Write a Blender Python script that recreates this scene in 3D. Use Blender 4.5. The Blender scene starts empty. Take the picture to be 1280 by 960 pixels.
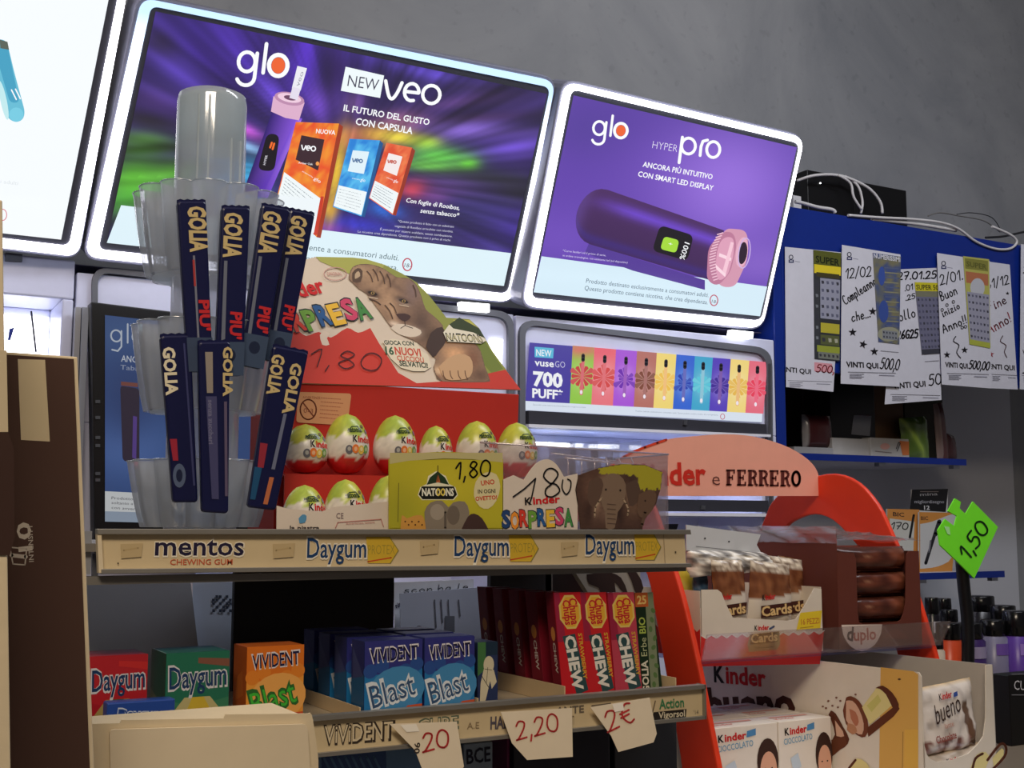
import bpy, math, random
from mathutils import Vector, Matrix, noise
random.seed(7)
PI = math.pi
SC = bpy.context.scene
COL = SC.collection

# ------------------------------------------------------------------ camera
FPX, YAW, PITCH = 1517.0, 0.5123, 0.11544
EYE = Vector((0, 0, 1.4))
FW = Vector((math.sin(YAW)*math.cos(PITCH), math.cos(YAW)*math.cos(PITCH), math.sin(PITCH)))
RT = Vector((math.cos(YAW), -math.sin(YAW), 0))
UP = RT.cross(FW)
cd = bpy.data.cameras.new('camera'); cam = bpy.data.objects.new('camera', cd); COL.objects.link(cam)
cam.matrix_world = Matrix(((RT.x, UP.x, -FW.x, 0), (RT.y, UP.y, -FW.y, 0), (RT.z, UP.z, -FW.z, EYE.z), (0, 0, 0, 1)))
cd.sensor_width = 36; cd.lens = 36*FPX/1280; cd.clip_start = .05
SC.camera = cam
SC.view_settings.view_transform = 'Standard'; SC.view_settings.look = 'None'
SC.view_settings.exposure = 0.0; SC.view_settings.gamma = 1
# ------------------------------------------------------------------ light
w = bpy.data.worlds.new('world'); SC.world = w; w.use_nodes = True
w.node_tree.nodes['Background'].inputs[0].default_value = (.6, .7, 1, 1)
w.node_tree.nodes['Background'].inputs[1].default_value = .2
def area(name, loc, target, sx, sy, power, col):
    l = bpy.data.lights.new(name, 'AREA'); l.shape = 'RECTANGLE'; l.size = sx; l.size_y = sy; l.energy = power; l.color = col
    o = bpy.data.objects.new(name, l); COL.objects.link(o); o.location = loc
    o.rotation_euler = (Vector(target)-Vector(loc)).to_track_quat('-Z', 'Y').to_euler()
area('shop_lamp_warm', (-.35, -.5, 3.2), (.5, 1.2, 1.2), 1.2, .5, 42, (1, .84, .66))
area('shop_lamp_cool', (2.2, .9, 3.55), (2.4, 2.6, 1.8), 2.2, .5, 42, (.90, .93, 1))

# ------------------------------------------------------------------ helpers
def lin(c):
    if isinstance(c, str): c = tuple(int(c[i:i+2], 16) for i in (0, 2, 4))
    r = []
    for k in c[:3]:
        k /= 255.0
        r.append(k/12.92 if k <= .04045 else ((k+.055)/1.055)**2.4)
    return (r[0], r[1], r[2], 1.0)
def ray(x, y): return FW + RT*((x-640)/FPX) + UP*((480-y)/FPX)
def P(x, y, u=None, v=None, w=None):
    d = ray(x, y)
    if u is not None: t = (u-EYE.x)/d.x
    elif v is not None: t = (v-EYE.y)/d.y
    else: t = (w-EYE.z)/d.z
    return EYE + d*t
class Plane:
    """a flat face: origin, right and up directions, outward normal"""
    def __init__(s, O, ex, ey):
        s.O = Vector(O); s.ex = Vector(ex).normalized(); s.ey = Vector(ey); s.ey = (s.ey-s.ex*s.ey.dot(s.ex)).normalized(); s.n = s.ex.cross(s.ey)
    def pix(s, x, y):
        d = ray(x, y); t = (s.O-EYE).dot(s.n)/d.dot(s.n); q = EYE+d*t-s.O
        return (q.dot(s.ex), q.dot(s.ey))
    def at(s, a, b, c=0.0): return s.O+s.ex*a+s.ey*b+s.n*c
def front(v, u=0, z=0): return Plane((u, v, z), (1, 0, 0), (0, 0, 1))
def leftside(u, v=0, z=0): return Plane((u, v, z), (0, -1, 0), (0, 0, 1))
def topface(z, u=0, v=0): return Plane((u, v, z), (1, 0, 0), (0, 1, 0))
def lerp(a, b, t): return a+(b-a)*t
def mixc(a, b, t): return tuple(a[i]+(b[i]-a[i])*t for i in range(3))

MATS = {}
def mat(name, col, rough=.55, metal=0, spec=.4, emis=0, var=.06, scale=30, bump=0, alpha=None, emcol=None):
    if name in MATS: return MATS[name]
    m = bpy.data.materials.new(name); m.use_nodes = True; nt = m.node_tree; b = nt.nodes['Principled BSDF']
    c = lin(col)
    n = nt.nodes.new('ShaderNodeTexNoise'); n.inputs['Scale'].default_value = scale; n.inputs['Detail'].default_value = 4
    tc = nt.nodes.new('ShaderNodeTexCoord'); nt.links.new(tc.outputs['Object'], n.inputs['Vector'])
    mx = nt.nodes.new('ShaderNodeMix'); mx.data_type = 'RGBA'
    mx.inputs[6].default_value = tuple(max(0, k*(1-var)) for k in c[:3])+(1,); mx.inputs[7].default_value = tuple(min(1, k*(1+var)) for k in c[:3])+(1,)
    nt.links.new(n.outputs['Fac'], mx.inputs[0]); nt.links.new(mx.outputs[2], b.inputs['Base Color'])
    b.inputs['Roughness'].default_value = rough; b.inputs['Metallic'].default_value = metal; b.inputs['Specular IOR Level'].default_value = spec
    if bump:
        bp = nt.nodes.new('ShaderNodeBump'); bp.inputs['Strength'].default_value = bump; bp.inputs['Distance'].default_value = .004
        nt.links.new(n.outputs['Fac'], bp.inputs['Height']); nt.links.new(bp.outputs[0], b.inputs['Normal'])
    if emis:
        b.inputs['Emission Color'].default_value = lin(emcol or col); b.inputs['Emission Strength'].default_value = emis
    MATS[name] = m; return m
def printmat(name, rough=.5, spec=.4, emis=0):
    """printed surface: the ink colours come from the mesh's colour attribute"""
    if name in MATS: return MATS[name]
    m = bpy.data.materials.new(name); m.use_nodes = True; nt = m.node_tree; b = nt.nodes['Principled BSDF']
    a = nt.nodes.new('ShaderNodeAttribute'); a.attribute_name = 'Col'
    b.inputs['Roughness'].default_value = rough; b.inputs['Specular IOR Level'].default_value = spec
    if emis:
        b.inputs['Base Color'].default_value = (.03, .03, .03, 1)
        nt.links.new(a.outputs['Color'], b.inputs['Emission Color']); b.inputs['Emission Strength'].default_value = emis
    else: nt.links.new(a.outputs['Color'], b.inputs['Base Color'])
    MATS[name] = m; return m
def clearmat(name, tint=(1, 1, 1), gloss=.16, haze=0.0, rough=.08, hazecol=(.8, .85, .9), tr_mix=.5):
    """thin clear plastic: mostly see-through, with a glossy coat that grows at grazing angles"""
    if name in MATS: return MATS[name]
    m = bpy.data.materials.new(name); m.use_nodes = True; nt = m.node_tree; nt.nodes.clear()
    out = nt.nodes.new('ShaderNodeOutputMaterial'); t = nt.nodes.new('ShaderNodeBsdfTransparent'); t.inputs[0].default_value = (*tint, 1)
    g = nt.nodes.new('ShaderNodeBsdfGlossy'); g.inputs['Roughness'].default_value = rough
    d = nt.nodes.new('ShaderNodeBsdfDiffuse'); d.inputs[0].default_value = (*hazecol, 1)
    tr = nt.nodes.new('ShaderNodeBsdfTranslucent'); tr.inputs[0].default_value = (*hazecol, 1)
    ad = nt.nodes.new('ShaderNodeMixShader'); ad.inputs[0].default_value = tr_mix; nt.links.new(d.outputs[0], ad.inputs[1]); nt.links.new(tr.outputs[0], ad.inputs[2])
    lw = nt.nodes.new('ShaderNodeLayerWeight'); lw.inputs[0].default_value = .28
    mt = nt.nodes.new('ShaderNodeMath'); mt.operation = 'MULTIPLY_ADD'; mt.inputs[1].default_value = .34; mt.inputs[2].default_value = gloss*.5; mt.use_clamp = True
    nt.links.new(lw.outputs['Fresnel'], mt.inputs[0])
    m1 = nt.nodes.new('ShaderNodeMixShader'); m1.inputs[0].default_value = haze; nt.links.new(t.outputs[0], m1.inputs[1]); nt.links.new(ad.outputs[0], m1.inputs[2])
    m2 = nt.nodes.new('ShaderNodeMixShader'); nt.links.new(mt.outputs[0], m2.inputs[0]); nt.links.new(m1.outputs[0], m2.inputs[1]); nt.links.new(g.outputs[0], m2.inputs[2])
    nt.links.new(m2.outputs[0], out.inputs[0]); MATS[name] = m; return m

INK = printmat('printed_card', .55, .25); INKG = printmat('printed_gloss', .28, .5); INKF = printmat('printed_foil', .22, .6)
INKL = printmat('backlit_print', .25, .4, 1.0); INKS = printmat('lamp_ring', .4, .2, 6.5)

def parent_to(o, p):
    if p is not None:
        o.parent = p; o.matrix_parent_inverse = p.matrix_basis.inverted()
    return o
def tag(o, label=None, cat=None, group=None, kind=None):
    if label: o['label'] = label
    if cat: o['category'] = cat
    if group: o['group'] = group
    if kind: o['kind'] = kind
    return o
def thing(name, loc, label, cat, group=None):
    o = bpy.data.objects.new(name, None); COL.objects.link(o); o.location = loc; o.empty_display_size = .02
    return tag(o, label, cat, group)

class Geo:
    """collects faces in world space; build() makes one mesh object of them"""
    def __init__(s): s.v = []; s.f = []; s.c = []; s.smooth = False
    def add(s, vs, fs, col=(200, 200, 200)):
        n = len(s.v); s.v += [tuple(q) for q in vs]; s.f += [tuple(i+n for i in f) for f in fs]
        s.c += [lin(col)]*len(vs) if not isinstance(col, list) else [lin(k) for k in col]
    def box(s, x0, x1, y0, y1, z0, z1, col=(200, 200, 200), M=None):
        vs = [Vector((x, y, z)) for z in (z0, z1) for y in (y0, y1) for x in (x0, x1)]
        if M is not None: vs = [M @ q for q in vs]
        s.add(vs, [(0, 2, 3, 1), (4, 5, 7, 6), (0, 1, 5, 4), (2, 6, 7, 3), (0, 4, 6, 2), (1, 3, 7, 5)], col)
        return s
    def prism(s, pl, out, depth, lift=0, col=(200, 200, 200), map=True, back=True):
        """outline on a plane, pushed back by depth"""
        pts = [pl.pix(*p) for p in out] if map else out
        a = sum(pts[i][0]*pts[(i+1) % len(pts)][1]-pts[(i+1) % len(pts)][0]*pts[i][1] for i in range(len(pts)))
        if a < 0: pts = pts[::-1]
        n = len(pts); vs = [pl.at(p[0], p[1], lift) for p in pts]+[pl.at(p[0], p[1], lift-depth) for p in pts]
        fs = [tuple(range(n))]+[(i, i+n, (i+1) % n+n, (i+1) % n) for i in range(n)]
        if back: fs.append(tuple(range(2*n-1, n-1, -1)))
        s.add(vs, fs, col); return s
    def ring(s, pl, outer, inner, depth, lift=0, col=(200, 200, 200), map=True):
        A = [pl.pix(*p) for p in outer] if map else outer; B = [pl.pix(*p) for p in inner] if map else inner
        n = len(A); vs = [pl.at(p[0], p[1], lift) for p in A+B]+[pl.at(p[0], p[1], lift-depth) for p in A+B]
        fs = []
        for i in range(n):
            j = (i+1) % n
            fs += [(i, j, n+j, n+i), (2*n+j, 2*n+i, 3*n+i, 3*n+j), (i, 2*n+i, 2*n+j, j), (n+j, 3*n+j, 3*n+i, n+i)]
        s.add(vs, fs, col if not isinstance(col, list) else col*2); return s
    def tube(s, pts, r, n=8, col=(200, 200, 200), cap=True):
        pts = [Vector(p) for p in pts]; vs = []; rs = r if isinstance(r, list) else [r]*len(pts); pn = None
        for i, p in enumerate(pts):
            t = (pts[min(i+1, len(pts)-1)]-pts[max(i-1, 0)]).normalized()
            a = (pn if pn is not None else Vector((0, 0, 1)) if abs(t.z) < .9 else Vector((1, 0, 0)))
            a = (a-t*a.dot(t)).normalized(); b = t.cross(a); pn = a
            vs += [p+(a*math.cos(2*PI*k/n)+b*math.sin(2*PI*k/n))*rs[i] for k in range(n)]
        fs = [(i*n+k, i*n+(k+1) % n, (i+1)*n+(k+1) % n, (i+1)*n+k) for i in range(len(pts)-1) for k in range(n)]
        if cap: fs += [tuple(range(n-1, -1, -1)), tuple(range((len(pts)-1)*n, len(pts)*n))]
        s.add(vs, fs, col); s.smooth = True; return s
    def pillow(s, pl, q, T, colf, nx=14, ny=10, wr=.0015, lift=0, map=True, ex=3, ey=3, seed=0, back=True):
        """soft packet: two bulging faces over a four cornered outline"""
        q = [pl.pix(*p) for p in q] if map else q
        V = []; C = []
        for side in ((1, -1) if back else (1,)):
            for j in range(ny+1):
                for i in range(nx+1):
                    a, b = i/nx, j/ny; x, y = bil(q, a, b)
                    h = T/2*max(0, 1-abs(2*a-1)**ex)**.5*max(0, 1-abs(2*b-1)**ey)**.5
                    k = noise.noise(Vector((a*5+seed, b*4, seed*1.7)))*wr+noise.noise(Vector((a*14+seed, b*9, seed)))*wr*.6
                    V.append(pl.at(x, y, lift+side*(h+.0002)+k)); C.append(tuple(colf(a, b)))
        m = (nx+1)*(ny+1); fs = []
        for j in range(ny):
            for i in range(nx):
                k = j*(nx+1)+i; fs.append((k, k+nx+1, k+nx+2, k+1))
                if back: fs.append((m+k, m+k+1, m+k+nx+2, m+k+nx+1))
        s.add(V, fs, C); s.smooth = True; return s
    def lathe(s, prof, c, n=24, col=(200, 200, 200), M=None, cols=None):
        """profile of (radius, height) about the vertical through c"""
        vs = []; cc = []
        for j, (r, h) in enumerate(prof):
            for k in range(n):
                q = Vector((r*math.cos(2*PI*k/n), r*math.sin(2*PI*k/n), h)); q = (M @ q if M is not None else q)+Vector(c)
                vs.append(q); cc.append(cols(j, k) if cols else col)
        fs = [(i*n+k, i*n+(k+1) % n, (i+1)*n+(k+1) % n, (i+1)*n+k) for i in range(len(prof)-1) for k in range(n)]
        s.add(vs, fs, cc); s.smooth = True; return s
    def build(s, name, m, parent=None, bevel=0, label=None, smooth=None, solid=0):
        me = bpy.data.meshes.new(name); me.from_pydata(s.v, [], s.f); me.update()
        a = me.color_attributes.new('Col', 'FLOAT_COLOR', 'POINT'); a.data.foreach_set('color', [k for c in s.c for k in c])
        me.materials.append(m)
        sm = s.smooth if smooth is None else smooth
        if 0: pass
        if sm: me.polygons.foreach_set('use_smooth', [len(p.vertices) < 6 for p in me.polygons])
        o = bpy.data.objects.new(name, me); COL.objects.link(o)
        if s.v:                                   # origin at the middle of its base
            xs = [q[0] for q in s.v]; ys = [q[1] for q in s.v]; zs = [q[2] for q in s.v]
            c = Vector(((min(xs)+max(xs))/2, (min(ys)+max(ys))/2, min(zs))); me.transform(Matrix.Translation(-c)); o.location = c
        if solid:
            b = o.modifiers.new('thickness', 'SOLIDIFY'); b.thickness = solid; b.offset = -1
        if bevel:
            b = o.modifiers.new('bevel', 'BEVEL'); b.width = bevel; b.segments = 2; b.limit_method = 'ANGLE'; b.angle_limit = .9
        if label: o['label'] = label
        parent_to(o, parent); return o

TXT = {}
def textmesh(s, bold):
    k = (s, bold)
    if k not in TXT:
        cu = bpy.data.curves.new('t', 'FONT'); cu.body = s; cu.offset = min(bold, .042); cu.resolution_u = 2; cu.size = 1
        ob = bpy.data.objects.new('t', cu); me = ob.to_mesh()
        vs = [(v.co.x, v.co.y) for v in me.vertices]; fs = [tuple(p.vertices) for p in me.polygons]
        ob.to_mesh_clear(); bpy.data.objects.remove(ob); bpy.data.curves.remove(cu)
        TXT[k] = (vs, fs)
    return TXT[k]
# simple pen strokes for handwriting, on a grid 6 wide and 10 high
def pen(c):
    D = {
     '0': [[(3,0),(1,1),(0,4),(1,8),(3,9),(5,7),(5.3,4),(4.5,1),(3,0)]], '1': [[(0.5,6),(3,9),(2.6,0)]], '2': [[(.5,7),(2,9),(4.5,8),(4,5),(1,.5),(0,0),(5,.3)]],
     '3': [[(.5,8),(3,9),(4.5,7.5),(2.5,5),(5,3.2),(3.5,0),(0,.8)]], '4': [[(3,9),(0,3.5),(5,3.5)],[(4,6),(3.6,0)]], '5': [[(5,9),(1.5,9),(1,5.2),(3.5,5.5),(4.8,3),(3,0),(0,.6)]],
     '6': [[(4,9),(1,5),(.5,1.5),(2.5,0),(4.5,2),(3,4.3),(.8,3)]], '7': [[(0,9),(5,9),(2,0)],[(1.2,4.5),(4.2,4.7)]], '8': [[(3,5),(1,6.5),(2.5,9),(4.6,7.5),(3,5),(.8,2.5),(2.8,0),(5,2.2),(3,5)]], '9': [[(4.5,6),(2,5),(1,7.5),(3,9),(4.6,7),(4,0)]],
     ',': [[(1,1),(.3,-2)]], '.': [[(.5,0),(1,.4),(.6,.7)]], '/': [[(0,-1),(3.5,10)]], '!': [[(1.5,9),(1,3)],[(.8,.3),(1,.6)]], '€': [[(5,8.5),(3,9),(1,6),(1,3),(3,0),(5,.8)],[(0,5.5),(4,5.8)],[(0,3.7),(3.6,4)]], '*': [[(1,0),(3,7),(5,0),(0,4.5),(6,4.5),(1,0)]],
     'a': [[(4,4.5),(2,5),(.5,2.5),(1.5,0),(3.6,1.5),(4,5),(4.2,0),(5,.4)]], 'b': [[(1,9),(.6,0),(3,.3),(4,2.8),(2.5,4.6),(.8,3.5)]], 'c': [[(4,4.2),(2.2,5),(.6,2.4),(2,0),(4.4,1)]], 'd': [[(4,4.5),(2,5),(.6,2.4),(2,0),(4,2),(4.4,9),(4.4,0)]],
     'e': [[(.8,2.4),(4,3.2),(3,5),(1,4),(.8,1.5),(2.4,0),(4.6,1)]], 'f': [[(4,8.6),(2.6,9),(2,6),(1.8,-2)],[(.5,4.8),(4,5)]], 'h': [[(1,9),(.8,0)],[(.8,3),(2.8,5),(4,3.5),(4.2,0)]], 'i': [[(1.5,5),(1.3,0),(2.4,.4)],[(1.5,7),(1.8,7.3)]],
     'l': [[(1.5,9),(1,1),(2.5,.3)]], 'm': [[(.5,5),(.5,0)],[(.5,3.4),(1.8,5),(2.6,3.5),(2.6,0)],[(2.6,3.5),(4,5),(5,3.5),(5.2,0)]], 'n': [[(.8,5),(.8,0)],[(.8,3.2),(2.8,5),(4,3.4),(4.2,0)]], 'o': [[(2.4,5),(.6,3),(1.6,.2),(3.8,.6),(4.2,3.4),(2.4,5)]],
     'p': [[(.8,5),(.6,-3.5)],[(.8,3.5),(2.8,5),(4.2,3),(3,.4),(.8,1)]], 'r': [[(.8,5),(.8,0)],[(.8,3),(2.2,4.8),(3.8,4.6)]], 's': [[(4,4.6),(2,5),(1,3.6),(3.8,1.8),(2.6,0),(.4,.6)]], 'u': [[(.8,5),(.9,1),(2.4,0),(4,1.4),(4.2,5),(4.4,0)]], 'z': [[(.5,4.8),(4,4.8),(.6,0),(4.4,0)]], 'g': [[(4,4.6),(2,5),(.8,2.6),(2,.6),(4,2),(4.2,5),(4,-2),(2,-3.4),(.6,-2)]],
     'A': [[(0,0),(2.6,9),(5,0)],[(.8,3.4),(4.4,3.6)]], 'B': [[(.8,0),(1,9),(3.6,8.4),(3.8,6),(1,5),(4.6,3.4),(3.6,.3),(.8,0)]], 'C': [[(5,8),(3,9),(.8,6.5),(.6,2.4),(2.6,0),(5.2,1)]], 'F': [[(1,0),(1.2,9),(5,9)],[(1,5),(4,5.2)]], 'G': [[(5,8),(3,9),(.8,6),(1,1.5),(3,0),(5,1.5),(5,4),(3.2,4)]],
     'S': [[(5,8),(3,9),(1,7),(4.6,3.4),(3,0),(.4,1)]], 'N': [[(.5,0),(.8,9),(4.4,0),(4.8,9)]],
    }
    return D.get(c)

class Art(Geo):
    """flat print on a face. Coordinates are measured on the photograph (pix=True) or in metres on the face"""
    def __init__(s, pl, lift=.0006, pix=True, step=3e-5, fn=None):
        super().__init__(); s.pl = pl; s.z = lift; s.step = step; s.m = fn or (pl.pix if pix else (lambda x, y: (x, y))); s.ys = -1 if pix or fn else 1
    def _up(s): s.z += s.step
    def poly(s, pts, col, loc=False, up=True):
        if up: s._up()
        q = pts if loc else [s.m(*p) for p in pts]
        a = sum(q[i][0]*q[(i+1) % len(q)][1]-q[(i+1) % len(q)][0]*q[i][1] for i in range(len(q)))
        c = col
        if a < 0: q = q[::-1]; c = col[::-1] if isinstance(col, list) else col
        s.add([s.pl.at(p[0], p[1], s.z) for p in q], [tuple(range(len(q)))], c)
    def rect(s, x0, y0, x1, y1, col): s.poly([(x0, y0), (x1, y0), (x1, y1), (x0, y1)], col)
    def ell(s, cx, cy, rx, ry, col, rot=0, n=20, a0=0, a1=360):
        r = math.radians(rot); c, d = math.cos(r), math.sin(r); pts = []
        for k in range(n if a1-a0 >= 360 else n+1):
            t = math.radians(a0+(a1-a0)*k/n); x, y = rx*math.cos(t), ry*math.sin(t); pts.append((cx+x*c-y*d, cy+x*d+y*c))
        s.poly(pts, col)
    def oval(s, cx, cy, rx, ry, w, col, rot=0, n=22):
        r = math.radians(rot); c, d = math.cos(r), math.sin(r)
        s.stroke([(cx+rx*math.cos(2*PI*k/n)*c-ry*math.sin(2*PI*k/n)*d, cy+rx*math.cos(2*PI*k/n)*d+ry*math.sin(2*PI*k/n)*c) for k in range(n+1)], w, col)
    def stroke(s, pts, w, col, up=True, caps=True):
        if up: s._up()
        for i in range(len(pts)-1):
            (x0, y0), (x1, y1) = pts[i], pts[i+1]; l = math.hypot(x1-x0, y1-y0)
            if l < 1e-9: continue
            nx, ny = -(y1-y0)/l*w/2, (x1-x0)/l*w/2
            s.poly([(x0+nx, y0+ny), (x1+nx, y1+ny), (x1-nx, y1-ny), (x0-nx, y0-ny)], col, up=False)
        if caps:
            for x, y in pts: s.poly([(x+w/2*math.cos(k*PI/4), y+w/2*math.sin(k*PI/4)) for k in range(8)], col, up=False)
    def raster(s, q, nx, ny, fn):
        """soft printed picture: a fine grid whose ink colour is a function of place; None leaves the card bare"""
        s._up(); TL, TR, BR, BL = q; V = []; C = []; idx = {}
        for j in range(ny+1):
            for i in range(nx+1):
                a, b = i/nx, j/ny
                x = (TL[0]*(1-a)+TR[0]*a)*(1-b)+(BL[0]*(1-a)+BR[0]*a)*b; y = (TL[1]*(1-a)+TR[1]*a)*(1-b)+(BL[1]*(1-a)+BR[1]*a)*b
                c = fn(x, y)
                if c is not None:
                    idx[(i, j)] = len(V); p = s.m(x, y); V.append(s.pl.at(p[0], p[1], s.z)); C.append(tuple(c))
        fs = []
        for j in range(ny):
            for i in range(nx):
                k = [(i, j+1), (i+1, j+1), (i+1, j), (i, j)]
                k = [e for e in k if e in idx]
                if len(k) >= 3: fs.append(tuple(idx[e] for e in k))
        if fs: s.add(V, fs, C)
    def text(s, t, p0, p1, h, col, bold=.0, shear=0, slab=False):
        """words whose baseline runs from p0 to p1, capitals h high"""
        s._up(); vs, fs = textmesh(t, bold)
        if not vs: return
        x0 = min(v[0] for v in vs); x1 = max(v[0] for v in vs)
        A = Vector(s.m(*p0)); B = Vector(s.m(*p1)); d = B-A; L = d.length; d.normalize(); e = Vector((-d.y, d.x))
        px, py = p1[0]-p0[0], p1[1]-p0[1]; l = math.hypot(px, py)
        sg = s.ys; Q = Vector(s.m(p0[0]-sg*(-py)/l*h*(-1) if False else p0[0]+(py/l*h if sg < 0 else -py/l*h), p0[1]+(-px/l*h if sg < 0 else px/l*h)))
        H = (Q-A).length; k = L/(x1-x0); ky = H/.70
        s.add([s.pl.at(*(A+d*((x-x0)*k+y*ky*shear)+e*(y*ky)), s.z) for x, y in vs], fs, col)
    def hand(s, t, p0, p1, h, w, col, slant=.12):
        """pen strokes"""
        adv = []; X = 0
        for ch in t:
            g = pen(ch)
            if g: m = max(q[0] for st in g for q in st); adv.append((X, g)); X += m+1.6
            else: X += 2.6
        X -= 1.6; px, py = p1[0]-p0[0], p1[1]-p0[1]; l = math.hypot(px, py); dx, dy = px/l, py/l; ux, uy = (dy, -dx) if s.ys < 0 else (-dy, dx)
        k = l/X; ky = h/9
        for ox, g in adv:
            for st in g:
                pts = [(p0[0]+dx*((ox+a)*k+b*ky*slant)+ux*b*ky, p0[1]+dy*((ox+a)*k+b*ky*slant)+uy*b*ky) for a, b in st]
                if len(pts) > 2: pts = smooth(pts, 3)
                s.stroke(pts, w, col)
def smooth(p, n=3):
    out = []
    for i in range(len(p)-1):
        a = p[max(i-1, 0)]; b = p[i]; c = p[i+1]; d = p[min(i+2, len(p)-1)]
        for k in range(n):
            t = k/n; t2 = t*t; t3 = t2*t
            out.append(tuple(.5*((2*b[j])+(-a[j]+c[j])*t+(2*a[j]-5*b[j]+4*c[j]-d[j])*t2+(-a[j]+3*b[j]-3*c[j]+d[j])*t3) for j in range(len(b))))
    out.append(tuple(p[-1])); return out
def rounded(q, r, n=5):
    """outline with rounded corners"""
    out = []; N = len(q)
    for i in range(N):
        a, b, c = q[i-1], q[i], q[(i+1) % N]
        def off(o, t):
            l = math.hypot(o[0]-t[0], o[1]-t[1]); k = min(r, l/2.01)/l; return (t[0]+(o[0]-t[0])*k, t[1]+(o[1]-t[1])*k)
        A, B = off(a, b), off(c, b)
        for k in range(n+1):
            t = k/n; out.append(((1-t)**2*A[0]+2*t*(1-t)*b[0]+t*t*B[0], (1-t)**2*A[1]+2*t*(1-t)*b[1]+t*t*B[1]))
    return out
def bil(q, a, b):
    TL, TR, BR, BL = q
    return tuple((TL[i]*(1-a)+TR[i]*a)*(1-b)+(BL[i]*(1-a)+BR[i]*a)*b for i in (0, 1))
def blobs(base, L, streak=None):
    """colour function made of soft spots (x, y, rx, ry, rotation, colour, strength)"""
    pre = [(x, y, rx, ry, math.cos(math.radians(ro)), math.sin(math.radians(ro)), c, w) for x, y, rx, ry, ro, c, w in L]
    def f(X, Y):
        col = base
        for x, y, rx, ry, c, s_, cc, w in pre:
            a, b = X-x, Y-y; p = (a*c+b*s_)/rx; q = (-a*s_+b*c)/ry; d = p*p+q*q
            if d < 7: col = mixc(col, cc, min(1, w*math.exp(-d)))
        if streak: col = streak(X, Y, col)
        return col
    return f
def n2(x, y, z=0): return noise.noise(Vector((x, y, z)))

# common materials
M_WHITE = mat('white_plastic', (225, 225, 235), .35)
M_FRAME = mat('cabinet_plastic', (205, 208, 232), .3)
M_GASKET = mat('grey_gasket', (95, 97, 105), .5)
M_DARK = mat('dark_grey_plastic', (52, 52, 60), .45)
M_BLACK = mat('black_plastic', (14, 14, 16), .35)
M_METAL = mat('brushed_metal', (170, 172, 180), .35, 1)
M_ALU = mat('dull_aluminium', (150, 146, 138), .45, .6)
M_BLUE = mat('blue_laminate', (16, 42, 128), .35)
M_CREAM = mat('cream_card', (222, 205, 172), .75, bump=.1, scale=60)
M_TRAY = mat('beige_tray_card', (205, 180, 140), .8)
M_CLEAR = clearmat('clear_plastic')
M_FROST = clearmat('frosted_plastic', haze=.55, gloss=.2, rough=.25, hazecol=(.75, .83, .88))
M_FILM = clearmat('wrinkled_film', gloss=.3, haze=.05, rough=.12)
M_ORANGE = mat('orange_red_board', (232, 62, 30), .4)

# ------------------------------------------------------------------ setting
def struct(name, x0, x1, y0, y1, z0, z1, m):
    o = Geo().box(x0, x1, y0, y1, z0, z1).build(name, m); o['kind'] = 'structure'; return o
def wallmat():
    m = mat('grey_plaster', (128, 130, 135), .85, var=.0, bump=.0)
    nt = m.node_tree; b = nt.nodes['Principled BSDF']; tc = nt.nodes.new('ShaderNodeTexCoord')
    n = nt.nodes.new('ShaderNodeTexNoise'); n.inputs['Scale'].default_value = 1.3; n.inputs['Detail'].default_value = 9; n.inputs['Roughness'].default_value = .62; n.inputs['Distortion'].default_value = .9
    n3 = nt.nodes.new('ShaderNodeTexNoise'); n3.inputs['Scale'].default_value = 22; n3.inputs['Detail'].default_value = 3
    mp = nt.nodes.new('ShaderNodeMapping'); mp.inputs['Scale'].default_value = (1, 1, .6)
    cr = nt.nodes.new('ShaderNodeValToRGB'); cr.color_ramp.elements[0].position = .3; cr.color_ramp.elements[0].color = lin((124, 127, 133)); cr.color_ramp.elements[1].position = .72; cr.color_ramp.elements[1].color = lin((158, 159, 162))
    sp = nt.nodes.new('ShaderNodeValToRGB'); sp.color_ramp.elements[0].position = .30; sp.color_ramp.elements[0].color = (.62, .62, .62, 1); sp.color_ramp.elements[1].position = .4; sp.color_ramp.elements[1].color = (1, 1, 1, 1)
    mx = nt.nodes.new('ShaderNodeMix'); mx.data_type = 'RGBA'; mx.blend_type = 'MULTIPLY'; mx.inputs[0].default_value = .3
    nt.links.new(tc.outputs['Object'], mp.inputs[0]); nt.links.new(mp.outputs[0], n.inputs['Vector']); nt.links.new(tc.outputs['Object'], n3.inputs['Vector'])
    nt.links.new(n.outputs['Fac'], cr.inputs[0]); nt.links.new(n3.outputs['Fac'], sp.inputs[0]); nt.links.new(cr.outputs[0], mx.inputs[6]); nt.links.new(sp.outputs[0], mx.inputs[7]); nt.links.new(mx.outputs[2], b.inputs['Base Color'])
    bp = nt.nodes.new('ShaderNodeBump'); bp.inputs['Strength'].default_value = .25; bp.inputs['Distance'].default_value = .01; nt.links.new(n.outputs['Fac'], bp.inputs['Height']); nt.links.new(bp.outputs[0], b.inputs['Normal'])
    return m
M_WALL = wallmat()
struct('wall_back', -2.6, 5.6, 3.30, 3.40, 0, 3.7, M_WALL)
M_PAINT = mat('pale_wall_paint', (185, 185, 190), .8, scale=4)
struct('wall_right', 5.6, 5.7, -1.6, 3.30, 0, 3.7, M_PAINT)
struct('wall_left', -2.7, -2.6, -1.6, 3.40, 0, 3.7, M_PAINT)
struct('wall_front', -2.6, 5.6, -1.7, -1.6, 0, 3.7, M_PAINT)
struct('floor', -2.7, 5.7, -1.7, 3.40, -.06, 0, mat('grey_floor_tile', (120, 116, 110), .4))
struct('ceiling', -2.7, 5.7, -1.7, 3.40, 3.7, 3.76, mat('white_ceiling', (200, 198, 192), .8))
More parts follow.
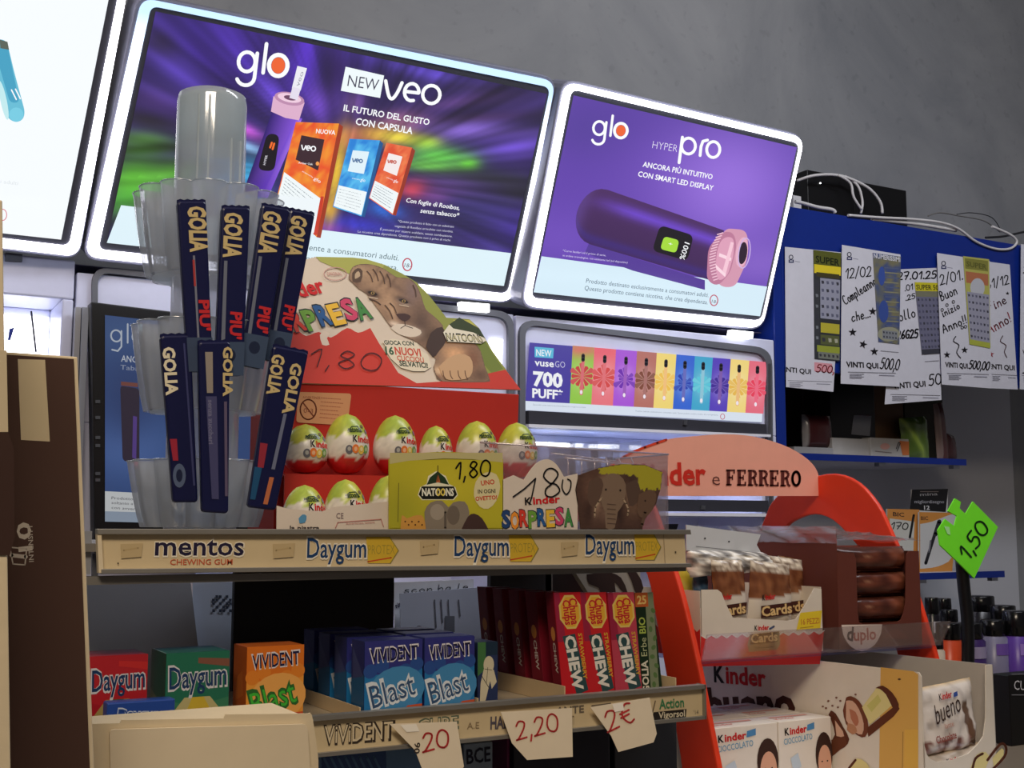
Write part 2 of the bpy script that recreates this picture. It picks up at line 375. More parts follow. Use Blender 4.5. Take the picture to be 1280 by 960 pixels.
# ------------------------------------------------------------------ back-lit signs over the cabinets
WH = (238, 250, 255)
def lightbox(pl, outer, ro, ri, poster, label, draw, topcol=(250, 248, 255)):
    c = pl.at(*pl.pix(*outer[3]))
    t = thing('lightbox_sign', c, label, 'sign', 'lit advertising boxes over the cabinets')
    Geo().prism(pl, rounded(outer, 20), .075, 0).build('housing', mat('grey_housing', (120, 122, 140), .35), t, bevel=.003)
    g = Geo(); A = rounded(ro, 17, 6); B = rounded(ri, 10, 6); n = len(A)
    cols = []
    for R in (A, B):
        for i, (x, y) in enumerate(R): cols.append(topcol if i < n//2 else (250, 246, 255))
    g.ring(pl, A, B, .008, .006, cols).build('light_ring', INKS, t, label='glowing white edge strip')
    Geo().prism(pl, rounded(ri, 10, 6), .004, .003).build('inner_border', mat('border_grey', (70, 72, 84), .4), t)
    a = Art(pl, .0035); draw(a); a.build('poster', INKL, t)
    return t
ws = (250, 252, 255)
def glo(a, x, y, s, w, dx=0.0, dy=.12, col=ws, dot=(238, 100, 50)):
    """round three letter word: x,y = middle of the g bowl; s = bowl radius"""
    T = lambda p, q: (x+p*s+q*s*-.12, y+q*s+p*s*dy)
    ov = lambda cx, cy, rx, ry: [T(cx+rx*math.cos(k*PI/9), cy+ry*math.sin(k*PI/9)) for k in range(19)]
    a.stroke(ov(0, 0, .95, 1.1), w, col)
    a.stroke([T(1.05, -1.1), T(1.05, 1.7)]+[T(.05+1.0*math.cos(t*PI/8), 1.7+.95*math.sin(t*PI/8)) for t in range(1, 8)], w, col)
    a.stroke([T(1.95, -2.3), T(1.95, 1.0)], w, col)
    a.stroke(ov(3.55, -.05, 1.05, 1.2), w*1.15, col)
    a.poly(ov(3.55, -.05, .78, .92), dot)
def veo(a, x, y, s, w, col, dy=.12):
    T = lambda p, q: (x+p*s-q*s*.12, y+q*s+p*s*dy)
    a.stroke(smooth([T(-1, -1), T(-.6, .3), T(-.25, 1), T(.15, 1), T(.6, .2), T(1, -1)]), w, col)
    a.stroke([T(1.45, 0), T(3.15, 0)]+[T(2.3+.88*math.cos(t), -.0+1.05*math.sin(t)) for t in [-.05*PI-k*PI/7 for k in range(12)]], w, col)
    a.stroke([T(4.7+1.05*math.cos(k*PI/9), .0+1.1*math.sin(k*PI/9)) for k in range(19)], w, col)
def smalllines(a, q, n, col, w, ragged=.2, th=.5):
    """rows of print too small to read: broken dashes"""
    for j in range(n):
        b = (j+.5)/n; x = 0
        e = 1-random.random()*ragged
        while x < e:
            l = random.uniform(.03, .1); p0 = bil(q, x, b); p1 = bil(q, min(x+l, e), b)
            a.stroke([p0, p1], w*th, col, up=False, caps=False); x += l+.018
PB = Plane((0.4741, 2.7, 1.9684), (.998, .0602, .0176), (.0106, -.4378, .899))
PR = Plane((1.5457, 2.7, 1.9635), (.9976, .0679, .0125), (.0121, -.3503, .9366))
def fx(q, X, Y): return X
def big_art(a):
    Q = [(194, 14), (683, 117), (629, 357), (133, 303)]
    L = [(230, 45, 60, 40, 0, (72, 48, 160), .9), (200, 55, 30, 22, 30, (34, 28, 48), .8), (225, 95, 60, 12, 35, (90, 66, 180), .8), (260, 70, 40, 14, 40, (50, 30, 110), .7),
         (195, 128, 40, 16, 20, (80, 55, 130), .8), (300, 60, 50, 60, 0, (74, 44, 165), .7), (185, 150, 40, 10, 12, (38, 34, 48), .9), (180, 175, 42, 12, 5, (76, 120, 60), .9), (180, 186, 45, 6, -4, (22, 36, 16), .9),
         (168, 225, 42, 34, -12, (84, 165, 48), 1), (155, 250, 40, 20, -25, (60, 130, 44), .8), (215, 215, 60, 14, -12, (96, 175, 60), .9), (240, 240, 40, 16, -20, (50, 110, 40), .8), (270, 210, 20, 40, 10, (60, 110, 160), .8),
         (305, 218, 26, 22, -25, (70, 185, 235), 1), (300, 250, 30, 26, -20, (60, 140, 220), .9), (306, 162, 24, 8, 25, (200, 90, 210), .9), (305, 182, 30, 6, 20, (150, 200, 240), .9), (345, 120, 30, 30, 0, (100, 70, 200), .7),
         (380, 60, 24, 70, 8, (92, 52, 205), .9), (420, 85, 12, 40, 5, (44, 26, 84), .9), (445, 70, 30, 14, 15, (52, 34, 110), .8), (400, 130, 24, 24, 0, (110, 70, 190), .8), (445, 128, 14, 14, 0, (140, 90, 170), .5),
         (530, 90, 70, 10, 16, (92, 70, 190), .9), (600, 112, 60, 10, 8, (48, 36, 78), .9), (640, 130, 50, 16, 8, (52, 38, 90), .8), (570, 128, 60, 9, -8, (86, 58, 120), .9), (590, 148, 70, 8, -3, (60, 38, 70), .7),
         (590, 163, 80, 12, 2, (120, 92, 182), 1), (500, 150, 30, 12, 0, (165, 105, 140), .8), (640, 185, 50, 22, 0, (92, 66, 170), .9), (470, 168, 34, 12, 4, (222, 150, 70), .9), (430, 172, 26, 14, 0, (225, 120, 90), .7), (500, 172, 34, 9, 8, (226, 205, 70), 1), (532, 178, 18, 9, 5, (170, 200, 70), 1),
         (548, 195, 40, 13, 3, (104, 205, 84), 1), (540, 208, 46, 8, 5, (122, 222, 84), .9), (585, 205, 14, 8, 0, (120, 235, 70), .9), (600, 222, 70, 10, 3, (36, 38, 46), .95), (650, 240, 50, 18, 5, (40, 40, 46), .9), (570, 235, 40, 14, 10, (94, 66, 130), .7),
         (515, 236, 20, 12, 0, (205, 70, 90), .95), (545, 246, 20, 12, 0, (125, 70, 140), .7), (480, 262, 26, 12, 15, (48, 110, 215), .95), (450, 282, 60, 12, 10, (58, 60, 200), .9), (405, 284, 30, 8, 10, (140, 60, 200), .8), (525, 285, 40, 20, 0, (60, 50, 100), .7),
         (590, 270, 50, 30, 0, (48, 44, 90), .9), (640, 300, 50, 40, 0, (70, 52, 150), .7), (500, 300, 60, 8, 8, (58, 52, 96), .6), (420, 215, 9, 50, 10, (245, 200, 60), .95), (412, 262, 10, 16, 10, (235, 180, 60), .8)]
    cx, cy = 430, 220
    def st(X, Y, c):
        dx, dy = X-cx, Y-cy; r = math.hypot(dx, dy)+1; an = math.atan2(dy, dx)
        k = n2(an*9, r*.004, 3)*1.1+n2(an*26, r*.006, 9)*.7; k *= min(1, r/160)
        k = 1+k*.42
        return tuple(max(8, min(255, q*k)) for q in c)
    a.raster(Q, 150, 84, blobs((48, 36, 92), L, st))
    # white legal strip
    a.poly([(151, 256), (638, 316), (629, 357), (133, 303)], (222, 242, 250))
    glo(a, 308, 77, 11, 4.6, dy=.13)
    # cigarette-like heater
    a.poly([(340, 138), (377, 148), (334, 247), (302, 243)], [(46, 26, 110), (140, 88, 228), (92, 50, 190), (34, 18, 90)])
    a.poly([(368, 150), (376, 150), (334, 247), (326, 246)], [(120, 76, 214), (168, 116, 240), (110, 66, 205), (84, 46, 170)])
    a.poly([(341, 120), (380, 128), (373, 150), (356, 147), (338, 139)], (222, 176, 205)); a.ell(361, 123, 19, 8, (190, 140, 175), 12); a.ell(361, 122, 15, 5.5, (240, 205, 225), 12); a.ell(362, 122, 8, 3, (110, 70, 100), 12)
    a.poly([(371, 82), (383, 85), (375, 113), (364, 110)], (236, 236, 244)); a.poly([(365, 108), (375, 111), (371, 125), (361, 122)], (228, 222, 238)); a.text('veo', (373, 108), (379, 90), 5, (150, 150, 165))
    a.poly(rounded([(333, 166), (349, 168), (342, 214), (321, 212)], 9), (16, 14, 26)); a.stroke([(337, 184), (339, 178)], 2.4, (245, 110, 40)); a.stroke([(340, 186), (342, 179)], 2.4, (245, 110, 40)); a.text('HYPER', (331, 206), (334, 194), 3, (230, 230, 240))
    # packs
    def pack(q, c1, c2, ed, lo, tx):
        TL, TR, BR, BL = q
        def f(X, Y):
            k = n2(X*.10+Y*.02, Y*.06, 5)+.6*n2(X*.35-Y*.1, Y*.2, 2)
            return mixc(c1, c2, max(0, min(1, .5+k*1.2)))
        a.poly([TR, (TR[0]+ed, TR[1]+4), (BR[0]+ed, BR[1]+1), BR], mixc(c1, (20, 10, 20), .35)); a.raster(q, 14, 22, f)
        b = [bil(q, .02, .68), bil(q, .98, .68), bil(q, .98, .985), bil(q, .02, .985)]; a.poly(b, (240, 248, 250)); smalllines(a, [bil(b, .06, .1), bil(b, .9, .1), bil(b, .9, .9), bil(b, .06, .9)], 6, (110, 120, 130), 1.6)
        b = [bil(q, .2, .16), bil(q, .74, .16), bil(q, .74, .46), bil(q, .2, .46)]; a.poly(b, lo)
        p0 = bil(b, .12, .5); p1 = bil(b, .88, .55)
        veo(a, lerp(p0[0], p1[0], .14), p0[1]-1, (p1[0]-p0[0])/8.2, 1.5, tx)
        a.text('powered by', bil(q, .4, .55), bil(q, .66, .55), 1.6, ws); a.text('glo', bil(q, .68, .56), bil(q, .84, .56), 4.2, ws)
    pack([(369, 152), (423, 154), (395, 296), (346, 243)], (232, 82, 40), (242, 150, 50), 5, (58, 36, 46), ws)
    a.poly([(346, 243), (402, 250), (395, 290), (380, 292), (344, 262)], (238, 246, 250)); a.text('NUOVA', (394, 166), (418, 168), 5.5, ws, .02); a.text('Amber Oak', (372, 204), (390, 206), 2.5, ws); a.ell(396, 204, 2.2, 2.6, (245, 160, 80)); a.poly([(400, 245), (404, 245), (396, 293), (391, 293)], (200, 60, 40))
    pack([(436, 173), (474, 175), (451, 270), (415, 258)], (40, 130, 215), (90, 190, 240), 4, (225, 242, 250), (90, 120, 160))
    pack([(482, 178), (514, 184), (490, 268), (460, 247)], (222, 78, 50), (240, 130, 80), 4, (245, 235, 235), (200, 110, 100))
    a.poly([(431, 83), (479, 94), (474, 122), (425, 113)], (240, 250, 252)); a.text('NEW', (433, 107), (471, 113), 14.5, (62, 60, 84), -.004)
    veo(a, 490, 112, 10.2, 4.2, ws, dy=.12)
    a.text('IL FUTURO DEL GUSTO', (428, 138), (535, 156), 8, ws, .018); a.text('CON CAPSULA', (443, 155), (514, 167), 8.5, ws, .018)
    a.text('Con foglie di Rooibos,', (506, 252), (573, 262), 5.5, ws, .012, .1); a.text('senza tabacco*', (524, 265), (572, 271), 5.5, ws, .012, .1)
    for i, (x0, y0, x1, y1, t) in enumerate([(496, 277, 566, 284, '*Questo prodotto è fatto con un substrato'), (492, 283, 565, 290, 'vegetale di Rooibos arricchito con nicotina.'), (474, 287, 564, 296, 'È pensato per essere scaldato, senza combustione.'), (446, 290, 562, 301, 'La nicotina crea dipendenza. Questo prodotto non è privo di rischi.')]):
        a.text(t, (x0, y0), (x1, y1), 2.9, (205, 205, 225))
    a.text('Prodotto destinato esclusivamente a consumatori adulti.', (240, 295), (497, 325), 8, (96, 116, 124)); a.text('Questo prodotto contiene nicotina, che crea dipendenza.', (238, 310), (496, 337), 7, (96, 116, 124))
    a.oval(508, 330, 5.6, 7.6, 1.5, (190, 70, 90)); a.text('18-', (504, 333), (512, 334), 5, (90, 90, 100))
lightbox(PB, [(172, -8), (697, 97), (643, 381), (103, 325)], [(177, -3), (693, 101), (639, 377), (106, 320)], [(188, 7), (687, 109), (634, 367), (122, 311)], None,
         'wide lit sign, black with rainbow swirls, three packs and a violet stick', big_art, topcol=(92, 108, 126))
def right_art(a):
    Q = [(716, 119), (995, 184), (949, 395), (666, 365)]
    f0 = blobs((98, 66, 172), [(860, 150, 140, 40, 12, (88, 60, 160), .9), (910, 230, 90, 80, 0, (158, 118, 226), .85), (700, 300, 60, 40, 0, (120, 84, 196), .6), (950, 330, 60, 30, 0, (140, 104, 205), .7), (730, 160, 60, 40, 0, (82, 60, 150), .7), (800, 360, 140, 18, 10, (70, 48, 130), .5)])
    a.raster(Q, 30, 24, f0)
    a.poly([(676, 320), (958, 358), (949, 395), (666, 365)], (214, 236, 248))
    glo(a, 748, 160, 7.6, 3.1, dy=.13)
    a.text('HYPER', (814, 185), (845, 190), 9.5, (235, 230, 250), -.018)
    T = lambda p, q: (860+p*8.6-q*.9, 182+q*8.6+p*1.1)
    a.stroke([T(-1.05, -1.1), T(-1.15, 2.6)], 3.8, ws); a.stroke([T(-.05+1.0*math.cos(k*PI/9), .05+1.15*math.sin(k*PI/9)) for k in range(19)], 3.6, ws)
    a.stroke([T(1.75, 1.2), T(1.75, -.1), T(1.95, -.9), T(2.6, -1.15)], 3.6, ws); a.stroke([T(3.55+.95*math.cos(k*PI/9), .1+1.15*math.sin(k*PI/9)) for k in range(19)], 3.6, ws)
    a.text('ANCORA PIÙ INTUITIVO', (802, 208), (889, 224), 6.6, ws, .018); a.text('CON SMART LED DISPLAY', (796, 220), (890, 238), 6.6, ws, .018)
    # big tube: shaded by a function across its width
    ax0, ay0, ax1, ay1 = 738, 268, 905, 322; L = math.hypot(ax1-ax0, ay1-ay0); dx, dy = (ax1-ax0)/L, (ay1-ay0)/L
    def tubecol(p, t):
        c = mixc((74, 42, 96), (62, 34, 84), t*.5+.5)
        c = mixc(c, (112, 72, 210), math.exp(-((t+.5)/.22)**2)*.9*max(0, min(1, (p+15)/60)))
        c = mixc(c, (60, 44, 150), math.exp(-((t-.8)/.15)**2)*.5)
        return mixc(c, (98, 70, 150), .6*math.exp(-((p+16)/10)**2))
    a.poly([(735, 304), (760, 312), (880, 350), (880, 362), (790, 338), (730, 316)], (84, 58, 150))
    ps = [-17.9, -17.4, -16, -13, -9, -4, 2, 10]+[10+k*14 for k in range(1, 12)]; V = []; C = []; a._up()
    for p in ps:
        hw = (36-4*p/L)*(max(0, 1-((10-p)/28)**2)**.5 if p < 10 else 1)
        for k in range(17):
            t = k/8-1; q = a.m(ax0+dx*p-dy*t*hw, ay0+dy*p+dx*t*hw); V.append(a.pl.at(q[0], q[1], a.z)); C.append(tubecol(p, t))
    a.add(V, [(i*17+k, i*17+k+1, i*17+k+18, i*17+k+17) for i in range(len(ps)-1) for k in range(16)], C)
    a.poly(rounded([(824, 281), (866, 294), (858, 326), (814, 313)], 8), (20, 14, 26)); a.poly(rounded([(829, 295), (848, 300), (844, 316), (824, 311)], 5), (165, 220, 60)); a.text('+', (834, 306), (839, 307), 4, ws); a.text('100%', (855, 302), (848, 323), 6.5, ws, .01)
    # rose end cap
    a.poly(rounded([(905, 285), (930, 287), (934, 298), (933, 325), (918, 358), (902, 359), (893, 350), (900, 300)], 8), (212, 152, 176))
    a.poly(rounded([(900, 290), (915, 289), (920, 305), (912, 340), (896, 358), (882, 350), (884, 310)], 9), (188, 122, 152))
    for k in range(17): 
        t = k/16; x = lerp(896, 884, math.sin(t*PI)*.6+t*.4) ; y = lerp(293, 350, t); a.stroke([(x-1, y), (x+7, y-2.5)], 1.3, (240, 196, 214), caps=False)
    a.poly(rounded([(903, 296), (916, 296), (916, 318), (908, 345), (896, 352), (893, 330), (896, 308)], 8), (222, 160, 186)); a.poly([(898, 316), (913, 322), (912, 326), (897, 320)], (250, 216, 228)); a.poly([(902, 338), (912, 302), (916, 303), (906, 342)], (246, 200, 216)); a.poly([(893, 330), (906, 342), (905, 346), (894, 336)], (250, 216, 228))
    a.ell(926, 315, 7.5, 19, (230, 176, 198), 8); a.ell(927, 316, 5.5, 14, (42, 24, 46), 8); a.oval(929, 316, 7, 19, 1.2, (205, 180, 230), 8)
    a.text('*Curve basilari ed il primo di serie,', (702, 314), (756, 320), 2.6, (215, 205, 240)); a.text('in ordine cronologico, con assistente led (sul dispositivo)', (702, 320), (783, 329), 2.6, (215, 205, 240))
    a.text('Prodotto destinato esclusivamente a consumatori adulti.', (731, 353), (884, 371), 5.6, (84, 104, 124)); a.text('Questo prodotto contiene nicotina, che crea dipendenza.', (729, 362), (883, 380), 5.6, (84, 104, 124))
    a.oval(891, 375, 4.8, 6.6, 1.3, (190, 90, 110)); a.text('18-', (888, 378), (895, 379), 4, (90, 90, 100))
lightbox(PR, [(703, 97), (1007, 169), (954, 414), (649, 386)], [(706, 102), (1004, 172), (951, 410), (653, 382)], [(713, 111), (999, 179), (951, 401), (662, 372)], None,
         'smaller lit sign, violet with a purple tube device, beside the grey wall', right_art)
PL_ = PB
def left_art(a):
    a.poly([(-250, -110), (141, -30), (76, 299), (-320, 256)], (247, 252, 255))
    a.poly(rounded([(-6, 48), (8, 50), (17, 88), (31, 140), (28, 150), (18, 153), (8, 146), (-2, 96)], 7), (104, 190, 215)); a.poly(rounded([(0, 54), (9, 56), (24, 128), (12, 128), (-2, 80)], 6), (70, 162, 196)); a.poly([(-1, 49), (9, 52), (11, 62), (0, 60)], (90, 100, 90))
    a.ell(20, 143, 9, 9, (120, 205, 228)); a.stroke([(14, 112), (20, 124)], 1.6, ws); a.stroke([(19, 111), (25, 123)], 1.6, ws); a.ell(4, 125, 4, 25, (196, 236, 240), -12)
    a.text('Prodotto destinato a consumatori adulti', (-120, 214), (22, 231), 5, (222, 228, 232)); a.oval(3, 268, 5, 7, 1.2, (220, 140, 150))
lightbox(PL_, [(-330, -148), (164, -44), (99, 325), (-420, 265)], [(-320, -140), (163, -38), (97, 320), (-410, 260)], [(-312, -128), (152, -30), (86, 307), (-400, 250)], None,
         'white lit sign at the top left corner with a pale blue vape pen', left_art)

# ------------------------------------------------------------------ cabinets under the signs
VC = 2.74; FC = front(VC)
def gasket(t, o, w=7, pl=FC, lift=.012):
    A = rounded(o, 22, 6); cx = sum(p[0] for p in o)/4; cy = sum(p[1] for p in o)/4
    i = [(p[0]+(w if p[0] < cx else -w), p[1]+(w if p[1] < cy else -w)) for p in o]
    Geo().ring(pl, A, rounded(i, 17, 6), .014, lift).build('gasket', M_GASKET, t, label='grey rubber edge')
# right cabinet
t = thing('tobacco_cabinet', (1.56, VC, 0), 'white lit cabinet with a colourful strip banner, under the smaller violet sign', 'cabinet', 'tobacco cabinets along the back wall')
uL = P(645, 430, v=VC).x; uR = P(968, 450, v=VC).x; zt = P(700, 404, v=VC).z+.01
Geo().box(uL, uR, VC, 3.25, 1.66, zt).box(uL, uR, VC+.3, 3.25, 0, 1.66).box(uL, uL+.03, VC, 3.25, 0, 1.66).box(uR-.06, uR, VC, 3.25, 0, 1.66).box(uL, uR, VC, 3.25, 0, 1.1).build('carcass', M_FRAME, t, bevel=.003)
gasket(t, [(647, 399), (962, 436), (966, 900), (647, 900)])
a = Art(FC, .008)
xs = [278, 380, 482, 580, 673, 765, 852, 936, 1020, 1107, 1192]; X0 = [640+x/3.765 for x in xs]
SQ = [(660, 428.5), (956, 453), (951, 517), (655, 501.5)]
a.poly([(655, 500), (951, 516), (950, 528), (654.5, 513)], (226, 236, 250))
a.poly([SQ[0], (714, 433), (710, 504.5), SQ[3]], (68, 56, 160))
cc = [((150, 205, 70), (205, 60, 60)), ((240, 120, 130), (220, 70, 70)), ((172, 84, 220), (112, 36, 180)), ((186, 112, 100), (130, 70, 50)), ((250, 222, 120), (250, 200, 80)), ((44, 100, 215), (24, 60, 180)), ((60, 170, 210), (90, 205, 225)), ((84, 60, 190), (60, 30, 150)), ((250, 222, 130), (240, 190, 80)), ((236, 110, 130), (240, 60, 90))]
for k in range(10):
    s0 = (X0[k]-713.8)/(956.6-713.8); s1 = (X0[k+1]-713.8)/(956.6-713.8)
    top = lambda s: lerp(432.5, 453.2, s); bx = lambda s: lerp(710, 951.5, s); bt = lambda s: lerp(504.5, 517.5, s)
    q = [(X0[k], top(s0)), (X0[k+1], top(s1)), (bx(s1), bt(s1)), (bx(s0), bt(s0))]; c1, c2 = cc[k]
    cxk = (q[0][0]+q[1][0]+q[2][0]+q[3][0])/4; cyk = (q[0][1]+q[3][1])/2+2; wd = X0[k+1]-X0[k]
    a.raster(q, 8, 12, blobs(c1, [(cxk, cyk, wd*.45, 16, 0, mixc(c1, (255, 250, 255), .55), .7), (cxk, cyk-34, wd, 10, 0, (240, 90, 110) if k < 2 else c1, .8)]))
    for j in range(12):
        an = j*PI/6; r = (.46+.1*(j % 2))*wd
        if k in (2, 5): r *= .8+.3*math.sin(j*1.7)
        a.poly([(cxk, cyk), (cxk+r*math.cos(an-.22), cyk+r*1.05*math.sin(an-.22)), (cxk+r*1.08*math.cos(an), cyk+r*1.12*math.sin(an)), (cxk+r*math.cos(an+.22), cyk+r*1.05*math.sin(an+.22))], mixc(c2, (255, 255, 255), .12*(j % 2)), up=(j == 0))
    a.stroke([(cxk+1.5, cyk-21), (cxk-1, cyk+22)], 4, mixc(c2, (255, 200, 220), .35)); a.stroke([(cxk+1.5, cyk-26), (cxk+1.3, cyk-20)], 4.4, (24, 20, 30)); a.ell(cxk-1, cyk+20, 1.6, 2.6, (250, 240, 250))
a.poly([(666, 434), (690, 436), (689, 448.5), (666, 447)], (90, 190, 225)); a.text('NEW', (668, 445), (687, 446.5), 8, ws, .01)
a.text('vuse', (666, 457.5), (690, 459.5), 8.6, ws, .02); a.text('GO', (691.5, 459.5), (704, 460.5), 8, (215, 215, 240), -.01)
a.text('700', (664, 482), (701, 484.5), 17, ws, .045); a.text("PUFF*", (663, 497), (701, 499.5), 11, ws, .035)
a.text('Questo prodotto contiene nicotina che crea una elevata dipendenza. Se ne sconsiglia l\'uso ai non fumatori.', (664, 507), (730, 510.5), 2, (150, 160, 175)); a.text('Prodotto destinato esclusivamente a consumatori adulti. Questo prodotto contiene nicotina, che crea dipendenza.', (792, 515), (895, 520), 2, (150, 160, 175)); a.oval(900.5, 521, 2.6, 3.4, .8, (200, 90, 110))
a.build('banner', printmat('banner_print', .3, .4, .85), t)
Geo().prism(FC, [(656, 514), (951.5, 531), (951.5, 543.5), (656, 530)], .02, .022).build('label_rail', M_DARK, t)
Geo().prism(FC, [(654, 531), (955, 544), (955, 547), (654, 535)], .05, .03).build('shelf_lip', M_WHITE, t)
Geo().prism(FC, [(847.5, 526), (851.5, 526.2), (851.5, 532), (847.5, 531.8)], .006, .028).build('clip', M_METAL, t)
Geo().prism(FC, [(650, 622), (954, 626), (954, 640), (650, 638)], .02, .022).build('label_rail', M_DARK, t)
Geo().prism(FC, [(650, 640), (957, 642), (957, 646), (650, 643)], .05, .03).build('shelf_lip', M_WHITE, t)
Geo().prism(FC, [(869, 632), (874, 632), (874, 637), (869, 637)], .006, .028).build('clip', M_METAL, t)
Geo().prism(FC, [(956, 455), (960, 455), (963, 900), (958, 900)], .02, .014).build('side_post', M_METAL, t)
z1 = P(700, 640, v=VC).z
Geo().box(uL+.03, uR-.06, VC+.02, 3.04, z1-.012, z1).build('shelf', M_FRAME, t)
z2 = P(700, 700, v=VC).z
Geo().box(uL+.03, uR-.06, VC+.0, 3.04, z2-.16, z2-.15).build('shelf', M_FRAME, t)
# inner light, dividers of the product pusher
Geo().prism(front(VC+.2), [(668, 552), (712, 554), (712, 559), (668, 557)], .01, 0).build('light_tube', mat('lamp_white', (255, 255, 255), .4, emis=3.0), t, label='small glowing tube')
g = Geo()
for x in (680, 714, 742, 769, 796): 
    p = P(x, 600, v=VC+.02); g.box(p.x, p.x+.002, VC-.0, VC+.25, z1, P(x, 551, v=VC).z)
g.build('divider', M_CLEAR, t, label='clear plastic fins')
for x0, x1 in ((656, 700), (716, 740), (745, 768)):
    Geo().prism(front(VC+.1), [(x0+12, 571), (x1+12, 573), (x1+12, 622), (x0+12, 622)], .08, 0).build('carton', mat('pale_pack', (165, 178, 205), .4), t)
Geo().prism(front(VC+.05), [(832, 655), (848, 655), (842, 675), (826, 675)], .004).build('price_card', M_DARK, t)
# middle cabinet
t = thing('tobacco_cabinet', (.48, VC, 0), 'white lit cabinet behind the chocolate egg carton, under the wide black sign', 'cabinet', 'tobacco cabinets along the back wall')
u0 = P(94, 400, v=VC).x; u1 = P(642, 400, v=VC).x
Geo().box(u0, u1, VC, 3.25, 1.62, P(115, 342, v=VC).z+.0).box(u0, u1, VC+.3, 3.25, 0, 1.62).box(u0, u1, VC, 3.25, 0, 1.1).box(u0, u0+.28, VC, 3.25, 1.1, 1.62).box(u1-.03, u1, VC, 3.25, 1.1, 1.62).build('carcass', M_FRAME, t, bevel=.003)
gasket(t, [(114, 334), (640, 391), (640, 900), (114, 900)])
Geo().prism(FC, [(612, 424), (627, 425), (625, 462), (610, 460)], .006, .008).build('light_window', mat('lamp_white', (255, 255, 255), .4, emis=3.0), t, label='small glowing window')
# left cabinet with a lit recess
t = thing('tobacco_cabinet', (-.1, VC, 0), 'white cabinet with a bright open niche, at the left edge above the brown carton', 'cabinet', 'tobacco cabinets along the back wall')
a0 = P(-120, 380, v=VC).x; a1 = P(92, 380, v=VC).x; b0 = P(-60, 400, v=VC).x; b1 = P(77, 400, v=VC).x; zb = P(77, 452, v=VC).z; zn = P(50, 371, v=VC).z; zc = P(60, 322, v=VC).z
Geo().box(a0, a1, VC, 3.25, zn, zc).box(b1, a1, VC, 3.25, zb, zn).box(a0, b0, VC, 3.25, zb, zn).box(a0, a1, VC, 3.25, 0, zb).box(b0, b1, VC+.16, 3.25, zb, zn).build('carcass', M_FRAME, t, bevel=.004)
Geo().box(b1-.12, b1-.005, VC+.145, VC+.158, zb+.01, zn-.02).build('light_panel', mat('lamp_white', (255, 255, 255), .4, emis=3.0), t, label='glowing white panel in the niche')
Geo().prism(front(VC+.14), [(10, 397), (28, 398), (26, 440), (10, 440)], .005).build('light_panel', mat('lamp_white', (255, 255, 255), .4, emis=3.0), t)
Geo().prism(front(VC+.1), [(12, 411), (18, 409), (13, 425), (10, 425)], .01).build('sample_card', M_BLUE, t)
Geo().tube([P(39, 389, v=VC+.1), P(45, 440, v=VC+.1)], .0022).build('cord', M_DARK, t)
Geo().prism(FC, [(6, 317), (27, 319), (27, 328), (6, 327)], .01, .012).build('name_plate', M_GASKET, t)
# grey post beside the display
t = thing('metal_post', P(104, 600, v=2.7), 'grey metal upright at the left side of the tall display screen', 'post')
q0 = P(94, 384, v=2.71); q1 = P(101, 384, v=2.71); q2 = P(103, 384, v=2.70); q3 = P(111, 384, v=2.70)
Geo().box(q0.x, q1.x, 2.705, 2.724, 0, q0.z).build('thin_bar', M_METAL, t); Geo().box(q2.x, q3.x, 2.70, 2.724, 0, q0.z).build('wide_bar', mat('pale_metal', (150, 156, 170), .4, .3), t)
# clips and joints in the gap below the signs
tag(Geo().box(P(30, 330, v=2.8).x, P(968, 400, v=2.74).x, 2.80, 3.25, zc+.002, P(600, 370, v=2.74).z-.01).build('cabinet_top', mat('purple_grey_metal', (112, 108, 138), .35, .4)), 'grey metal strip running between the signs and the cabinets', 'trim')
for q, l in (([(576, 377), (612, 380), (612, 390), (576, 387)], 'small glowing lamp under the wide black sign'), ([(915, 412), (942, 415), (941, 423), (914, 420)], 'small glowing lamp under the violet sign')):
    tag(Geo().prism(front(2.712), q, .02).build('strip_lamp', mat('lamp_white', (255, 255, 255), .4, emis=3.0)), l, 'lamp')
# tall display screen
S = front(2.665)
t = thing('display_screen', P(200, 660, v=2.69), 'tall black framed screen with a blue picture, behind the clear stick stand', 'screen')
Geo().prism(S, [(114, 377), (345, 405), (345, 700), (118, 692)], .045).build('housing', M_BLACK, t, bevel=.003)
a = Art(S, .002)
a.raster([(131, 394), (330, 416), (330, 657), (131, 652)], 20, 30, blobs((42, 78, 140), [(160, 560, 60, 40, 0, (84, 120, 190), .9), (160, 420, 60, 30, 0, (70, 104, 160), .7), (160, 500, 30, 50, 0, (34, 60, 118), .7)]))
a.poly([(131, 614), (330, 624), (330, 645), (131, 639)], (226, 230, 232)); a.poly([(131, 639), (330, 645), (330, 657), (131, 652)], (160, 176, 196))
T = [(150, 482), (174, 486), (174, 580), (153, 576)]; a.poly(rounded(T, 5), (38, 22, 52)); a.poly([(166, 520), (171, 521), (170, 574), (165, 572)], (90, 60, 150)); a.poly([(151, 477), (172, 479), (172, 484), (151, 482)], (130, 70, 60))
T = lambda p, q: (145+p*6.5, 420+q*6.5+p*.4)
a.stroke([T(math.cos(k*PI/9), 1.1*math.sin(k*PI/9)) for k in range(19)], 2, (205, 215, 230)); a.stroke([T(1, -1), T(1, 2), T(.3, 2.9), T(-.8, 2.7)], 2, (205, 215, 230)); a.stroke([T(2.2, -2.4), T(2.2, 1.2)], 2, (205, 215, 230)); a.stroke([T(4.2+1.1*math.cos(k*PI/9), 1.1*math.sin(k*PI/9)) for k in range(19)], 2, (205, 215, 230))
a.text('ANCORA PIÙ', (151, 452), (205, 456), 8, (215, 222, 235), .01); a.text('Tabacco', (150, 462), (190, 465), 6, (170, 180, 205))
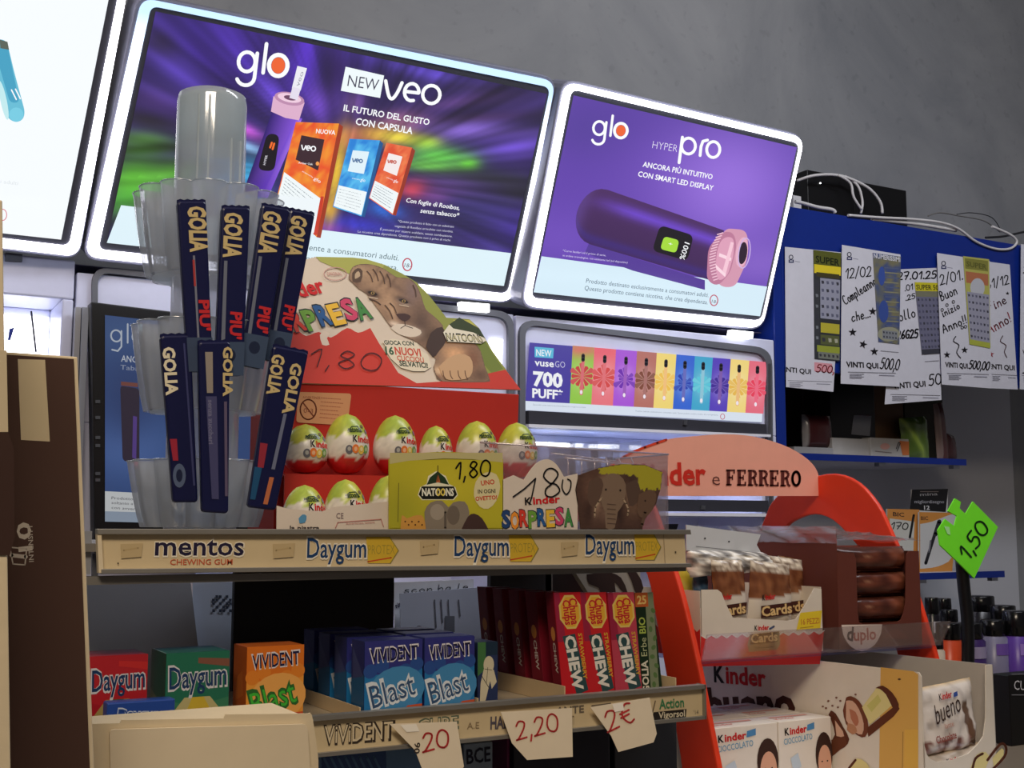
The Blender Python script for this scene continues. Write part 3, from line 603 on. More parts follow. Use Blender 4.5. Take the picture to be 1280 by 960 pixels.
a.text('Prodotto destinato', (139, 624), (195, 627), 3.5, (70, 70, 80)); a.text('soltanto a maggiorenni', (139, 630), (200, 633), 3.5, (70, 70, 80)); a.text('con avvertenze', (139, 636), (185, 639), 3.5, (70, 70, 80))
for y in (500, 520, 545, 555, 590, 598): a.rect(119, y, 125, y+4, (60, 62, 66))
a.build('screen', printmat('screen_print', .25, .4, .5), t)

for k, (x0, x1) in enumerate(((.0, .42), (.52, 1.5), (1.6, 2.3))):      # unseen fill lamps added below the signs to brighten the cabinet fronts
    area('cabinet_fill_light', ((x0+x1)/2, 2.50, 1.965), ((x0+x1)/2, 2.82, 1.62), x1-x0, .03, .55*(x1-x0), (.80, .86, 1))
for z, y in ((P(700, 548, v=VC).z, VC+.12),):
    area('cabinet_strip_light', (1.95, y, z), (1.95, y+.05, 1.2), .7, .03, 1.2, (.80, .86, 1))
# ------------------------------------------------------------------ blue shelf unit on the right
VB = 2.74; FB = front(VB)
ub0 = P(969, 500, v=VB).x+.004; ub1 = P(982, 500, v=VB).x; ztop = P(1100, 277, v=VB).z
t = thing('shelf_unit', (2.9, 3.0, 0), 'blue fronted wall unit with pale back panel, to the right of the lit cabinets', 'shelves')
Geo().box(ub0, ub1, VB, 3.29, 0, ztop).build('side_panel', M_BLUE, t, bevel=.002)
zf = P(1040, 466, v=VB).z
Geo().box(ub1, 4.15, VB, VB+.02, zf, ztop).build('fascia', M_BLUE, t, bevel=.002)
Geo().box(ub1, 4.15, VB+.02, 3.29, ztop-.02, ztop).build('top_board', M_BLUE, t)
Geo().box(ub1, 4.15, 3.27, 3.29, 0, ztop-.02).build('back_panel', mat('pale_grey_board', (200, 202, 210), .6, scale=3), t)
VS = 2.86
e1 = P(1207, 573, v=VS); zs1 = P(1100, 570, v=VS).z
def shelf(x1, z, th):
    s_ = Geo().box(ub1, x1, VS+.004, 3.27, z-th, z).build('shelf', mat('white_board', (190, 190, 200), .5), t)
    Geo().box(ub1, x1, VS, VS+.004, z-th, z).box(x1, x1+.003, VS, 3.27, z-th, z).build('edge_band', M_BLUE, s_)
    Geo().box(x1-.05, x1-.02, VS+.01, VS+.03, z-th-.012, z-th).box(x1-.4, x1-.37, VS+.01, VS+.03, z-th-.012, z-th).build('bracket', M_METAL, t)
shelf(e1.x, zs1, .021)
e2 = P(1255, 715, v=VS); zs2 = P(1200, 715, v=VS).z; shelf(e2.x, zs2, .022)
# things on the top of the unit
def simplebox(name, label, cat, x0, y0, x1, y1, v, d, m, group=None, bev=.002, z0=None):
    a = P(x0, y1, v=v); b = P(x1, y0, v=v); z = a.z if z0 is None else z0
    g = Geo().box(a.x, b.x, v, v+d, z, max(b.z, z+.004)); return tag(g.build(name, m, bevel=bev), label, cat, group)
a = P(1010, 260, v=2.84); b = P(1068, 223, v=2.84); zr = b.z; zr2 = P(1100, 232, v=2.86).z
t = thing('router_box', (a.x, 2.84, ztop), 'black router box with a tiny white light, on top of the blue unit', 'router')
Geo().box(a.x, b.x, 2.84, 3.0, ztop, zr).build('housing', M_BLACK, t, bevel=.003)
p = P(1025, 229, v=2.84); Geo().box(p.x-.002, p.x+.002, 2.837, 2.84, p.z-.002, p.z+.002).build('light', mat('lamp_white', (255, 255, 255), .4, emis=3.0), t, label='tiny white light')
b2 = P(1133, 240, v=2.86); t = thing('router_box', (b.x+.1, 2.86, ztop), 'longer black box right of the router, on top of the blue unit', 'router')
Geo().box(b.x+.006, b2.x, 2.86, 3.05, ztop, zr2).build('housing', M_BLACK, t, bevel=.003)
b3 = P(1152, 268, v=2.84); Geo().prism(front(2.87), [(b2.x, ztop), (b3.x, ztop), (b2.x, ztop+.045)], .1, 0, map=False).build('side_wedge', M_BLACK, t)
CAB = mat('white_cable', (205, 203, 205), .45); CABD = mat('dark_cable', (38, 38, 42), .5); CABG = mat('grey_cable', (110, 108, 105), .5)
def cable(label, pts, r, m, v=2.80):
    q = smooth([tuple(P(x, y, v=(k[0] if k else v))) for x, y, *k in pts], 5)
    return tag(Geo().tube(q, r, 7).build('cable', m), label, 'cable')
cable('white cable arching over the black router', [(996, 226, 2.84), (1020, 219, 2.8), (1052, 220, 2.8), (1084, 234, 2.8), (1100, 252, 2.8), (1103, 267, 2.8)], .0048, CAB)
cable('white cable looping down in front of the router', [(1048, 219, 2.79), (1063, 229, 2.79), (1067, 246, 2.79), (1077, 262, 2.79)], .0042, CAB)
cable('second white loop hanging beside the first, in front of the router', [(1056, 220, 2.81), (1072, 232, 2.80), (1078, 252, 2.80), (1076, 267, 2.80)], .0042, CAB)
cable('long white cable along the top edge of the blue unit, drooping at the right', [(1060, 269), (1100, 272), (1140, 274), (1175, 278), (1198, 286), (1220, 302), (1244, 311), (1262, 311), (1271, 303), (1264, 294), (1240, 283)], .0045, CAB, 2.735)
cable('thick bundled white cable lying on the top edge, below the long one', [(1090, 274), (1130, 278), (1160, 282), (1195, 288)], .006, CAB, 2.745)
cable('white plug cable at the left end of the blue unit', [(994, 252), (1004, 254), (1022, 259), (1040, 262), (1044, 266)], .006, CAB, 2.76)
cable('thin grey wire arching above the right end of the unit', [(1160, 270), (1175, 266), (1200, 270), (1230, 276), (1250, 290)], .0022, CABG, 2.82)
cable('thin dark wire arching highest above the unit', [(1196, 268), (1215, 266), (1240, 272), (1252, 290)], .0016, CABD, 2.86)
cable('black cable lying at the far right on the unit', [(1232, 297), (1250, 296), (1262, 294), (1275, 291), (1290, 288)], .004, CABD, 2.80)
tag(Geo().box(P(992, 250, v=2.8).x, P(1002, 250, v=2.8).x, 2.8, 2.83, ztop, P(1000, 245, v=2.8).z).build('plug', CAB, bevel=.003), 'white plug standing on the left end of the blue unit', 'plug')
# ------------------------------------------------------------------ lottery sheets
INKT = printmat('printed_paper', .8, .15)
BKK = (28, 26, 32); PAP = (205, 205, 216)
def sheet(q, label, lift, draw, card=None, carddraw=None, bend=.0):
    p = FB.at(*FB.pix(*q[0])); t = thing('winning_ticket_sheet', p, label, 'paper', 'paper sheets taped along the blue unit')
    Geo().prism(FB, q, .0008, lift, PAP).build('paper', mat('white_paper', (205, 205, 216), .85), t)
    a = Art(FB, lift+.0003); draw(a); a.build('writing', INKT, t)
    if card:
        Geo().prism(FB, card, .0008, lift+.0016).build('scratch_card', mat('card_grey', (120, 120, 130), .5), t)
        a = Art(FB, lift+.0019); carddraw(a, card); a.build('card_print', INKG, t)
def star(a, x, y, r, col=BKK, rot=0): a.poly([(x+(r if k % 2 == 0 else r*.4)*math.cos(k*PI/5-PI/2+rot), y+(r if k % 2 == 0 else r*.4)*math.sin(k*PI/5-PI/2+rot)) for k in range(10)], col)
def logo(a, x, y): a.oval(x, y, 2.4, 2.6, 1, (50, 54, 90)); a.rect(x-3, y+3, x+3.5, y+7, (60, 64, 100)); a.rect(x-1.6, y+4, x+2, y+5.5, PAP); a.stroke([(x+5, y+5), (x+11, y+6)], .7, (140, 140, 160))
def vinti(a, p0, p1, h, t='VINTI QUI'):
    a.text(t, p0, p1, h, BKK, .025)
def foot(a, x0, x1, y):
    a.stroke([(x0, y), (x1, y+1.5)], .6, (120, 120, 130), caps=False)
    for k in range(4): a.stroke([(x0+2, y+2.6+k*1.7), (x0+2+(x1-x0)*(.3-.05*(k % 2)), y+2.8+k*1.7)], .6, (110, 110, 125), caps=False)
    a.stroke([(x0+(x1-x0)*.65, y+4), (x1-2, y+4.6)], .9, (150, 150, 165), caps=False)
def grid(a, q, nx, ny, c1, c2, th=.5):
    a.poly(q, c1)
    for j in range(ny):
        for i in range(nx):
            b = bil(q, (i+.5)/nx, (j+.5)/ny); s = (q[1][0]-q[0][0])/nx*.28; a._up() if (i+j) == 0 else None
            a.poly([(b[0]-s, b[1]-s*1.2), (b[0]+s*.8, b[1]-s), (b[0]+s, b[1]+s), (b[0]-s*.6, b[1]+s*1.2)], c2 if (i*7+j*5) % 3 else (60, 60, 70), up=False)
def sub(q, a0, b0, a1, b1): return [bil(q, a0, b0), bil(q, a1, b0), bil(q, a1, b1), bil(q, a0, b1)]
def d1(a):
    logo(a, 987, 322); vinti(a, (981, 465), (1012, 468), 6, 'NTI QUI'); foot(a, 983, 1038, 476)
    a.poly([(1016, 453), (1038, 455), (1040, 466), (1016, 464)], (214, 150, 160)); a.hand('500,', (1018, 465), (1040, 467), 9, 1.3, (190, 50, 60))
def c1(a, q):
    a.poly(q, (54, 56, 60)); a.poly(sub(q, 0, 0, 1, .14), (90, 94, 40)); a.text('SUPER', bil(q, .08, .11), bil(q, .95, .12), 8, (22, 30, 18), .02)
    a.poly(sub(q, .02, .13, 1, .21), (226, 205, 50)); a.poly(sub(q, .1, .2, .95, .24), (70, 66, 40)); grid(a, sub(q, .24, .25, .98, .62), 4, 5, (150, 152, 170), (96, 98, 120)); grid(a, sub(q, .02, .27, .2, .95), 1, 7, (60, 62, 66), (120, 124, 130))
    a.poly(sub(q, .25, .66, .98, .75), (186, 176, 60)); grid(a, sub(q, .24, .77, .98, .86), 3, 1, (90, 96, 60), (170, 170, 150)); a.poly(sub(q, .1, .87, 1, .93), (150, 160, 60)); grid(a, sub(q, .15, .93, 1, .99), 5, 1, (120, 124, 116), (60, 60, 60))
sheet([(979.5, 309), (1050, 316), (1040, 490), (981, 484)], 'leftmost paper sheet with a green and yellow scratch card', .006, d1, [(1014.5, 313), (1049, 317), (1047, 452), (1016, 449)], c1)
def d2(a):
    logo(a, 1058, 319); a.hand('12/02', (1053, 349), (1085, 346), 12, 1.3, BKK); a.hand('Compleanno', (1053, 382), (1092, 356), 11, 1.3, BKK); a.hand('che...', (1061, 403), (1084, 397), 11, 1.3, BKK)
    star(a, 1087, 390, 5.5); star(a, 1062, 416, 5.5); star(a, 1075, 431, 5.5, rot=.3); star(a, 1089, 440, 5.5); vinti(a, (1054, 459), (1094, 461), 6.5); a.hand('500,0', (1096, 461), (1119, 463), 13, 1.3, BKK); foot(a, 1056, 1116, 465.5); a.stroke([(1097, 439), (1119, 441)], .6, (140, 140, 150))
def c2(a, q):
    def f(X, Y): 
        k = n2(X*.12, Y*.09, 4); return mixc((70, 84, 130), (122, 118, 92), max(0, min(1, .5+k*1.6)))
    a.raster(q, 10, 30, f); a.text('NUMERISSIMI', bil(q, .02, .055), bil(q, .98, .06), 5.5, (215, 215, 225), .02)
    for j in range(13): a.stroke([bil(q, .35, .15+j*.055), bil(q, .95, .14+j*.055)], 1.5, (140, 138, 110) if j % 2 else (90, 100, 130))
    a.ell(*bil(q, .5, .9), 14, 9, (150, 150, 130)); grid(a, sub(q, .2, .86, .9, .96), 5, 2, (130, 134, 140), (60, 66, 80)); a.ell(*bil(q, .28, .25), 4, 12, (60, 84, 160)); a.ell(*bil(q, .3, .65), 6, 14, (58, 80, 150))
sheet([(1049, 307), (1122, 319), (1121, 484), (1047.5, 480)], 'second paper sheet from the left with a blue scratch card and stars', .012, d2, [(1087, 317), (1122, 322), (1120, 431), (1094, 428)], c2)
def d3(a):
    a.hand('27.01.25', (1121, 350), (1169, 348), 9, 1.6, BKK); a.hand('.01', (1130, 364), (1140, 362), 7, 1.1, BKK); a.hand('.25', (1131, 376), (1143, 373), 6, 1.1, BKK); a.hand('ollo', (1123, 402), (1143, 396), 12, 1.3, BKK); a.hand('26G25', (1120, 424), (1146, 422), 10, 1.8, BKK)
    vinti(a, (1115, 486), (1156, 483), 7); a.hand('50', (1160, 482), (1175, 480), 13, 1.4, BKK); foot(a, 1112, 1174, 493); a.stroke([(1155, 452), (1172, 451)], .7, (130, 130, 140))
def c3(a, q):
    a.poly(sub(q, 0, 0, 1, .12), (200, 190, 40)); a.text('SUPER 50', bil(q, .04, .1), bil(q, .98, .1), 6, (40, 40, 30), .02); a.poly(sub(q, 0, .12, 1, .2), (120, 120, 100)); grid(a, sub(q, 0, .2, 1, .94), 6, 9, (108, 108, 132), (80, 80, 104)); a.poly(sub(q, 0, .93, 1, 1), (60, 60, 70))
sheet([(1119, 337), (1170, 335), (1176, 500), (1105, 505.5)], 'third paper sheet, hanging lowest, dated in heavy ink', .003, d3, [(1142, 353), (1172, 354), (1174, 442), (1151, 443.5)], c3)
def d4(a):
    logo(a, 1176, 330); a.hand('2/01.', (1172, 357), (1200, 350), 12, 1.3, BKK); a.hand('Buon', (1173, 377), (1193, 368), 11, 1.3, BKK); a.hand('inizio', (1175, 397), (1196, 386), 8, 1.2, BKK); a.hand('Anno!!', (1176, 417), (1205, 404), 10, 1.3, BKK)
    for x, y in ((1174, 388), (1180, 382), (1188, 378), (1199, 410), (1203, 409)): a.oval(x, y, 1.6, 1.7, .8, BKK)
    a.stroke(smooth([(1191, 421), (1188, 427), (1195, 432), (1192, 441), (1197, 448)]), 1.1, BKK); star(a, 1180, 444, 4.5); star(a, 1202, 438, 4.5); vinti(a, (1178, 459), (1206, 461), 6); a.hand('500,00', (1207, 461), (1232, 463), 10, 1.3, BKK); foot(a, 1180, 1232, 467)
def c4(a, q):
    a.poly(q, (178, 176, 90)); a.poly(sub(q, .05, .02, .95, .14), (130, 128, 60)); a.poly(sub(q, .05, .17, .95, .3), (176, 110, 76)); a.ell(*bil(q, .5, .34), 9, 12, (186, 188, 196)); grid(a, sub(q, .05, .4, .98, .94), 6, 7, (150, 150, 168), (96, 96, 116)); a.poly(sub(q, 0, .94, 1, 1), (170, 176, 70)); a.text('SUPER', bil(q, .1, .11), bil(q, .9, .12), 6, (90, 90, 40), .02)
def d5(a):
    a.hand('31/12', (1232, 362), (1260, 355), 11, 1.3, BKK); star(a, 1258, 367, 2.6); RD = (150, 60, 70)
    a.hand('Fine', (1235, 390), (1257, 379), 11, 1.3, (120, 60, 70)); a.hand('Anno!', (1236, 418), (1263, 402), 12, 1.3, RD); a.stroke(smooth([(1252, 420), (1249, 427), (1256, 432), (1254, 440), (1257, 447)]), 1.1, (90, 60, 66)); star(a, 1237, 443, 4.5, RD); vinti(a, (1235, 461), (1267, 463), 6, 'ENTI QUI'); foot(a, 1237, 1270, 468)
sheet([(1225.5, 326), (1261, 331), (1271, 487), (1228, 485)], 'fifth paper sheet from the left, with red handwriting', .004, d5)
sheet([(1168, 317), (1234, 327), (1236, 486), (1174, 481)], 'fourth paper sheet from the left, with a yellow scratch card', .011, d4, [(1200, 321), (1232.5, 325), (1234, 436), (1208, 431)], c4)
def d6(a):
    logo(a, 1284, 318); a.hand('21', (1275, 342), (1287, 341), 9, 1.4, BKK); vinti(a, (1274, 444), (1300, 446), 6); a.hand('27', (1274, 467), (1288, 468), 10, 1.2, BKK); foot(a, 1273, 1330, 470)
sheet([(1272, 306), (1340, 316), (1340, 492), (1270.5, 487)], 'paper sheet cut off by the right edge of the picture', .014, d6)

# ------------------------------------------------------------------ things on the upper blue shelf
def pouch(name, label, cat, q, v, T, cf, m=None, group=None, seed=1, wr=.003):
    return tag(Geo().pillow(front(v), q, T, cf, 12, 12, wr, seed=seed).build(name, m or INKF), label, cat, group)
FV = VS+.05
def stand(q, v, z):        # bring a packet's lower edge onto its shelf
    return q
GS = 'stock on the upper blue shelf'
simplebox('flat_tray', 'thin pale tray under the dark red packet, on the upper blue shelf', 'tray', 993, 560, 1042, 568, FV, .1, mat('pale_tray', (150, 150, 152), .6), GS, z0=zs1+.001)
zt_ = P(1000, 560, v=FV).z
pa, pb = P(1003, 555, v=FV+.03), P(1037, 520, v=FV+.03)
F3 = front(FV+.03)
tag(Geo().pillow(F3, [(pa.x, pb.z), (pb.x, pb.z), (pb.x, zt_+.001), (pa.x, zt_+.001)], .05, lambda a, b: (150, 148, 150) if a < .12 or a > .9 else mixc((96, 40, 40), (60, 26, 30), b), map=False).build('snack_packet', INKF), 'dark red packet with silver edges at the left end of the upper blue shelf', 'packet', GS)
simplebox('low_carton', 'low white carton below the black box, on the upper blue shelf', 'carton', 1041, 549, 1087, 568, FV, .12, mat('dusty_white_card', (170, 168, 165), .7), GS, z0=zs1+.001)
o = simplebox('low_carton', 'low white carton with an orange corner and pen scribble, upper blue shelf', 'carton', 1089, 549, 1136, 570, FV-.01, .12, mat('dusty_white_card', (170, 168, 165), .7), GS, z0=zs1+.001)
a = Art(front(FV-.01), .001); a.poly([(1124, 551), (1136, 552), (1136, 569), (1128, 569)], (190, 110, 60)); a.stroke([(1120, 561), (1123, 553), (1125, 554), (1121, 564)], 1, (40, 40, 50)); a.ell(1106, 558, 6, 4, (196, 150, 140)); a.stroke([(1094, 564), (1114, 566)], 1, (120, 110, 110)); a.build('printed_face', INK, o)
zc1 = P(1060, 549, v=FV).z+.002
p0, p1 = P(1039, 549, v=FV+.03), P(1092, 470, v=FV+.03)
o = tag(Geo().box(p0.x, p1.x, FV+.03, FV+.1, zc1, p1.z).build('black_box', M_BLACK, bevel=.002), 'black box with a grey code label, standing on the low white carton', 'box', GS)
Geo().prism(front(FV+.03), [(1067, 519), (1089, 520), (1087, 545), (1064, 543)], .001, .001).build('label_sticker', mat('sticker_grey', (110, 114, 124), .6), o)
p0, p1 = P(1004, 515, v=FV+.16), P(1090, 478, v=FV+.16)
tag(Geo().box(p0.x, p1.x-.06, FV+.16, FV+.26, zs1+.001, p1.z).build('tall_box', mat('dark_maroon_card', (52, 30, 34), .5), bevel=.002), 'dark maroon tall box at the back, behind the dark red packet', 'box', GS)
p0, p1 = P(1094, 546, v=FV+.05), P(1128, 482, v=FV+.05)
tag(Geo().box(p0.x, p1.x, FV+.05, FV+.11, P(1100, 549, v=FV-.01).z+.002, p1.z).build('tall_box', mat('brown_card', (88, 62, 36), .6), bevel=.002), 'brown box beside the black box on the upper blue shelf', 'box', GS)
q = [P(1123, 523, v=FV+.02), P(1158, 520, v=FV+.02)]
tag(Geo().pillow(front(FV+.02), [(q[0].x, q[0].z), (q[1].x, q[1].z), (q[1].x, zs1+.001), (q[0].x+.01, zs1+.001)], .04, lambda a, b: mixc((84, 110, 40), (150, 175, 70), max(0, math.exp(-((a-b*.8)/.1)**2))), map=False, seed=5, wr=.006).build('green_bag', INKF), 'green shiny bag on the upper blue shelf', 'bag', GS)
q = [P(1166, 505, v=FV+.04), P(1178, 503, v=FV+.04)]
tag(Geo().pillow(front(FV+.04), [(q[0].x, q[0].z), (q[1].x, q[1].z), (q[1].x+.02, zs1+.001), (q[0].x+.01, zs1+.001)], .02, lambda a, b: (130, 110, 105) if a < .5 else (86, 50, 50), map=False, seed=6).build('slim_packet', INKF), 'slim upright packet near the right end of the upper blue shelf', 'packet', GS)
q = [P(1180, 540, v=FV+.05), P(1192, 545, v=FV+.05)]
tag(Geo().pillow(front(FV+.05), [(q[0].x, q[0].z), (q[1].x, q[1].z), (q[1].x+.01, zs1+.001), (q[0].x, zs1+.001)], .03, lambda a, b: (70, 44, 46), map=False, seed=8).build('slim_packet', INKF), 'short dark packet at the right end of the upper blue shelf', 'packet', GS)
p0, p1 = P(1130, 500, v=FV+.14), P(1196, 470, v=FV+.14)
tag(Geo().box(p0.x, p1.x-.08, FV+.14, FV+.24, zs1+.001, p1.z).build('tall_box', mat('dark_olive_card', (56, 52, 34), .6), bevel=.002), 'dark box at the back behind the green bag', 'box', GS)
# lower blue shelf: pen cards
GP = 'pen packs on the lower blue shelf'
def pencard(label, q, v, draw, base=(196, 150, 90)):
    f_ = front(v); q = [f_.pix(*p) for p in q]; q = [q[0], q[1], (q[2][0], zs2+.0006), (q[3][0], zs2+.0006)]
    t = tag(Geo().prism(f_, q, .006, 0, base, map=False).build('pen_pack', mat('pack_card', (206, 206, 205), .5)), label, 'pen pack', GP)
    a = Art(front(v), .0006); draw(a); a.build('printed_face', INKG, t)
def dA(a):
    a.poly([(1109, 636), (1149, 637), (1149, 700), (1109, 700)], (206, 140, 70)); a.poly([(1112, 648), (1143, 652), (1141, 700), (1112, 700)], (205, 205, 198)); a.text('BIC', (1116, 645), (1130, 646), 5, (60, 40, 30), .02); a.hand('170', (1113, 661), (1134, 662), 8, 1.3, (30, 30, 36)); a.stroke([(1142, 644), (1137, 672)], 3, (24, 24, 28))
pencard('orange and white pen pack priced by hand, left end of the lower blue shelf', [(1109, 636), (1149, 637), (1149, 716), (1109, 716)], VS+.075, dA)
def dB(a):
    a.poly([(1149, 640), (1196, 641), (1190, 716), (1149, 717)], (206, 140, 66)); a.poly(smooth([(1150, 655), (1165, 652), (1195, 642), (1193, 660), (1190, 696), (1172, 708), (1150, 711)]), (205, 206, 206)); a.text('BIC', (1151, 650), (1160, 650), 4.5, (70, 40, 30), .02)
    a.stroke([(1172, 656), (1157, 704)], 4, (34, 34, 40)); a.stroke([(1174, 652), (1169, 668)], 5.5, (50, 50, 58)); a.stroke([(1163, 676), (1161, 690)], 2, (130, 130, 140))
pencard('white pen pack with an orange frame and a slanting black pen', [(1149, 640), (1196, 641), (1190, 716), (1149, 717)], VS+.06, dB)
def dC(a):
    a.poly([(1140, 612), (1185, 611), (1182, 640), (1137, 637)], (16, 15, 18)); a.text('mina', (1150, 620), (1172, 619), 4, (190, 190, 195), .01); a.text('migliordisegno', (1143, 629), (1180, 629), 4, (180, 180, 188)); a.text('12', (1155, 637), (1162, 637), 5, (215, 215, 215), .02); a.rect(1150, 614, 1173, 615, (160, 150, 150))
pencard('black card of leads numbered twelve, behind the orange pen packs', [(1140, 612), (1185, 611), (1183, 716), (1140, 716)], VS+.11, dC)

# ------------------------------------------------------------------ counter
struct_c = thing('counter', (1.2, 1.5, 0), 'shop counter under the sweets, dark front', 'counter')
Geo().box(-.5, 2.75, .62, 2.28, 0, .92).build('body', mat('counter_body', (70, 62, 58), .6), struct_c, bevel=.004)
Geo().box(-.52, 2.77, .6, 2.30, .92, .95).build('worktop', mat('counter_top', (120, 108, 92), .4), struct_c, bevel=.004)
ZC = .95
# bottles at the lower right
VBt = 2.02
def bottle(x0, x1, ycap0, ycap1, v, body, label, cap=(18, 18, 20), lab=None, zb=None, group='small bottles with black caps at the lower right'):
    a = P(x0, ycap1, v=v); b = P(x1, ycap0, v=v); r = (b.x-a.x)/2; cx = (a.x+b.x)/2; zc = a.z; ztp = b.z; zb = zb if zb is not None else zc-.085
    t = thing('cosmetic_bottle', (cx, v+r, zb), label, 'bottle', group)
    Geo().lathe([(0, zb), (r*.92, zb), (r, zb+.004), (r, zc-.006), (r*.8, zc-.001), (r*.8, zc)], (cx, v+r, 0), 20).build('body', body, t)
    Geo().lathe([(r*.86, zc), (r*.88, zc+.001), (r*.86, ztp-.002), (r*.8, ztp), (0, ztp)], (cx, v+r, 0), 20).build('cap', mat('glossy_black', (16, 16, 18), .18), t)
    if lab:
        g = Geo(); n = 8; vs = []
        for k in range(n+1):
            an = -PI/2-.7+1.4*k/n
            for z in (zc-.045, zc-.018): vs.append((cx+(r+.0006)*math.cos(an), v+r+(r+.0006)*math.sin(an), z))
        g.add(vs, [(2*k, 2*k+2, 2*k+3, 2*k+1) for k in range(n)], lab); g.build('label_band', INKG, t)
bO = mat('bottle_orange', (214, 78, 40), .3); bP = mat('bottle_purple', (58, 38, 92), .3); bG = mat('bottle_grey', (120, 116, 140), .3); bK = mat('bottle_black', (24, 22, 28), .25); bV = mat('bottle_violet', (92, 60, 150), .3); bW = mat('bottle_pale', (196, 180, 160), .4)
bottle(1188, 1212, 779, 801, 2.0, bO, 'bottle with an orange body and black cap, front row', zb=ZC+.001)
bottle(1214, 1240, 779, 800, 2.0, bP, 'dark purple bottle with a grey label, front row, right of the orange one', lab=(150, 140, 170), zb=ZC+.001)
bottle(1244, 1267, 775, 796, 2.01, bG, 'grey violet bottle, front row, right of the dark purple one', lab=(110, 80, 160), zb=ZC+.001)
bottle(1274, 1297, 764, 796, 1.98, bV, 'violet bottle cut off by the right edge', lab=(150, 120, 200), zb=ZC+.001)
bottle(1150, 1166, 765, 789, 2.06, bK, 'black capped bottle half hidden by the orange stand, leftmost', zb=ZC+.001)
bottle(1166, 1179, 747, 768, 2.13, bK, 'narrow bottle with a white band, behind the leftmost one', lab=(225, 225, 230), zb=ZC+.001)
bottle(1181, 1195, 748, 764, 2.20, bK, 'black bottle at the back, left of the black tag stem', zb=ZC+.001)
bottle(1170, 1186, 800, 812, 1.98, bW, 'pale bottle low in front beside the orange stand', zb=ZC+.001)
bottle(1229, 1254, 745, 765, 2.22, bK, 'black bottle at the back, right of the tag stem', zb=ZC+.001)
bottle(1257, 1280, 757, 776, 2.12, bK, 'black bottle in the second row near the right edge', zb=ZC+.001)
bottle(1188, 1204, 762, 778, 2.17, bK, 'black bottle in the second row, behind the orange one', zb=ZC+.001)
p0, p1 = P(1262, 872, v=1.72), P(1330, 838, v=1.72)
o = tag(Geo().box(p0.x, p1.x, 1.72, 1.76, ZC+.0005, p1.z).build('sign_block', M_BLACK, bevel=.002), 'black block with white letters at the right edge, in front of the bottles', 'sign')
a = Art(front(1.72), .001); a.text('CURVE', (1267, 862), (1300, 864), 12, (210, 210, 215)); a.rect(1264, 842, 1330, 843, (130, 130, 135)); a.rect(1264, 868, 1330, 869, (130, 130, 135)); a.build('lettering', INKG, o)
# green price tag on a black stem
p0 = P(1212, 778, v=1.99); 
t = thing('price_tag', (p0.x, 1.97, ZC), 'fluorescent green handwritten price tag on a black stem above the bottles', 'price tag')
pts = [(1210, 860), (1210, 800), (1209, 770), (1205, 735), (1202, 700)]
Geo().tube(smooth([tuple(P(x, y, v=1.955)) for x, y in pts], 4), .0145, 10).tube([P(1210, 860, v=1.955), (P(1210, 860, v=1.955).x, 1.955, ZC+.001)], .0145, 10).build('stem', M_BLACK, t)
T = Plane(P(1200, 700, v=1.93), (1, .12, 0), (0, .1, 1))
c = lambda x, y: (1100+x/4, 620+y/4)
Geo().prism(T, [c(*p) for p in ((375, 12), (405, 30), (398, 62), (428, 90), (465, 28), (590, 155), (472, 412), (395, 335), (300, 245), (290, 170), (325, 115), (372, 150), (385, 100), (340, 75))], .003).build('tag_card', mat('fluorescent_green', (120, 235, 40), .5, emis=.0), t)
a = Art(T, .001); a.hand('1,50', c(440, 328), c(545, 165), 18, 2.3, (20, 50, 20), slant=.2); a.poly([c(*p) for p in ((318, 150), (345, 155), (350, 195), (335, 190))], (170, 230, 150)); a.build('handwriting', INK, t)
# ------------------------------------------------------------------ orange sweets stand
RED = (206, 30, 34); KBR = (70, 34, 26)
def kinder(a, p0, p1, h, col=RED, kc=(22, 18, 20), bold=.03):
    m = (lerp(p0[0], p1[0], .2), lerp(p0[1], p1[1], .2)); m2 = (lerp(p0[0], p1[0], .23), lerp(p0[1], p1[1], .23))
    a.text('K', p0, m, h, kc, bold); a.text('inder', m2, p1, h*1.02, col, bold)
def block(a, t, p0, p1, h, cols, bold=.05):
    n = len(t)
    for k, ch in enumerate(t):
        q0 = (lerp(p0[0], p1[0], (k+.02)/n), lerp(p0[1], p1[1], (k+.02)/n)); q1 = (lerp(p0[0], p1[0], (k+.96)/n), lerp(p0[1], p1[1], (k+.96)/n)); dy = (1.4 if k % 2 else -.8)*h/20
        a.text(ch, (q0[0]-h*.03, q0[1]+dy+h*.03), (q1[0]+h*.05, q1[1]+dy+h*.03), h*1.08, (30, 40, 50), bold+.05); a.text(ch, (q0[0], q0[1]+dy), (q1[0], q1[1]+dy), h, cols[k % len(cols)], bold)
SOR = [(40, 70, 120), (240, 150, 50), (214, 62, 44), (110, 160, 60), (40, 90, 150), (236, 190, 60), (210, 70, 110), (70, 140, 70)]
UL, UR = 1.15, 1.65
t = thing('sweets_stand', ((UL+UR)/2, 1.65, ZC), 'orange red sweets stand with arched sides and peach header board, right of the candy shelves', 'display stand')
pR = lambda x, y: (-P(x, y, u=UR).y, P(x, y, u=UR).z)
out = [pR(*p) for p in ((958, 646), (966, 628), (985, 610), (1012, 598), (1045, 592), (1074, 603), (1098, 630), (1113, 660), (1134, 708), (1150, 750), (1170, 815))]
out = smooth(out, 3)+[(-1.43, 1.05), (-1.42, ZC+.001), (-1.50, ZC+.001)]
inn = smooth([(-1.52, 1.05), (-1.547, 1.15), (-1.58, 1.26), (-1.60, 1.32), (-1.65, 1.37), (-1.70, 1.408), (-1.75, 1.42), (-1.80, 1.41), (-1.83, 1.395), (-1.86, 1.36)], 3)
back = [(-1.87, ZC+.001), (-1.96, ZC+.001), (-1.96, 1.30), (-1.92, 1.37)]
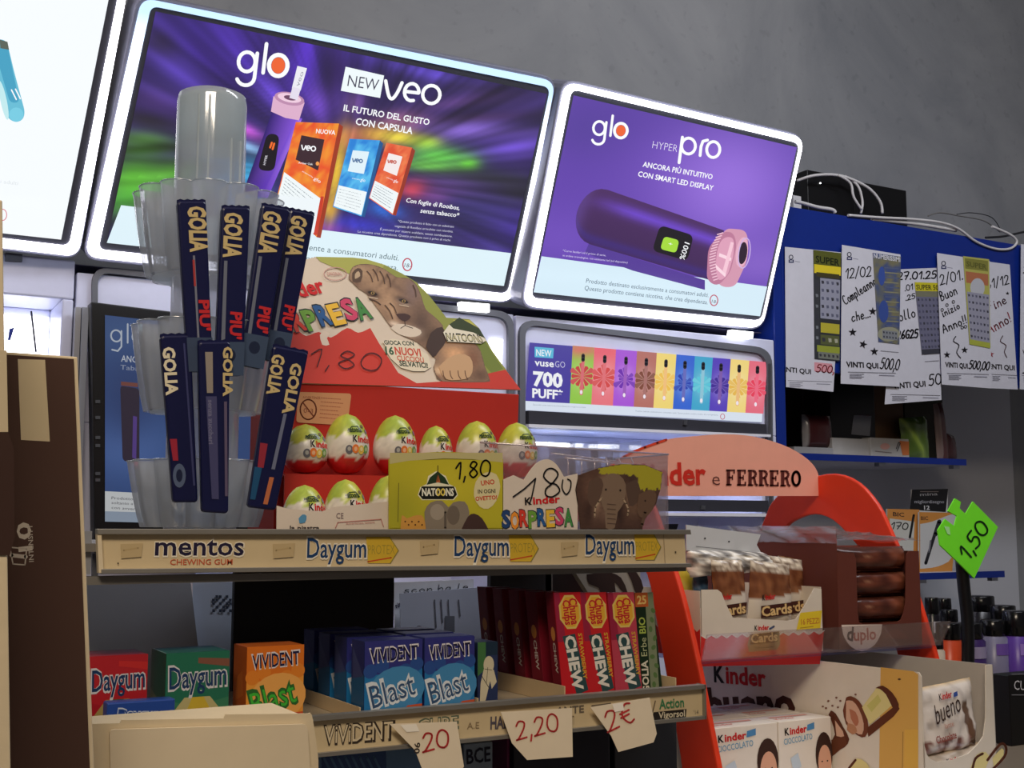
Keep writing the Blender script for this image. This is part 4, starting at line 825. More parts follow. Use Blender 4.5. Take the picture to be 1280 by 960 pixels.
for u in (UL, UR):
    pl = leftside(u)
    arch = out+inn+back                         # one closed outline: outer arch, front foot, inner arch, back foot
    Geo().prism(pl, arch, .010, .004, map=False).build('side_panel', M_ORANGE, t, bevel=.003)
VH = 1.742; FH = front(VH)
hd = smooth([(742, 604), (760, 583), (789, 565), (830, 550), (870, 545), (905, 543), (940, 546), (975, 556), (1000, 569), (1016, 584), (1022, 600)], 3)+[(1022, 620), (742, 620)]
Geo().prism(FH, hd, .006, .006).build('header_board', mat('peach_board', (244, 172, 150), .45), t)
a = Art(FH, .0068)
a.stroke(smooth([(742, 604), (760, 583), (789, 565), (830, 550)], 3), 3, (222, 70, 40))
kinder(a, (790, 607), (880, 605), 27, (206, 48, 36), (206, 48, 36)); a.text('e', (887.5, 606.5), (897, 606.5), 17, (90, 44, 40), -.01)
for k, ch in enumerate('FERRERO'):
    x0 = 904.5+k*13.55; yb = 607+k*.22; h = 20; B = (92, 40, 36)
    S_ = lambda p, w=3.0: a.stroke([(x0+x, yb-y) for x, y in p], w, B, up=False, caps=False)
    if ch == 'O': a.oval(x0+6.2, yb-h/2, 4.6, h/2-1.4, 3.2, B); continue
    S_([(3, 0), (3, h)], 4.2); S_([(0, 1), (7 if ch != 'E' else 11, 1)], 2); S_([(0, h-1), (11 if ch in 'FE' else 8, h-1)], 2)
    if ch in 'FE': S_([(10.2, h), (10.2, h-5)], 2); S_([(3, h/2), (8, h/2)], 2.2); S_([(8, h/2+3), (8, h/2-3)], 1.6)
    if ch == 'E': S_([(10.6, 0), (10.6, 5)], 2)
    if ch == 'R': S_([(7, h-1.2), (10, h-3), (10, h-7), (7, h/2)], 3); S_([(5, h/2), (8, h/2), (10, 1.2), (12.6, 1)], 2.8)
a.build('header_print', INK, t)
# acrylic shelf of the stand
ZA = P(890, 826, v=1.472).z
Geo().box(UL+.004, UR-.008, 1.472, 1.90, ZA-.004, ZA).build('acrylic_shelf', clearmat('clear_blue_acrylic', (.8, .8, .97), .12, .05, .08, (.45, .42, .8)), t)
lip = Geo(); p = Plane((UL+.004, 1.472, ZA), (1, 0, 0), (0, -.35, 1)); lip.prism(p, [(0, 0), (UR-UL+.012, 0), (UR-UL+.022, .042), (0, .042)], .003, 0, map=False); lip.build('shelf_lip', clearmat('smoky_lip', (.93, .91, .93), .12, .05, .1, (.62, .50, .50)), t)
# --- cards carton
Z1 = ZA+.0008
def uvz(x, y, v): q = P(x, y, v=v); return q.x, q.z
GC = 'chocolate cartons on the acrylic shelf'
t = thing('sweets_carton', (1.27, 1.55, Z1), 'open white and red carton of brown chocolate packs, left on the acrylic shelf', 'carton', GC)
VF = 1.49; FF = front(VF); ux0 = P(877, 780, v=VF).x; ux1 = P(1028, 780, v=VF).x; ztc = P(900, 738, v=VF).z
fr = [(883, 737), (897, 737)]+smooth([(902, 741), (908, 756), (916, 772)], 2)+[(985, 776)]+smooth([(995, 774), (1006, 757), (1018, 735)], 2)+[(1031, 736)]
fr = [FF.pix(*p) for p in fr]; fr = [(ux0+.001, fr[0][1])]+fr[1:-1]+[(ux1, fr[-1][1]), (ux1, Z1), (ux0, Z1)]
WCARD = mat('white_card', (226, 214, 196), .7)
Geo().prism(FF, fr, .0016, 0, map=False).build('front_panel', WCARD, t)
Geo().box(ux0-.001, ux0, VF+.0018, VF+.20, Z1, ztc).build('side_panel', WCARD, t); Geo().box(ux1, ux1+.001, VF+.0018, VF+.20, Z1, ztc).build('side_panel', WCARD, t); Geo().box(ux0, ux1, VF+.0018, VF+.20, Z1, Z1+.001).build('bottom', WCARD, t)
a = Art(FF, .0005)
zz = [(876+k*154/24, 794+(k % 2)*4.4-k*.25) for k in range(25)]
a.poly(zz+[(1024.5, 830), (875, 833)], (214, 50, 44))
a.stroke(zz, 1.6, (235, 228, 215))
a.poly([(937, 793), (974, 789), (975, 805), (971, 812), (936, 815), (934, 806)], (150, 120, 84)); a.poly([(938, 793), (973, 790), (972, 802), (937, 806)], KBR); a.text('Cards', (938.5, 804), (972, 800.5), 11, (225, 190, 130), .03)
kinder(a, (943, 788), (961, 787), 6); a.stroke([(962, 786), (967, 783)], 2.4, (90, 100, 130)); a.stroke([(944, 810), (966, 808.5)], 1.2, (90, 70, 50))
a.poly([(1000, 766), (1027, 763), (1025, 785), (995, 788)], (235, 205, 50)); a.text('16 PEZZI', (1001, 781), (1024, 779), 7, (196, 110, 50), .01); a.stroke([(1000, 785), (1016, 783)], .8, (170, 130, 40))
a.build('printed_face', INK, t)
SA = Art(leftside(ux0-.001), .0005, pix=False); SA.poly([(-VF-.198, Z1), (-VF-.002, Z1), (-VF-.002, Z1+.045)]+[(-VF-.01-.01*k, Z1+.040+.006*(k % 2)) for k in range(19)], (214, 50, 44)); SA.build('side_print', INK, t)
# packs standing in it
def cpack(q, v, label, seed, top=.28, lab=True):
    pl = front(v)
    def cf(x, y):
        if y < .16: k = n2(x*9+seed, y*14)*.8+.5; return mixc((120, 100, 84), (250, 236, 214), max(0, min(1, k*1.5-.2)))
        if y > .46+.1*math.sin((1-x)*1.8): return (226, 214, 198)
        k = n2(x*7+seed, y*7); return mixc((110, 62, 38), (160, 104, 66), max(0, min(1, .4+k)))
    o = tag(Geo().pillow(pl, q, .022, cf, 18, 22, .0022, seed=seed).build('sweet_packet', INKF), label, 'packet', 'chocolate packs standing in the white and red carton')
    a = Art(pl, .0125); TLx = q[0][0]; w_ = q[1][0]-q[0][0]; yb = q[3][1]-8
    kinder(a, (TLx+w_*.18, yb-27), (TLx+w_*.52, yb-29), 7); a.poly([(TLx+w_*.14, yb-20), (TLx+w_*.98, yb-25), (TLx+w_*.96, yb-10), (TLx+w_*.14, yb-5)], KBR); a.text('Cards', (TLx+w_*.16, yb-7), (TLx+w_*.95, yb-12), 12, (225, 190, 130), .03); a.build('printed_logo', INK, o)
cpack([(938, 700), (986, 706), (990, 783), (934, 785)], 1.512, 'brown foil pack standing front and centre in the white and red carton', 2)
cpack([(888, 700), (928, 700), (934, 783), (894, 785)], 1.518, 'brown foil pack standing at the left in the white and red carton', 5)
cpack([(958, 694), (1002, 700), (1006, 780), (958, 782)], 1.545, 'brown foil pack behind the front one, at the right in the white and red carton', 9)
for q, v, lb, c_ in (([(846, 708), (872, 708), (872, 760), (850, 760)], 1.60, 'yellow wrapped sweet at the back left of the white and red carton', (214, 190, 60)), ([(866, 716), (884, 716), (884, 760), (868, 760)], 1.57, 'blue wrapped sweet beside the yellow one in the carton', (50, 80, 110))):
    qq = [uvz(x, y, v) for x, y in q]; qq = [(max(a_, ux0+.012+(0.026 if c_[0] < 100 else 0)+(.024 if i in (1, 2) else 0)), b_) for i, (a_, b_) in enumerate(qq)]
    tag(Geo().pillow(front(v), qq, .018, lambda x, y, c_=c_: mixc(c_, (240, 240, 230), .4*max(0, n2(x*5, y*6, 3))), 8, 8, .002, map=False, seed=3).build('wrapped_sweet', INKF), lb, 'sweet')
# silver wrapped stack and the white card lying on top
def foil(x, y): k = n2(x*9, y*5, 4)+.4*n2(x*20, y*10, 1); return mixc((110, 106, 104), (255, 250, 240), max(0, min(1, .5+k*1.5)))
o = tag(Geo().pillow(front(1.555), [(856, 686), (952, 690), (984, 712), (862, 722)], .05, foil, 40, 18, .006, seed=11).build('foil_packet', INKF), 'crumpled silver foil packet lying across the tops of the brown packs', 'packet')
o = tag(Geo().pillow(front(1.60), [(972, 694), (996, 698), (1004, 728), (978, 730)], .03, lambda x, y: mixc((96, 60, 36), (190, 150, 100), max(0, n2(x*6, y*8, 2)+.2)), 12, 12, .004, seed=13).build('foil_packet', INKF), 'brown shiny packet end beside the silver foil, against the big brown box', 'packet')
o = tag(Geo().prism(front(1.548), [(858, 656), (951, 668), (946, 681), (953, 694), (858, 688)], .002).build('folded_card', mat('pale_grey_card', (205, 208, 212), .5)), 'pale folded card resting on top of the silver foil packet', 'card')
a = Art(front(1.548), .0005); a.ell(881, 673, 1.2, 1, (40, 40, 44)); a.ell(911, 677, 1.2, 1, (40, 40, 44)); a.stroke([(870, 683), (945, 691)], .8, (120, 120, 120)); a.build('printed_marks', INK, o)
# --- big brown carton with a window
t = thing('sweets_carton', (1.56, 1.6, Z1), 'tall dark brown carton with a window of wrapped bars, right on the acrylic shelf', 'carton', GC)
VD = 1.49; FD = front(VD); b0 = P(1048, 740, v=VD).x; b1 = UR-.012; zt1 = P(1060, 690, v=VD).z; zt2 = P(1048, 667, v=VD).z
MB_ = mat('brown_box_card', (104, 52, 40), .5); zw = P(1100, 779, v=VD).z; wl = P(1071, 730, v=VD).x; wr = P(1133, 730, v=VD).x
Geo().prism(FD, [(b0, Z1), (b1, Z1), (b1, zt1), (wr+.008, zt1)]+smooth([(wr+.003, zt1-.006), (wr, zt1-.03), (wr-.004, zw+.03), (wr-.016, zw+.004), (wr-.03, zw)], 2)+[(wl+.012, zw), (wl+.002, zw+.004), (wl, zw+.02), (wl, zt1-.012), (wl-.004, zt1-.002), (b0, zt1)], .0016, map=False).build('front_panel', MB_, t)
Geo().box(b0-.0012, b0, VD+.0002, VD+.36, Z1, zt2).build('side_panel', MB_, t); Geo().box(b1, b1+.0012, VD+.0002, VD+.36, Z1, zt1).build('side_panel', MB_, t); Geo().box(b0, b1, VD+.34, VD+.342, Z1, zt2).build('back_panel', MB_, t); Geo().box(b0, b1, VD+.002, VD+.34, Z1, Z1+.001).build('bottom', MB_, t)
a = Art(FD, .0005)
a.poly([(1051.5, 781), (1102.5, 780.5)]+smooth([(1101, 792), (1093, 806), (1077, 814), (1062, 807), (1054, 794)], 3), (232, 214, 200)); a.text('d', (1058, 800), (1066, 801), 17, (60, 36, 34), .03); a.text('uplo', (1067, 801), (1095, 799), 15, (176, 84, 70), .02)
a.poly(smooth([(1103, 798), (1112, 790), (1120, 786), (1129, 791), (1136, 799)], 2), (120, 64, 50)); a.build('printed_label', INK, t)
zr = [P(1100, y, v=VD).z for y in (776, 749, 722, 694)]
def bar(x, y):
    k = n2(x*3, y*3, 8)+.3*n2(x*9, y*4, 2); c = mixc((70, 34, 26), (150, 84, 60), max(0, min(1, .35+k*.9)))
    return mixc(c, (250, 210, 160), .6*max(0, n2(x*6, y*4, 31)-.38)*3)
for r in range(4):
    z = Z1+.001+r*(zt1+.008-Z1)/4; h = (zt1+.008-Z1)/4-.001
    for k in range(3):
        tag(Geo().pillow(Plane((b0, VD+.028+k*.1, z), (1, 0, 0), (0, 0, 1)), [(.008, h), (b1-b0-.008, h), (b1-b0-.008, 0), (.008, 0)], .046, bar, 26, 10, .0022, map=False, seed=r*3+k).build('wrapped_bar', INKF), '%s brown wrapped bar%s in the tall brown carton' % (('bottom', 'second lowest', 'third lowest', 'topmost')[r], (' at the front', ' in the middle row', ' in the back row')[k]), 'chocolate bar', 'wrapped bars in the tall brown carton')
# torn cling film over the box
F_ = Geo(); V = []; nx = 26; ny = 10
for j in range(ny+1):
    for i in range(nx+1):
        u = lerp(b0-.004, b1+.006, i/nx); v = lerp(VD-.004, VD+.33, j/ny); V.append((u, v, lerp(zt2, zt1+.012, i/nx)+.006+noise.noise(Vector((i*.55, j*.6, 3)))*.008))
F_.add(V, [(j*(nx+1)+i, j*(nx+1)+i+1, (j+1)*(nx+1)+i+1, (j+1)*(nx+1)+i) for j in range(ny) for i in range(nx)]); F_.smooth = True
fm = clearmat('white_edged_film', gloss=.35, haze=.3, rough=.15, hazecol=(.85, .74, .74))
F_.build('cling_film', fm, t)
g = Geo()
V = []; 
for j in range(15):
    for i in range(5): V.append((b0-.003-.002*math.sin(j+i), lerp(VD-.003, VD+.36, j/14), zt2+.012-i*.007+noise.noise(Vector((j*.8, i, 2)))*.004))
g.add(V, [(j*5+i, j*5+i+1, (j+1)*5+i+1, (j+1)*5+i) for j in range(14) for i in range(4)]); g.smooth = True; g.build('film_edge', fm, t)

# --- lower level: chocolate boxes and the bueno tray
ZL = 1.0
t = thing('base_shelf', (1.4, 1.5, ZC), 'white platform under the lower sweets boxes of the orange stand', 'shelf')
Geo().box(UL+.01, 1.66, 1.20, 1.41, ZC+.0008, ZL).box(UL+.01, UR-.09, 1.41, 1.86, ZC+.0008, ZL).build('platform', M_WHITE, t)
B0 = Vector((1.425, 1.30, ZL+.001)); ang = math.radians(6)
dY = Vector((-math.sin(ang), math.cos(ang), 0)); dX = Vector((math.cos(ang), math.sin(ang), 0)); HB = P(1148, 841, v=1.30).z-B0.z; WB = .178; DB = .46
t = thing('sweets_tray', B0, 'white and yellow open tray of white milk bar packs, low on the orange stand', 'carton')
LP = Plane(B0, -dY, (0, 0, 1))                 # its left side, seen from the till
M_YC = mat('yellow_card', (226, 180, 96), .6); M_WC2 = mat('white_box_card', (232, 222, 205), .6)
Geo().prism(LP, [(0, 0), (0, HB-.006), (-.004, HB), (-DB, HB), (-DB, 0)], .0016, map=False).build('side_panel', M_WC2, t)
RP = Plane(B0+dX*WB, -dY, (0, 0, 1)); Geo().prism(RP, [(0, 0), (0, HB), (-DB, HB), (-DB, 0)], .0016, map=False).build('side_panel', mat('grey_card_inside', (190, 182, 172), .7), t)
FBp = Plane(B0, dX, (0, 0, 1)); BBp = Plane(B0+dY*DB, dX, (0, 0, 1))
Geo().prism(BBp, [(0, 0), (WB, 0), (WB, HB), (0, HB)], .0016, map=False).build('back_panel', mat('grey_card_inside', (190, 182, 172), .7), t)
Geo().prism(FBp, [(0, 0), (WB, 0), (WB, HB), (WB-.016, HB), (WB-.022, HB-.08)]+smooth([(WB-.03, HB-.106), (WB-.07, HB-.128), (.03, HB-.132), (.006, HB-.118)], 2)+[(0, HB-.10)], .0016, map=False).build('front_panel', M_WC2, t)
Geo().box(0, WB, 0, DB, 0, .001, M=Matrix(((dX.x, dY.x, 0, B0.x), (dX.y, dY.y, 0, B0.y), (0, 0, 1, B0.z), (0, 0, 0, 1)))).build('bottom', M_WC2, t)
a = Art(LP, .0005)
ye = [(1101, 834), (1142, 839), (1148, 843), (1148, 980), (1099, 975)]; a.poly(ye, (228, 178, 92)); a.stroke([(1129, 915), (1128, 975)], 1, (180, 130, 60)); a.poly([(1131, 912), (1148, 912), (1148, 978), (1130, 976)], (236, 186, 84)); a.ell(1124.5, 849, 2, 1.2, (90, 60, 40))
kinder(a, (893, 852), (958, 858), 20); a.text('bueno', (886, 898), (996, 898), 37, KBR, .05)
# broken bars
CH = (98, 52, 34); WF = (222, 178, 150); CR = (234, 220, 150)
a.poly(smooth([(1039, 888), (1045, 892), (1054, 908), (1062, 924), (1056, 934), (1048, 938), (1041, 945), (1038, 930), (1044, 918), (1040, 902), (1036, 893)], 2), CH); a.poly([(1044, 900), (1054, 914), (1056, 922), (1046, 920)], WF); a.poly([(1039, 925), (1056, 920), (1059, 930), (1040, 946), (1038, 942)], (110, 62, 40))
a.poly(smooth([(1058, 872), (1064, 870), (1074, 876), (1082, 890), (1086, 908), (1082, 921), (1072, 919), (1058, 905), (1054, 888)], 2), (120, 66, 44)); a.poly(smooth([(1058, 876), (1066, 876), (1074, 886), (1080, 904), (1078, 918), (1068, 914), (1058, 900)], 2), WF); a.poly(smooth([(1062, 886), (1070, 890), (1074, 902), (1070, 908), (1064, 898)], 2), (190, 120, 90)); a.poly(smooth([(1060, 904), (1068, 906), (1072, 914), (1066, 918), (1059, 912)], 2), (196, 140, 104))
a.poly([(1084, 910), (1122, 880), (1125, 886), (1117, 896), (1086, 921)], (104, 54, 32)); a.poly([(1078, 884), (1096, 860), (1106, 860), (1117, 880), (1088, 906)], CR); a.poly(smooth([(1095, 860), (1104, 857), (1116, 866), (1124, 880), (1122, 888), (1116, 884), (1108, 868), (1100, 861)], 2), CH); a.poly([(1084, 882), (1098, 868), (1102, 876), (1090, 890)], (214, 206, 120))
for x, y in ((1029, 883), (1033, 885), (1046, 872), (1051, 876), (1041, 882), (1070, 868), (1036, 876), (1048, 884)): a.ell(x, y, 1.5, 1, (130, 80, 60))
a.poly(smooth([(1064, 958), (1072, 948), (1084, 954), (1090, 970), (1064, 972)], 2), CR); a.stroke([(1062, 960), (1070, 950)], 3, CH); a.build('side_print', INK, t)
a = Art(FBp, .0005); a.poly(smooth([(1212, 962), (1220, 944), (1232, 940), (1236, 950), (1228, 966)], 2), CR); a.stroke(smooth([(1215, 962), (1219, 948), (1228, 942)]), 3, CH); a.stroke(smooth([(1234, 950), (1250, 930), (1257, 934), (1255, 946), (1238, 964)]), 3.2, CH); a.poly(smooth([(1240, 948), (1252, 935), (1254, 944), (1242, 958)], 2), CR); a.build('front_print', INK, t)
a = Art(Plane(B0+dX*(WB-.0016)+dY*.0, dY*-1, (0, 0, 1)), .001, pix=False)
def milkpack(d, z0, h, w0, w1, label, seed, full=True, tilt=.1):
    pl = Plane(B0+dY*d+Vector((0, 0, z0)), dX, Vector((0, 0, 1))+dY*tilt)
    def cf(x, y):
        c = (236, 226, 216)
        if y > .78: c = mixc(c, (120, 70, 62), max(0, min(1, .5+n2(x*9, y*8, seed)*2)))
        if .72 < x-.25*(y-.5) < .86 and y > .3: c = (110, 78, 58)
        if y < .05 or (x > .97): c = (226, 196, 150)
        return mixc(c, (150, 140, 135), max(0, n2(x*8+seed, y*6, 2))*.6)
    o = tag(Geo().pillow(pl, [(w0, h), (w1+.006, h+.008), (w1, 0), (w0, 0)], .026, cf, 24, 18, .004, map=False, seed=seed).build('milk_bar_packet', INKF), label, 'packet', 'white milk bar packs in the white and yellow tray')
    a = Art(pl, .0155, pix=False); W_ = w1-w0; X = lambda f: w0+W_*f
    kinder(a, (X(.30), h*.80), (X(.53), h*.83), h*.1); a.poly([(X(.55), h*.82), (X(.63), h*.84), (X(.63), h*.91), (X(.56), h*.89)], (60, 90, 170)); a.text('bueno', (X(.20), h*.44), (X(.66), h*.60), h*.3, (60, 40, 34), .0, .2); a.text('latte', (X(.34), h*.36), (X(.50), h*.39), h*.08, (200, 140, 120)); a.text('Chocolate', (X(.16), h*.16), (X(.52), h*.2), h*.11, (150, 70, 60), .02)
    a.build('printed_logo', INK, o)
zz0 = P(1200, 928, v=1.36).z-B0.z
milkpack(.012, zz0, .095, .006, .145, 'white milk bar pack standing uppermost at the front of the white and yellow tray', 1)
milkpack(.016, .003, zz0-.006, .008, .16, 'white milk bar pack lowest in front, tucked behind the tray edge', 4, tilt=.0)
milkpack(.13, zz0+.012, .088, .012, .09, 'white milk bar pack behind the uppermost one in the tray', 7)
milkpack(.19, .003, zz0+.01, .03, .15, 'white milk bar pack at the back of the tray', 9)
# white boxes of milk chocolate
VK = 1.464; FK = front(VK); zk = P(892, 911, v=VK).z
GK = 'white milk chocolate boxes under the acrylic shelf'
def choc(x0, x1, v, label, seed=0, z=None):
    pl = front(v); c0 = P(x0, 930, v=v).x if x0 > 10 else x0; c1 = P(x1, 930, v=v).x if x1 > 10 else x1
    o = tag(Geo().box(c0, c1-.0015, v, v+.058, ZL+.001, zk).build('chocolate_box', mat('box_white', (236, 226, 212), .5), bevel=.001), label, 'box', GK)
    a = Art(pl, .0006, pix=False); w_ = c1-c0; X = lambda f: c0+w_*f; Y = lambda f: zk-f*.07
    kinder(a, (X(.11), Y(.30)), (X(.52), Y(.27)), .0105); a.poly([(X(.52), Y(.25)), (X(.66), Y(.22)), (X(.66), Y(.08)), (X(.53), Y(.12))], (80, 140, 190)); a.text('CIOCCOLATO', (X(.09), Y(.50)), (X(.62), Y(.44)), .009, (110, 160, 190), .01)
    # smiling child drawn on the box: hair, face, eyes
    a.ell(X(.83), Y(.80), w_*.16, .034, (60, 36, 28)); a.ell(X(.84), Y(.98), w_*.125, .027, (226, 170, 140)); a.ell(X(.79), Y(.95), .0017, .0012, (50, 34, 28)); a.ell(X(.89), Y(.95), .0017, .0012, (50, 34, 28)); a.poly([(X(.2), Y(.8)), (X(.34), Y(.7)), (X(.4), Y(1.0)), (X(.25), Y(1.1))], (200, 214, 226))
    a.build('printed_face', INK, o)
    a = Art(topface(zk), .0006, pix=False); a.text('Kinder', (X(.1), v+.015), (X(.45), v+.015), .01, (214, 110, 100), .01); a.poly([(X(.1), v+.03), (X(.8), v+.03), (X(.8), v+.038), (X(.1), v+.038)], (226, 160, 140)); a.build('printed_top', INK, o)
choc(888, 973, VK, 'white milk chocolate box at the front left, next to the orange leg')
cA = P(973, 930, v=VK).x; choc(cA+.001, min(P(1041, 930, v=VK).x, 1.402), VK, 'white milk chocolate box at the front, touching the large white tray')
choc(P(888, 930, v=VK).x, cA-.001, VK+.062, 'white milk chocolate box second from the front, left column'); choc(cA+.001, 1.394, VK+.062, 'white milk chocolate box second from the front, right column')
choc(P(888, 930, v=VK).x, cA-.001, VK+.124, 'white milk chocolate box third from the front, left column'); choc(cA+.001, 1.388, VK+.124, 'white milk chocolate box third from the front, right column')
# ------------------------------------------------------------------ two level sweets rack on the till
VR = 1.24; FRr = front(VR); RU0, RU1 = P(122, 690, v=VR).x, P(856, 690, v=VR).x
ZT = P(500, 663, v=VR).z; ZTb = P(500, 711, v=VR).z
rack = thing('candy_rack', ((RU0+RU1)/2, 1.4, ZC), 'grey two level sweets rack with cream printed price rails, in the middle of the till', 'rack')
M_SH = mat('rack_grey', (128, 124, 118), .45, .3); M_RAIL = mat('rail_cream', (216, 196, 156), .5)
sh = Geo().box(RU0-.012, RU1+.002, VR+.004, 1.56, ZT-.020, ZT-.012).build('upper_shelf', M_SH, rack)
Geo().box(RU0-.01, RU1+.004, VR+.003, VR+.02, ZTb-.010, ZTb-.002).build('under_lip', M_SH, sh)
ZS = ZT-.012
# upper rail: cream strip in an aluminium channel
r_ = Geo().prism(FRr, [(122, 667), (855, 667), (857, 706), (126, 713)], .003, .001).build('price_rail', M_RAIL, rack)
Geo().prism(FRr, [(120, 661), (859, 662), (860, 668), (120, 668)], .012, .007).build('channel_edge', M_ALU, r_, bevel=.0005); Geo().prism(FRr, [(125, 711), (859, 704), (861, 709), (125, 717)], .012, .007).build('channel_edge', M_ALU, r_, bevel=.0005); Geo().prism(FRr, [(120, 662), (125, 662), (128, 716), (122, 716)], .010, .006).build('channel_end', M_CREAM, r_)
a = Art(FRr, .0015); NV = (36, 30, 60)
WO = (240, 232, 214)
def slabword(t, p0, p1, h, c, b=.05, ow=.03): a.text(t, (p0[0]-1, p0[1]+1), (p1[0]+1.5, p1[1]+1), h*1.1, WO, b+ow); a.text(t, p0, p1, h, c, b)
slabword('mentos', (193, 694), (304, 694), 24, NV, .016, .026); a.text('CHEWING GUM', (212, 706), (290, 705.5), 7, (196, 92, 60), .01)
for x0 in (383, 567, 731):
    w_ = 112 if x0 == 383 else 103 if x0 == 567 else 92; y = 697-(x0-383)*.012
    a.poly([(x0+w_*.66, y-26), (x0+w_*.92, y-26), (x0+w_*1.02, y-9), (x0+w_*.93, y+7), (x0+w_*.68, y+7)], (216, 180, 56)); a.stroke([(x0+w_*.92, y-26), (x0+w_*1.02, y-9), (x0+w_*.93, y+7)], 1, (150, 140, 60)); a.text('PROTEX', (x0+w_*.68, y-4), (x0+w_*.98, y-4.5), 12, (170, 150, 60), -.01)
    a.stroke([(x0+w_*.68, y+5), (x0+w_*.94, y)], 1.6, (205, 80, 40)); slabword('Daygum', (x0, y), (x0+w_*.66, y-.3), 25, (30, 64, 110), .012, .03)
for x0, y0, w_ in ((150, 680, 28), (340, 680, 28), (524, 676, 24), (700, 678, 22)): a.poly([(x0, y0), (x0+w_, y0-1), (x0+w_-2, y0+16), (x0+1, y0+18)], (198, 176, 134)); a.stroke([(x0+4, y0+8), (x0+w_-6, y0+5)], 2, (190, 166, 122))
for x, y in ((147, 704), (600, 700), (843, 690)): a.ell(x, y, 1.1, .9, (60, 50, 40))
a.stroke([(828, 668), (830, 706)], .8, (170, 150, 120)); a.build('rail_print', INK, r_)
Geo().box(RU0-.022, RU0-.004, VR+.01, VR+.05, ZTb, ZT).build('left_bracket', mat('bracket_grey', (150, 152, 158), .4, .3), rack)
for u in (RU0+.0, RU1-.01): Geo().box(u, u+.012, 1.565, 1.585, ZC+.0005, ZT).build('upright', M_SH, rack)
# lower level
VL = VR; ZL1 = P(640, 882, v=VL).z; RL0 = .262; RL1 = P(877, 875, v=VL).x
zlo = P(878, 893, v=VL).z
ls = Geo().box(RL0, RL1, VL+.004, 1.56, ZL1-.012, ZL1-.006).build('lower_shelf', mat('beige_shelf', (176, 160, 134), .6), rack); ZLS = ZL1-.006
zt0, zb0 = ZL1+.003, zlo-.002
r2 = Geo().prism(FRr, [(RL0, zt0), (RL1, zt0), (RL1, zb0), (RL0, zb0)], .003, .001, map=False).build('price_rail', M_RAIL, rack)
Geo().prism(FRr, [(RL0, zt0-.001), (RL1+.001, zt0-.001), (RL1+.001, zt0+.004), (RL0, zt0+.004)], .012, .007, map=False).build('channel_edge', M_ALU, r2); Geo().prism(FRr, [(RL0, zb0-.003), (RL1+.001, zb0-.003), (RL1+.001, zb0+.001), (RL0, zb0+.001)], .012, .007, map=False).build('channel_edge', M_ALU, r2)
Geo().box(RL1, RL1+.002, VL-.007, VL+.01, zb0-.003, zt0+.004).build('channel_end', M_ALU, r2)
a = Art(FRr, .0015); O_ = (62, 52, 44)
a.text('ViViDENT', (403, 931), (493, 924), 24, O_, .04); a.text('ViViDENT', (405, 929.5), (490, 922.5), 22, (226, 210, 176), .0)
a.text('CUBE', (521, 915), (573, 910), 16, (96, 110, 92), .05); a.text('CUBE', (523, 914), (571, 909), 14, (220, 206, 172), .0)
a.text('A.E', (583, 911), (598, 910), 8, (150, 130, 100)); a.text('HALL', (612, 911), (640, 909), 15, (90, 84, 96), .03); a.stroke([(645, 893), (671, 890)], 2, (140, 124, 100)); a.text('ANTE', (694, 893), (729, 890), 9, (110, 100, 88), .02); a.stroke([(690, 897), (716, 895)], 1.2, (170, 150, 120))
a.stroke([(739, 882), (762, 879)], 1.6, (120, 110, 96))
a.text('Action', (823, 886), (854, 883), 12, (60, 130, 86), .02); a.poly([(816, 890), (857, 886), (856, 897), (812, 901)], (44, 38, 34)); a.text('Vigorsol', (822, 898), (855, 895), 8, (216, 204, 176), .02); a.stroke([(818, 876), (814, 892)], 1.2, (110, 96, 80)); a.text('\'14', (866, 893), (872, 892), 5, (130, 120, 100))
a.build('rail_print', INK, r2)
# dark back panel, broken in the middle
for x0, x1, nm in ((292, 492, 'back_panel'), (613, 812, 'back_panel')):
    c0, c1_ = P(x0, 780, v=1.565).x, P(x1, 780, v=1.565).x
    Geo().box(c0, min(c1_, RU1), 1.565, 1.575, ZC+.0005, ZT-.0205).build(nm, mat('dark_back_panel', (34, 34, 38), .5), rack)
# clear/grey panel behind the left part
t = thing('grey_plastic_panel', P(180, 860, v=1.60), 'grey plastic panel seen through the left of the sweets rack', 'panel')
G_ = front(1.60); Geo().prism(G_, [G_.pix(112, 722), G_.pix(238, 726), G_.pix(254, 860), (G_.pix(254, 860)[0], ZC+.0005), (G_.pix(60, 860)[0], ZC+.0005), (G_.pix(60, 860)[0], G_.pix(112, 722)[1])], .004, 0, map=False).build('panel_sheet', mat('satin_grey_plastic', (186, 192, 205), .3), t)
# paper notices behind the rack, standing on the counter
def notice(q, v, label, colr, draw=None, em=None):
    pl = front(v); qq = [pl.pix(*p) for p in q]; qq = [qq[0], qq[1], (qq[2][0], ZC+.0005), (qq[3][0], ZC+.0005)]
    o = tag(Geo().prism(pl, qq, .002, 0, map=False).build('paper_notice', mat('paper_%d_%d' % colr[:2], colr, .8)), label, 'paper', 'paper notices standing behind the sweets rack')
    if draw: a = Art(pl, .0006); draw(a); a.build('writing', INKT, o)
notice([(241, 724), (291, 728), (290, 870), (248, 870)], 1.615, 'bluish paper with a printed code, behind the rack beside the grey panel', (205, 218, 240), lambda a: [a.rect(265+(k % 6)*4.2, 744+(k//6)*4.4, 268.4+(k % 6)*4.2, 747.6+(k//6)*4.4, (70, 78, 96)) for k in range(30) if (k*7) % 5 > 1 and not 266 < 0])
notice([(493, 728), (592, 724), (596, 890), (497, 890)], 1.64, 'white handwritten paper behind the tilted grey one', (240, 244, 250), lambda a: [a.hand('Uscon ha le', (500, 742), (585, 737), 8, 1, (60, 66, 80)), a.hand('rino', (495, 760), (503, 756), 6, 1, (80, 70, 110))])
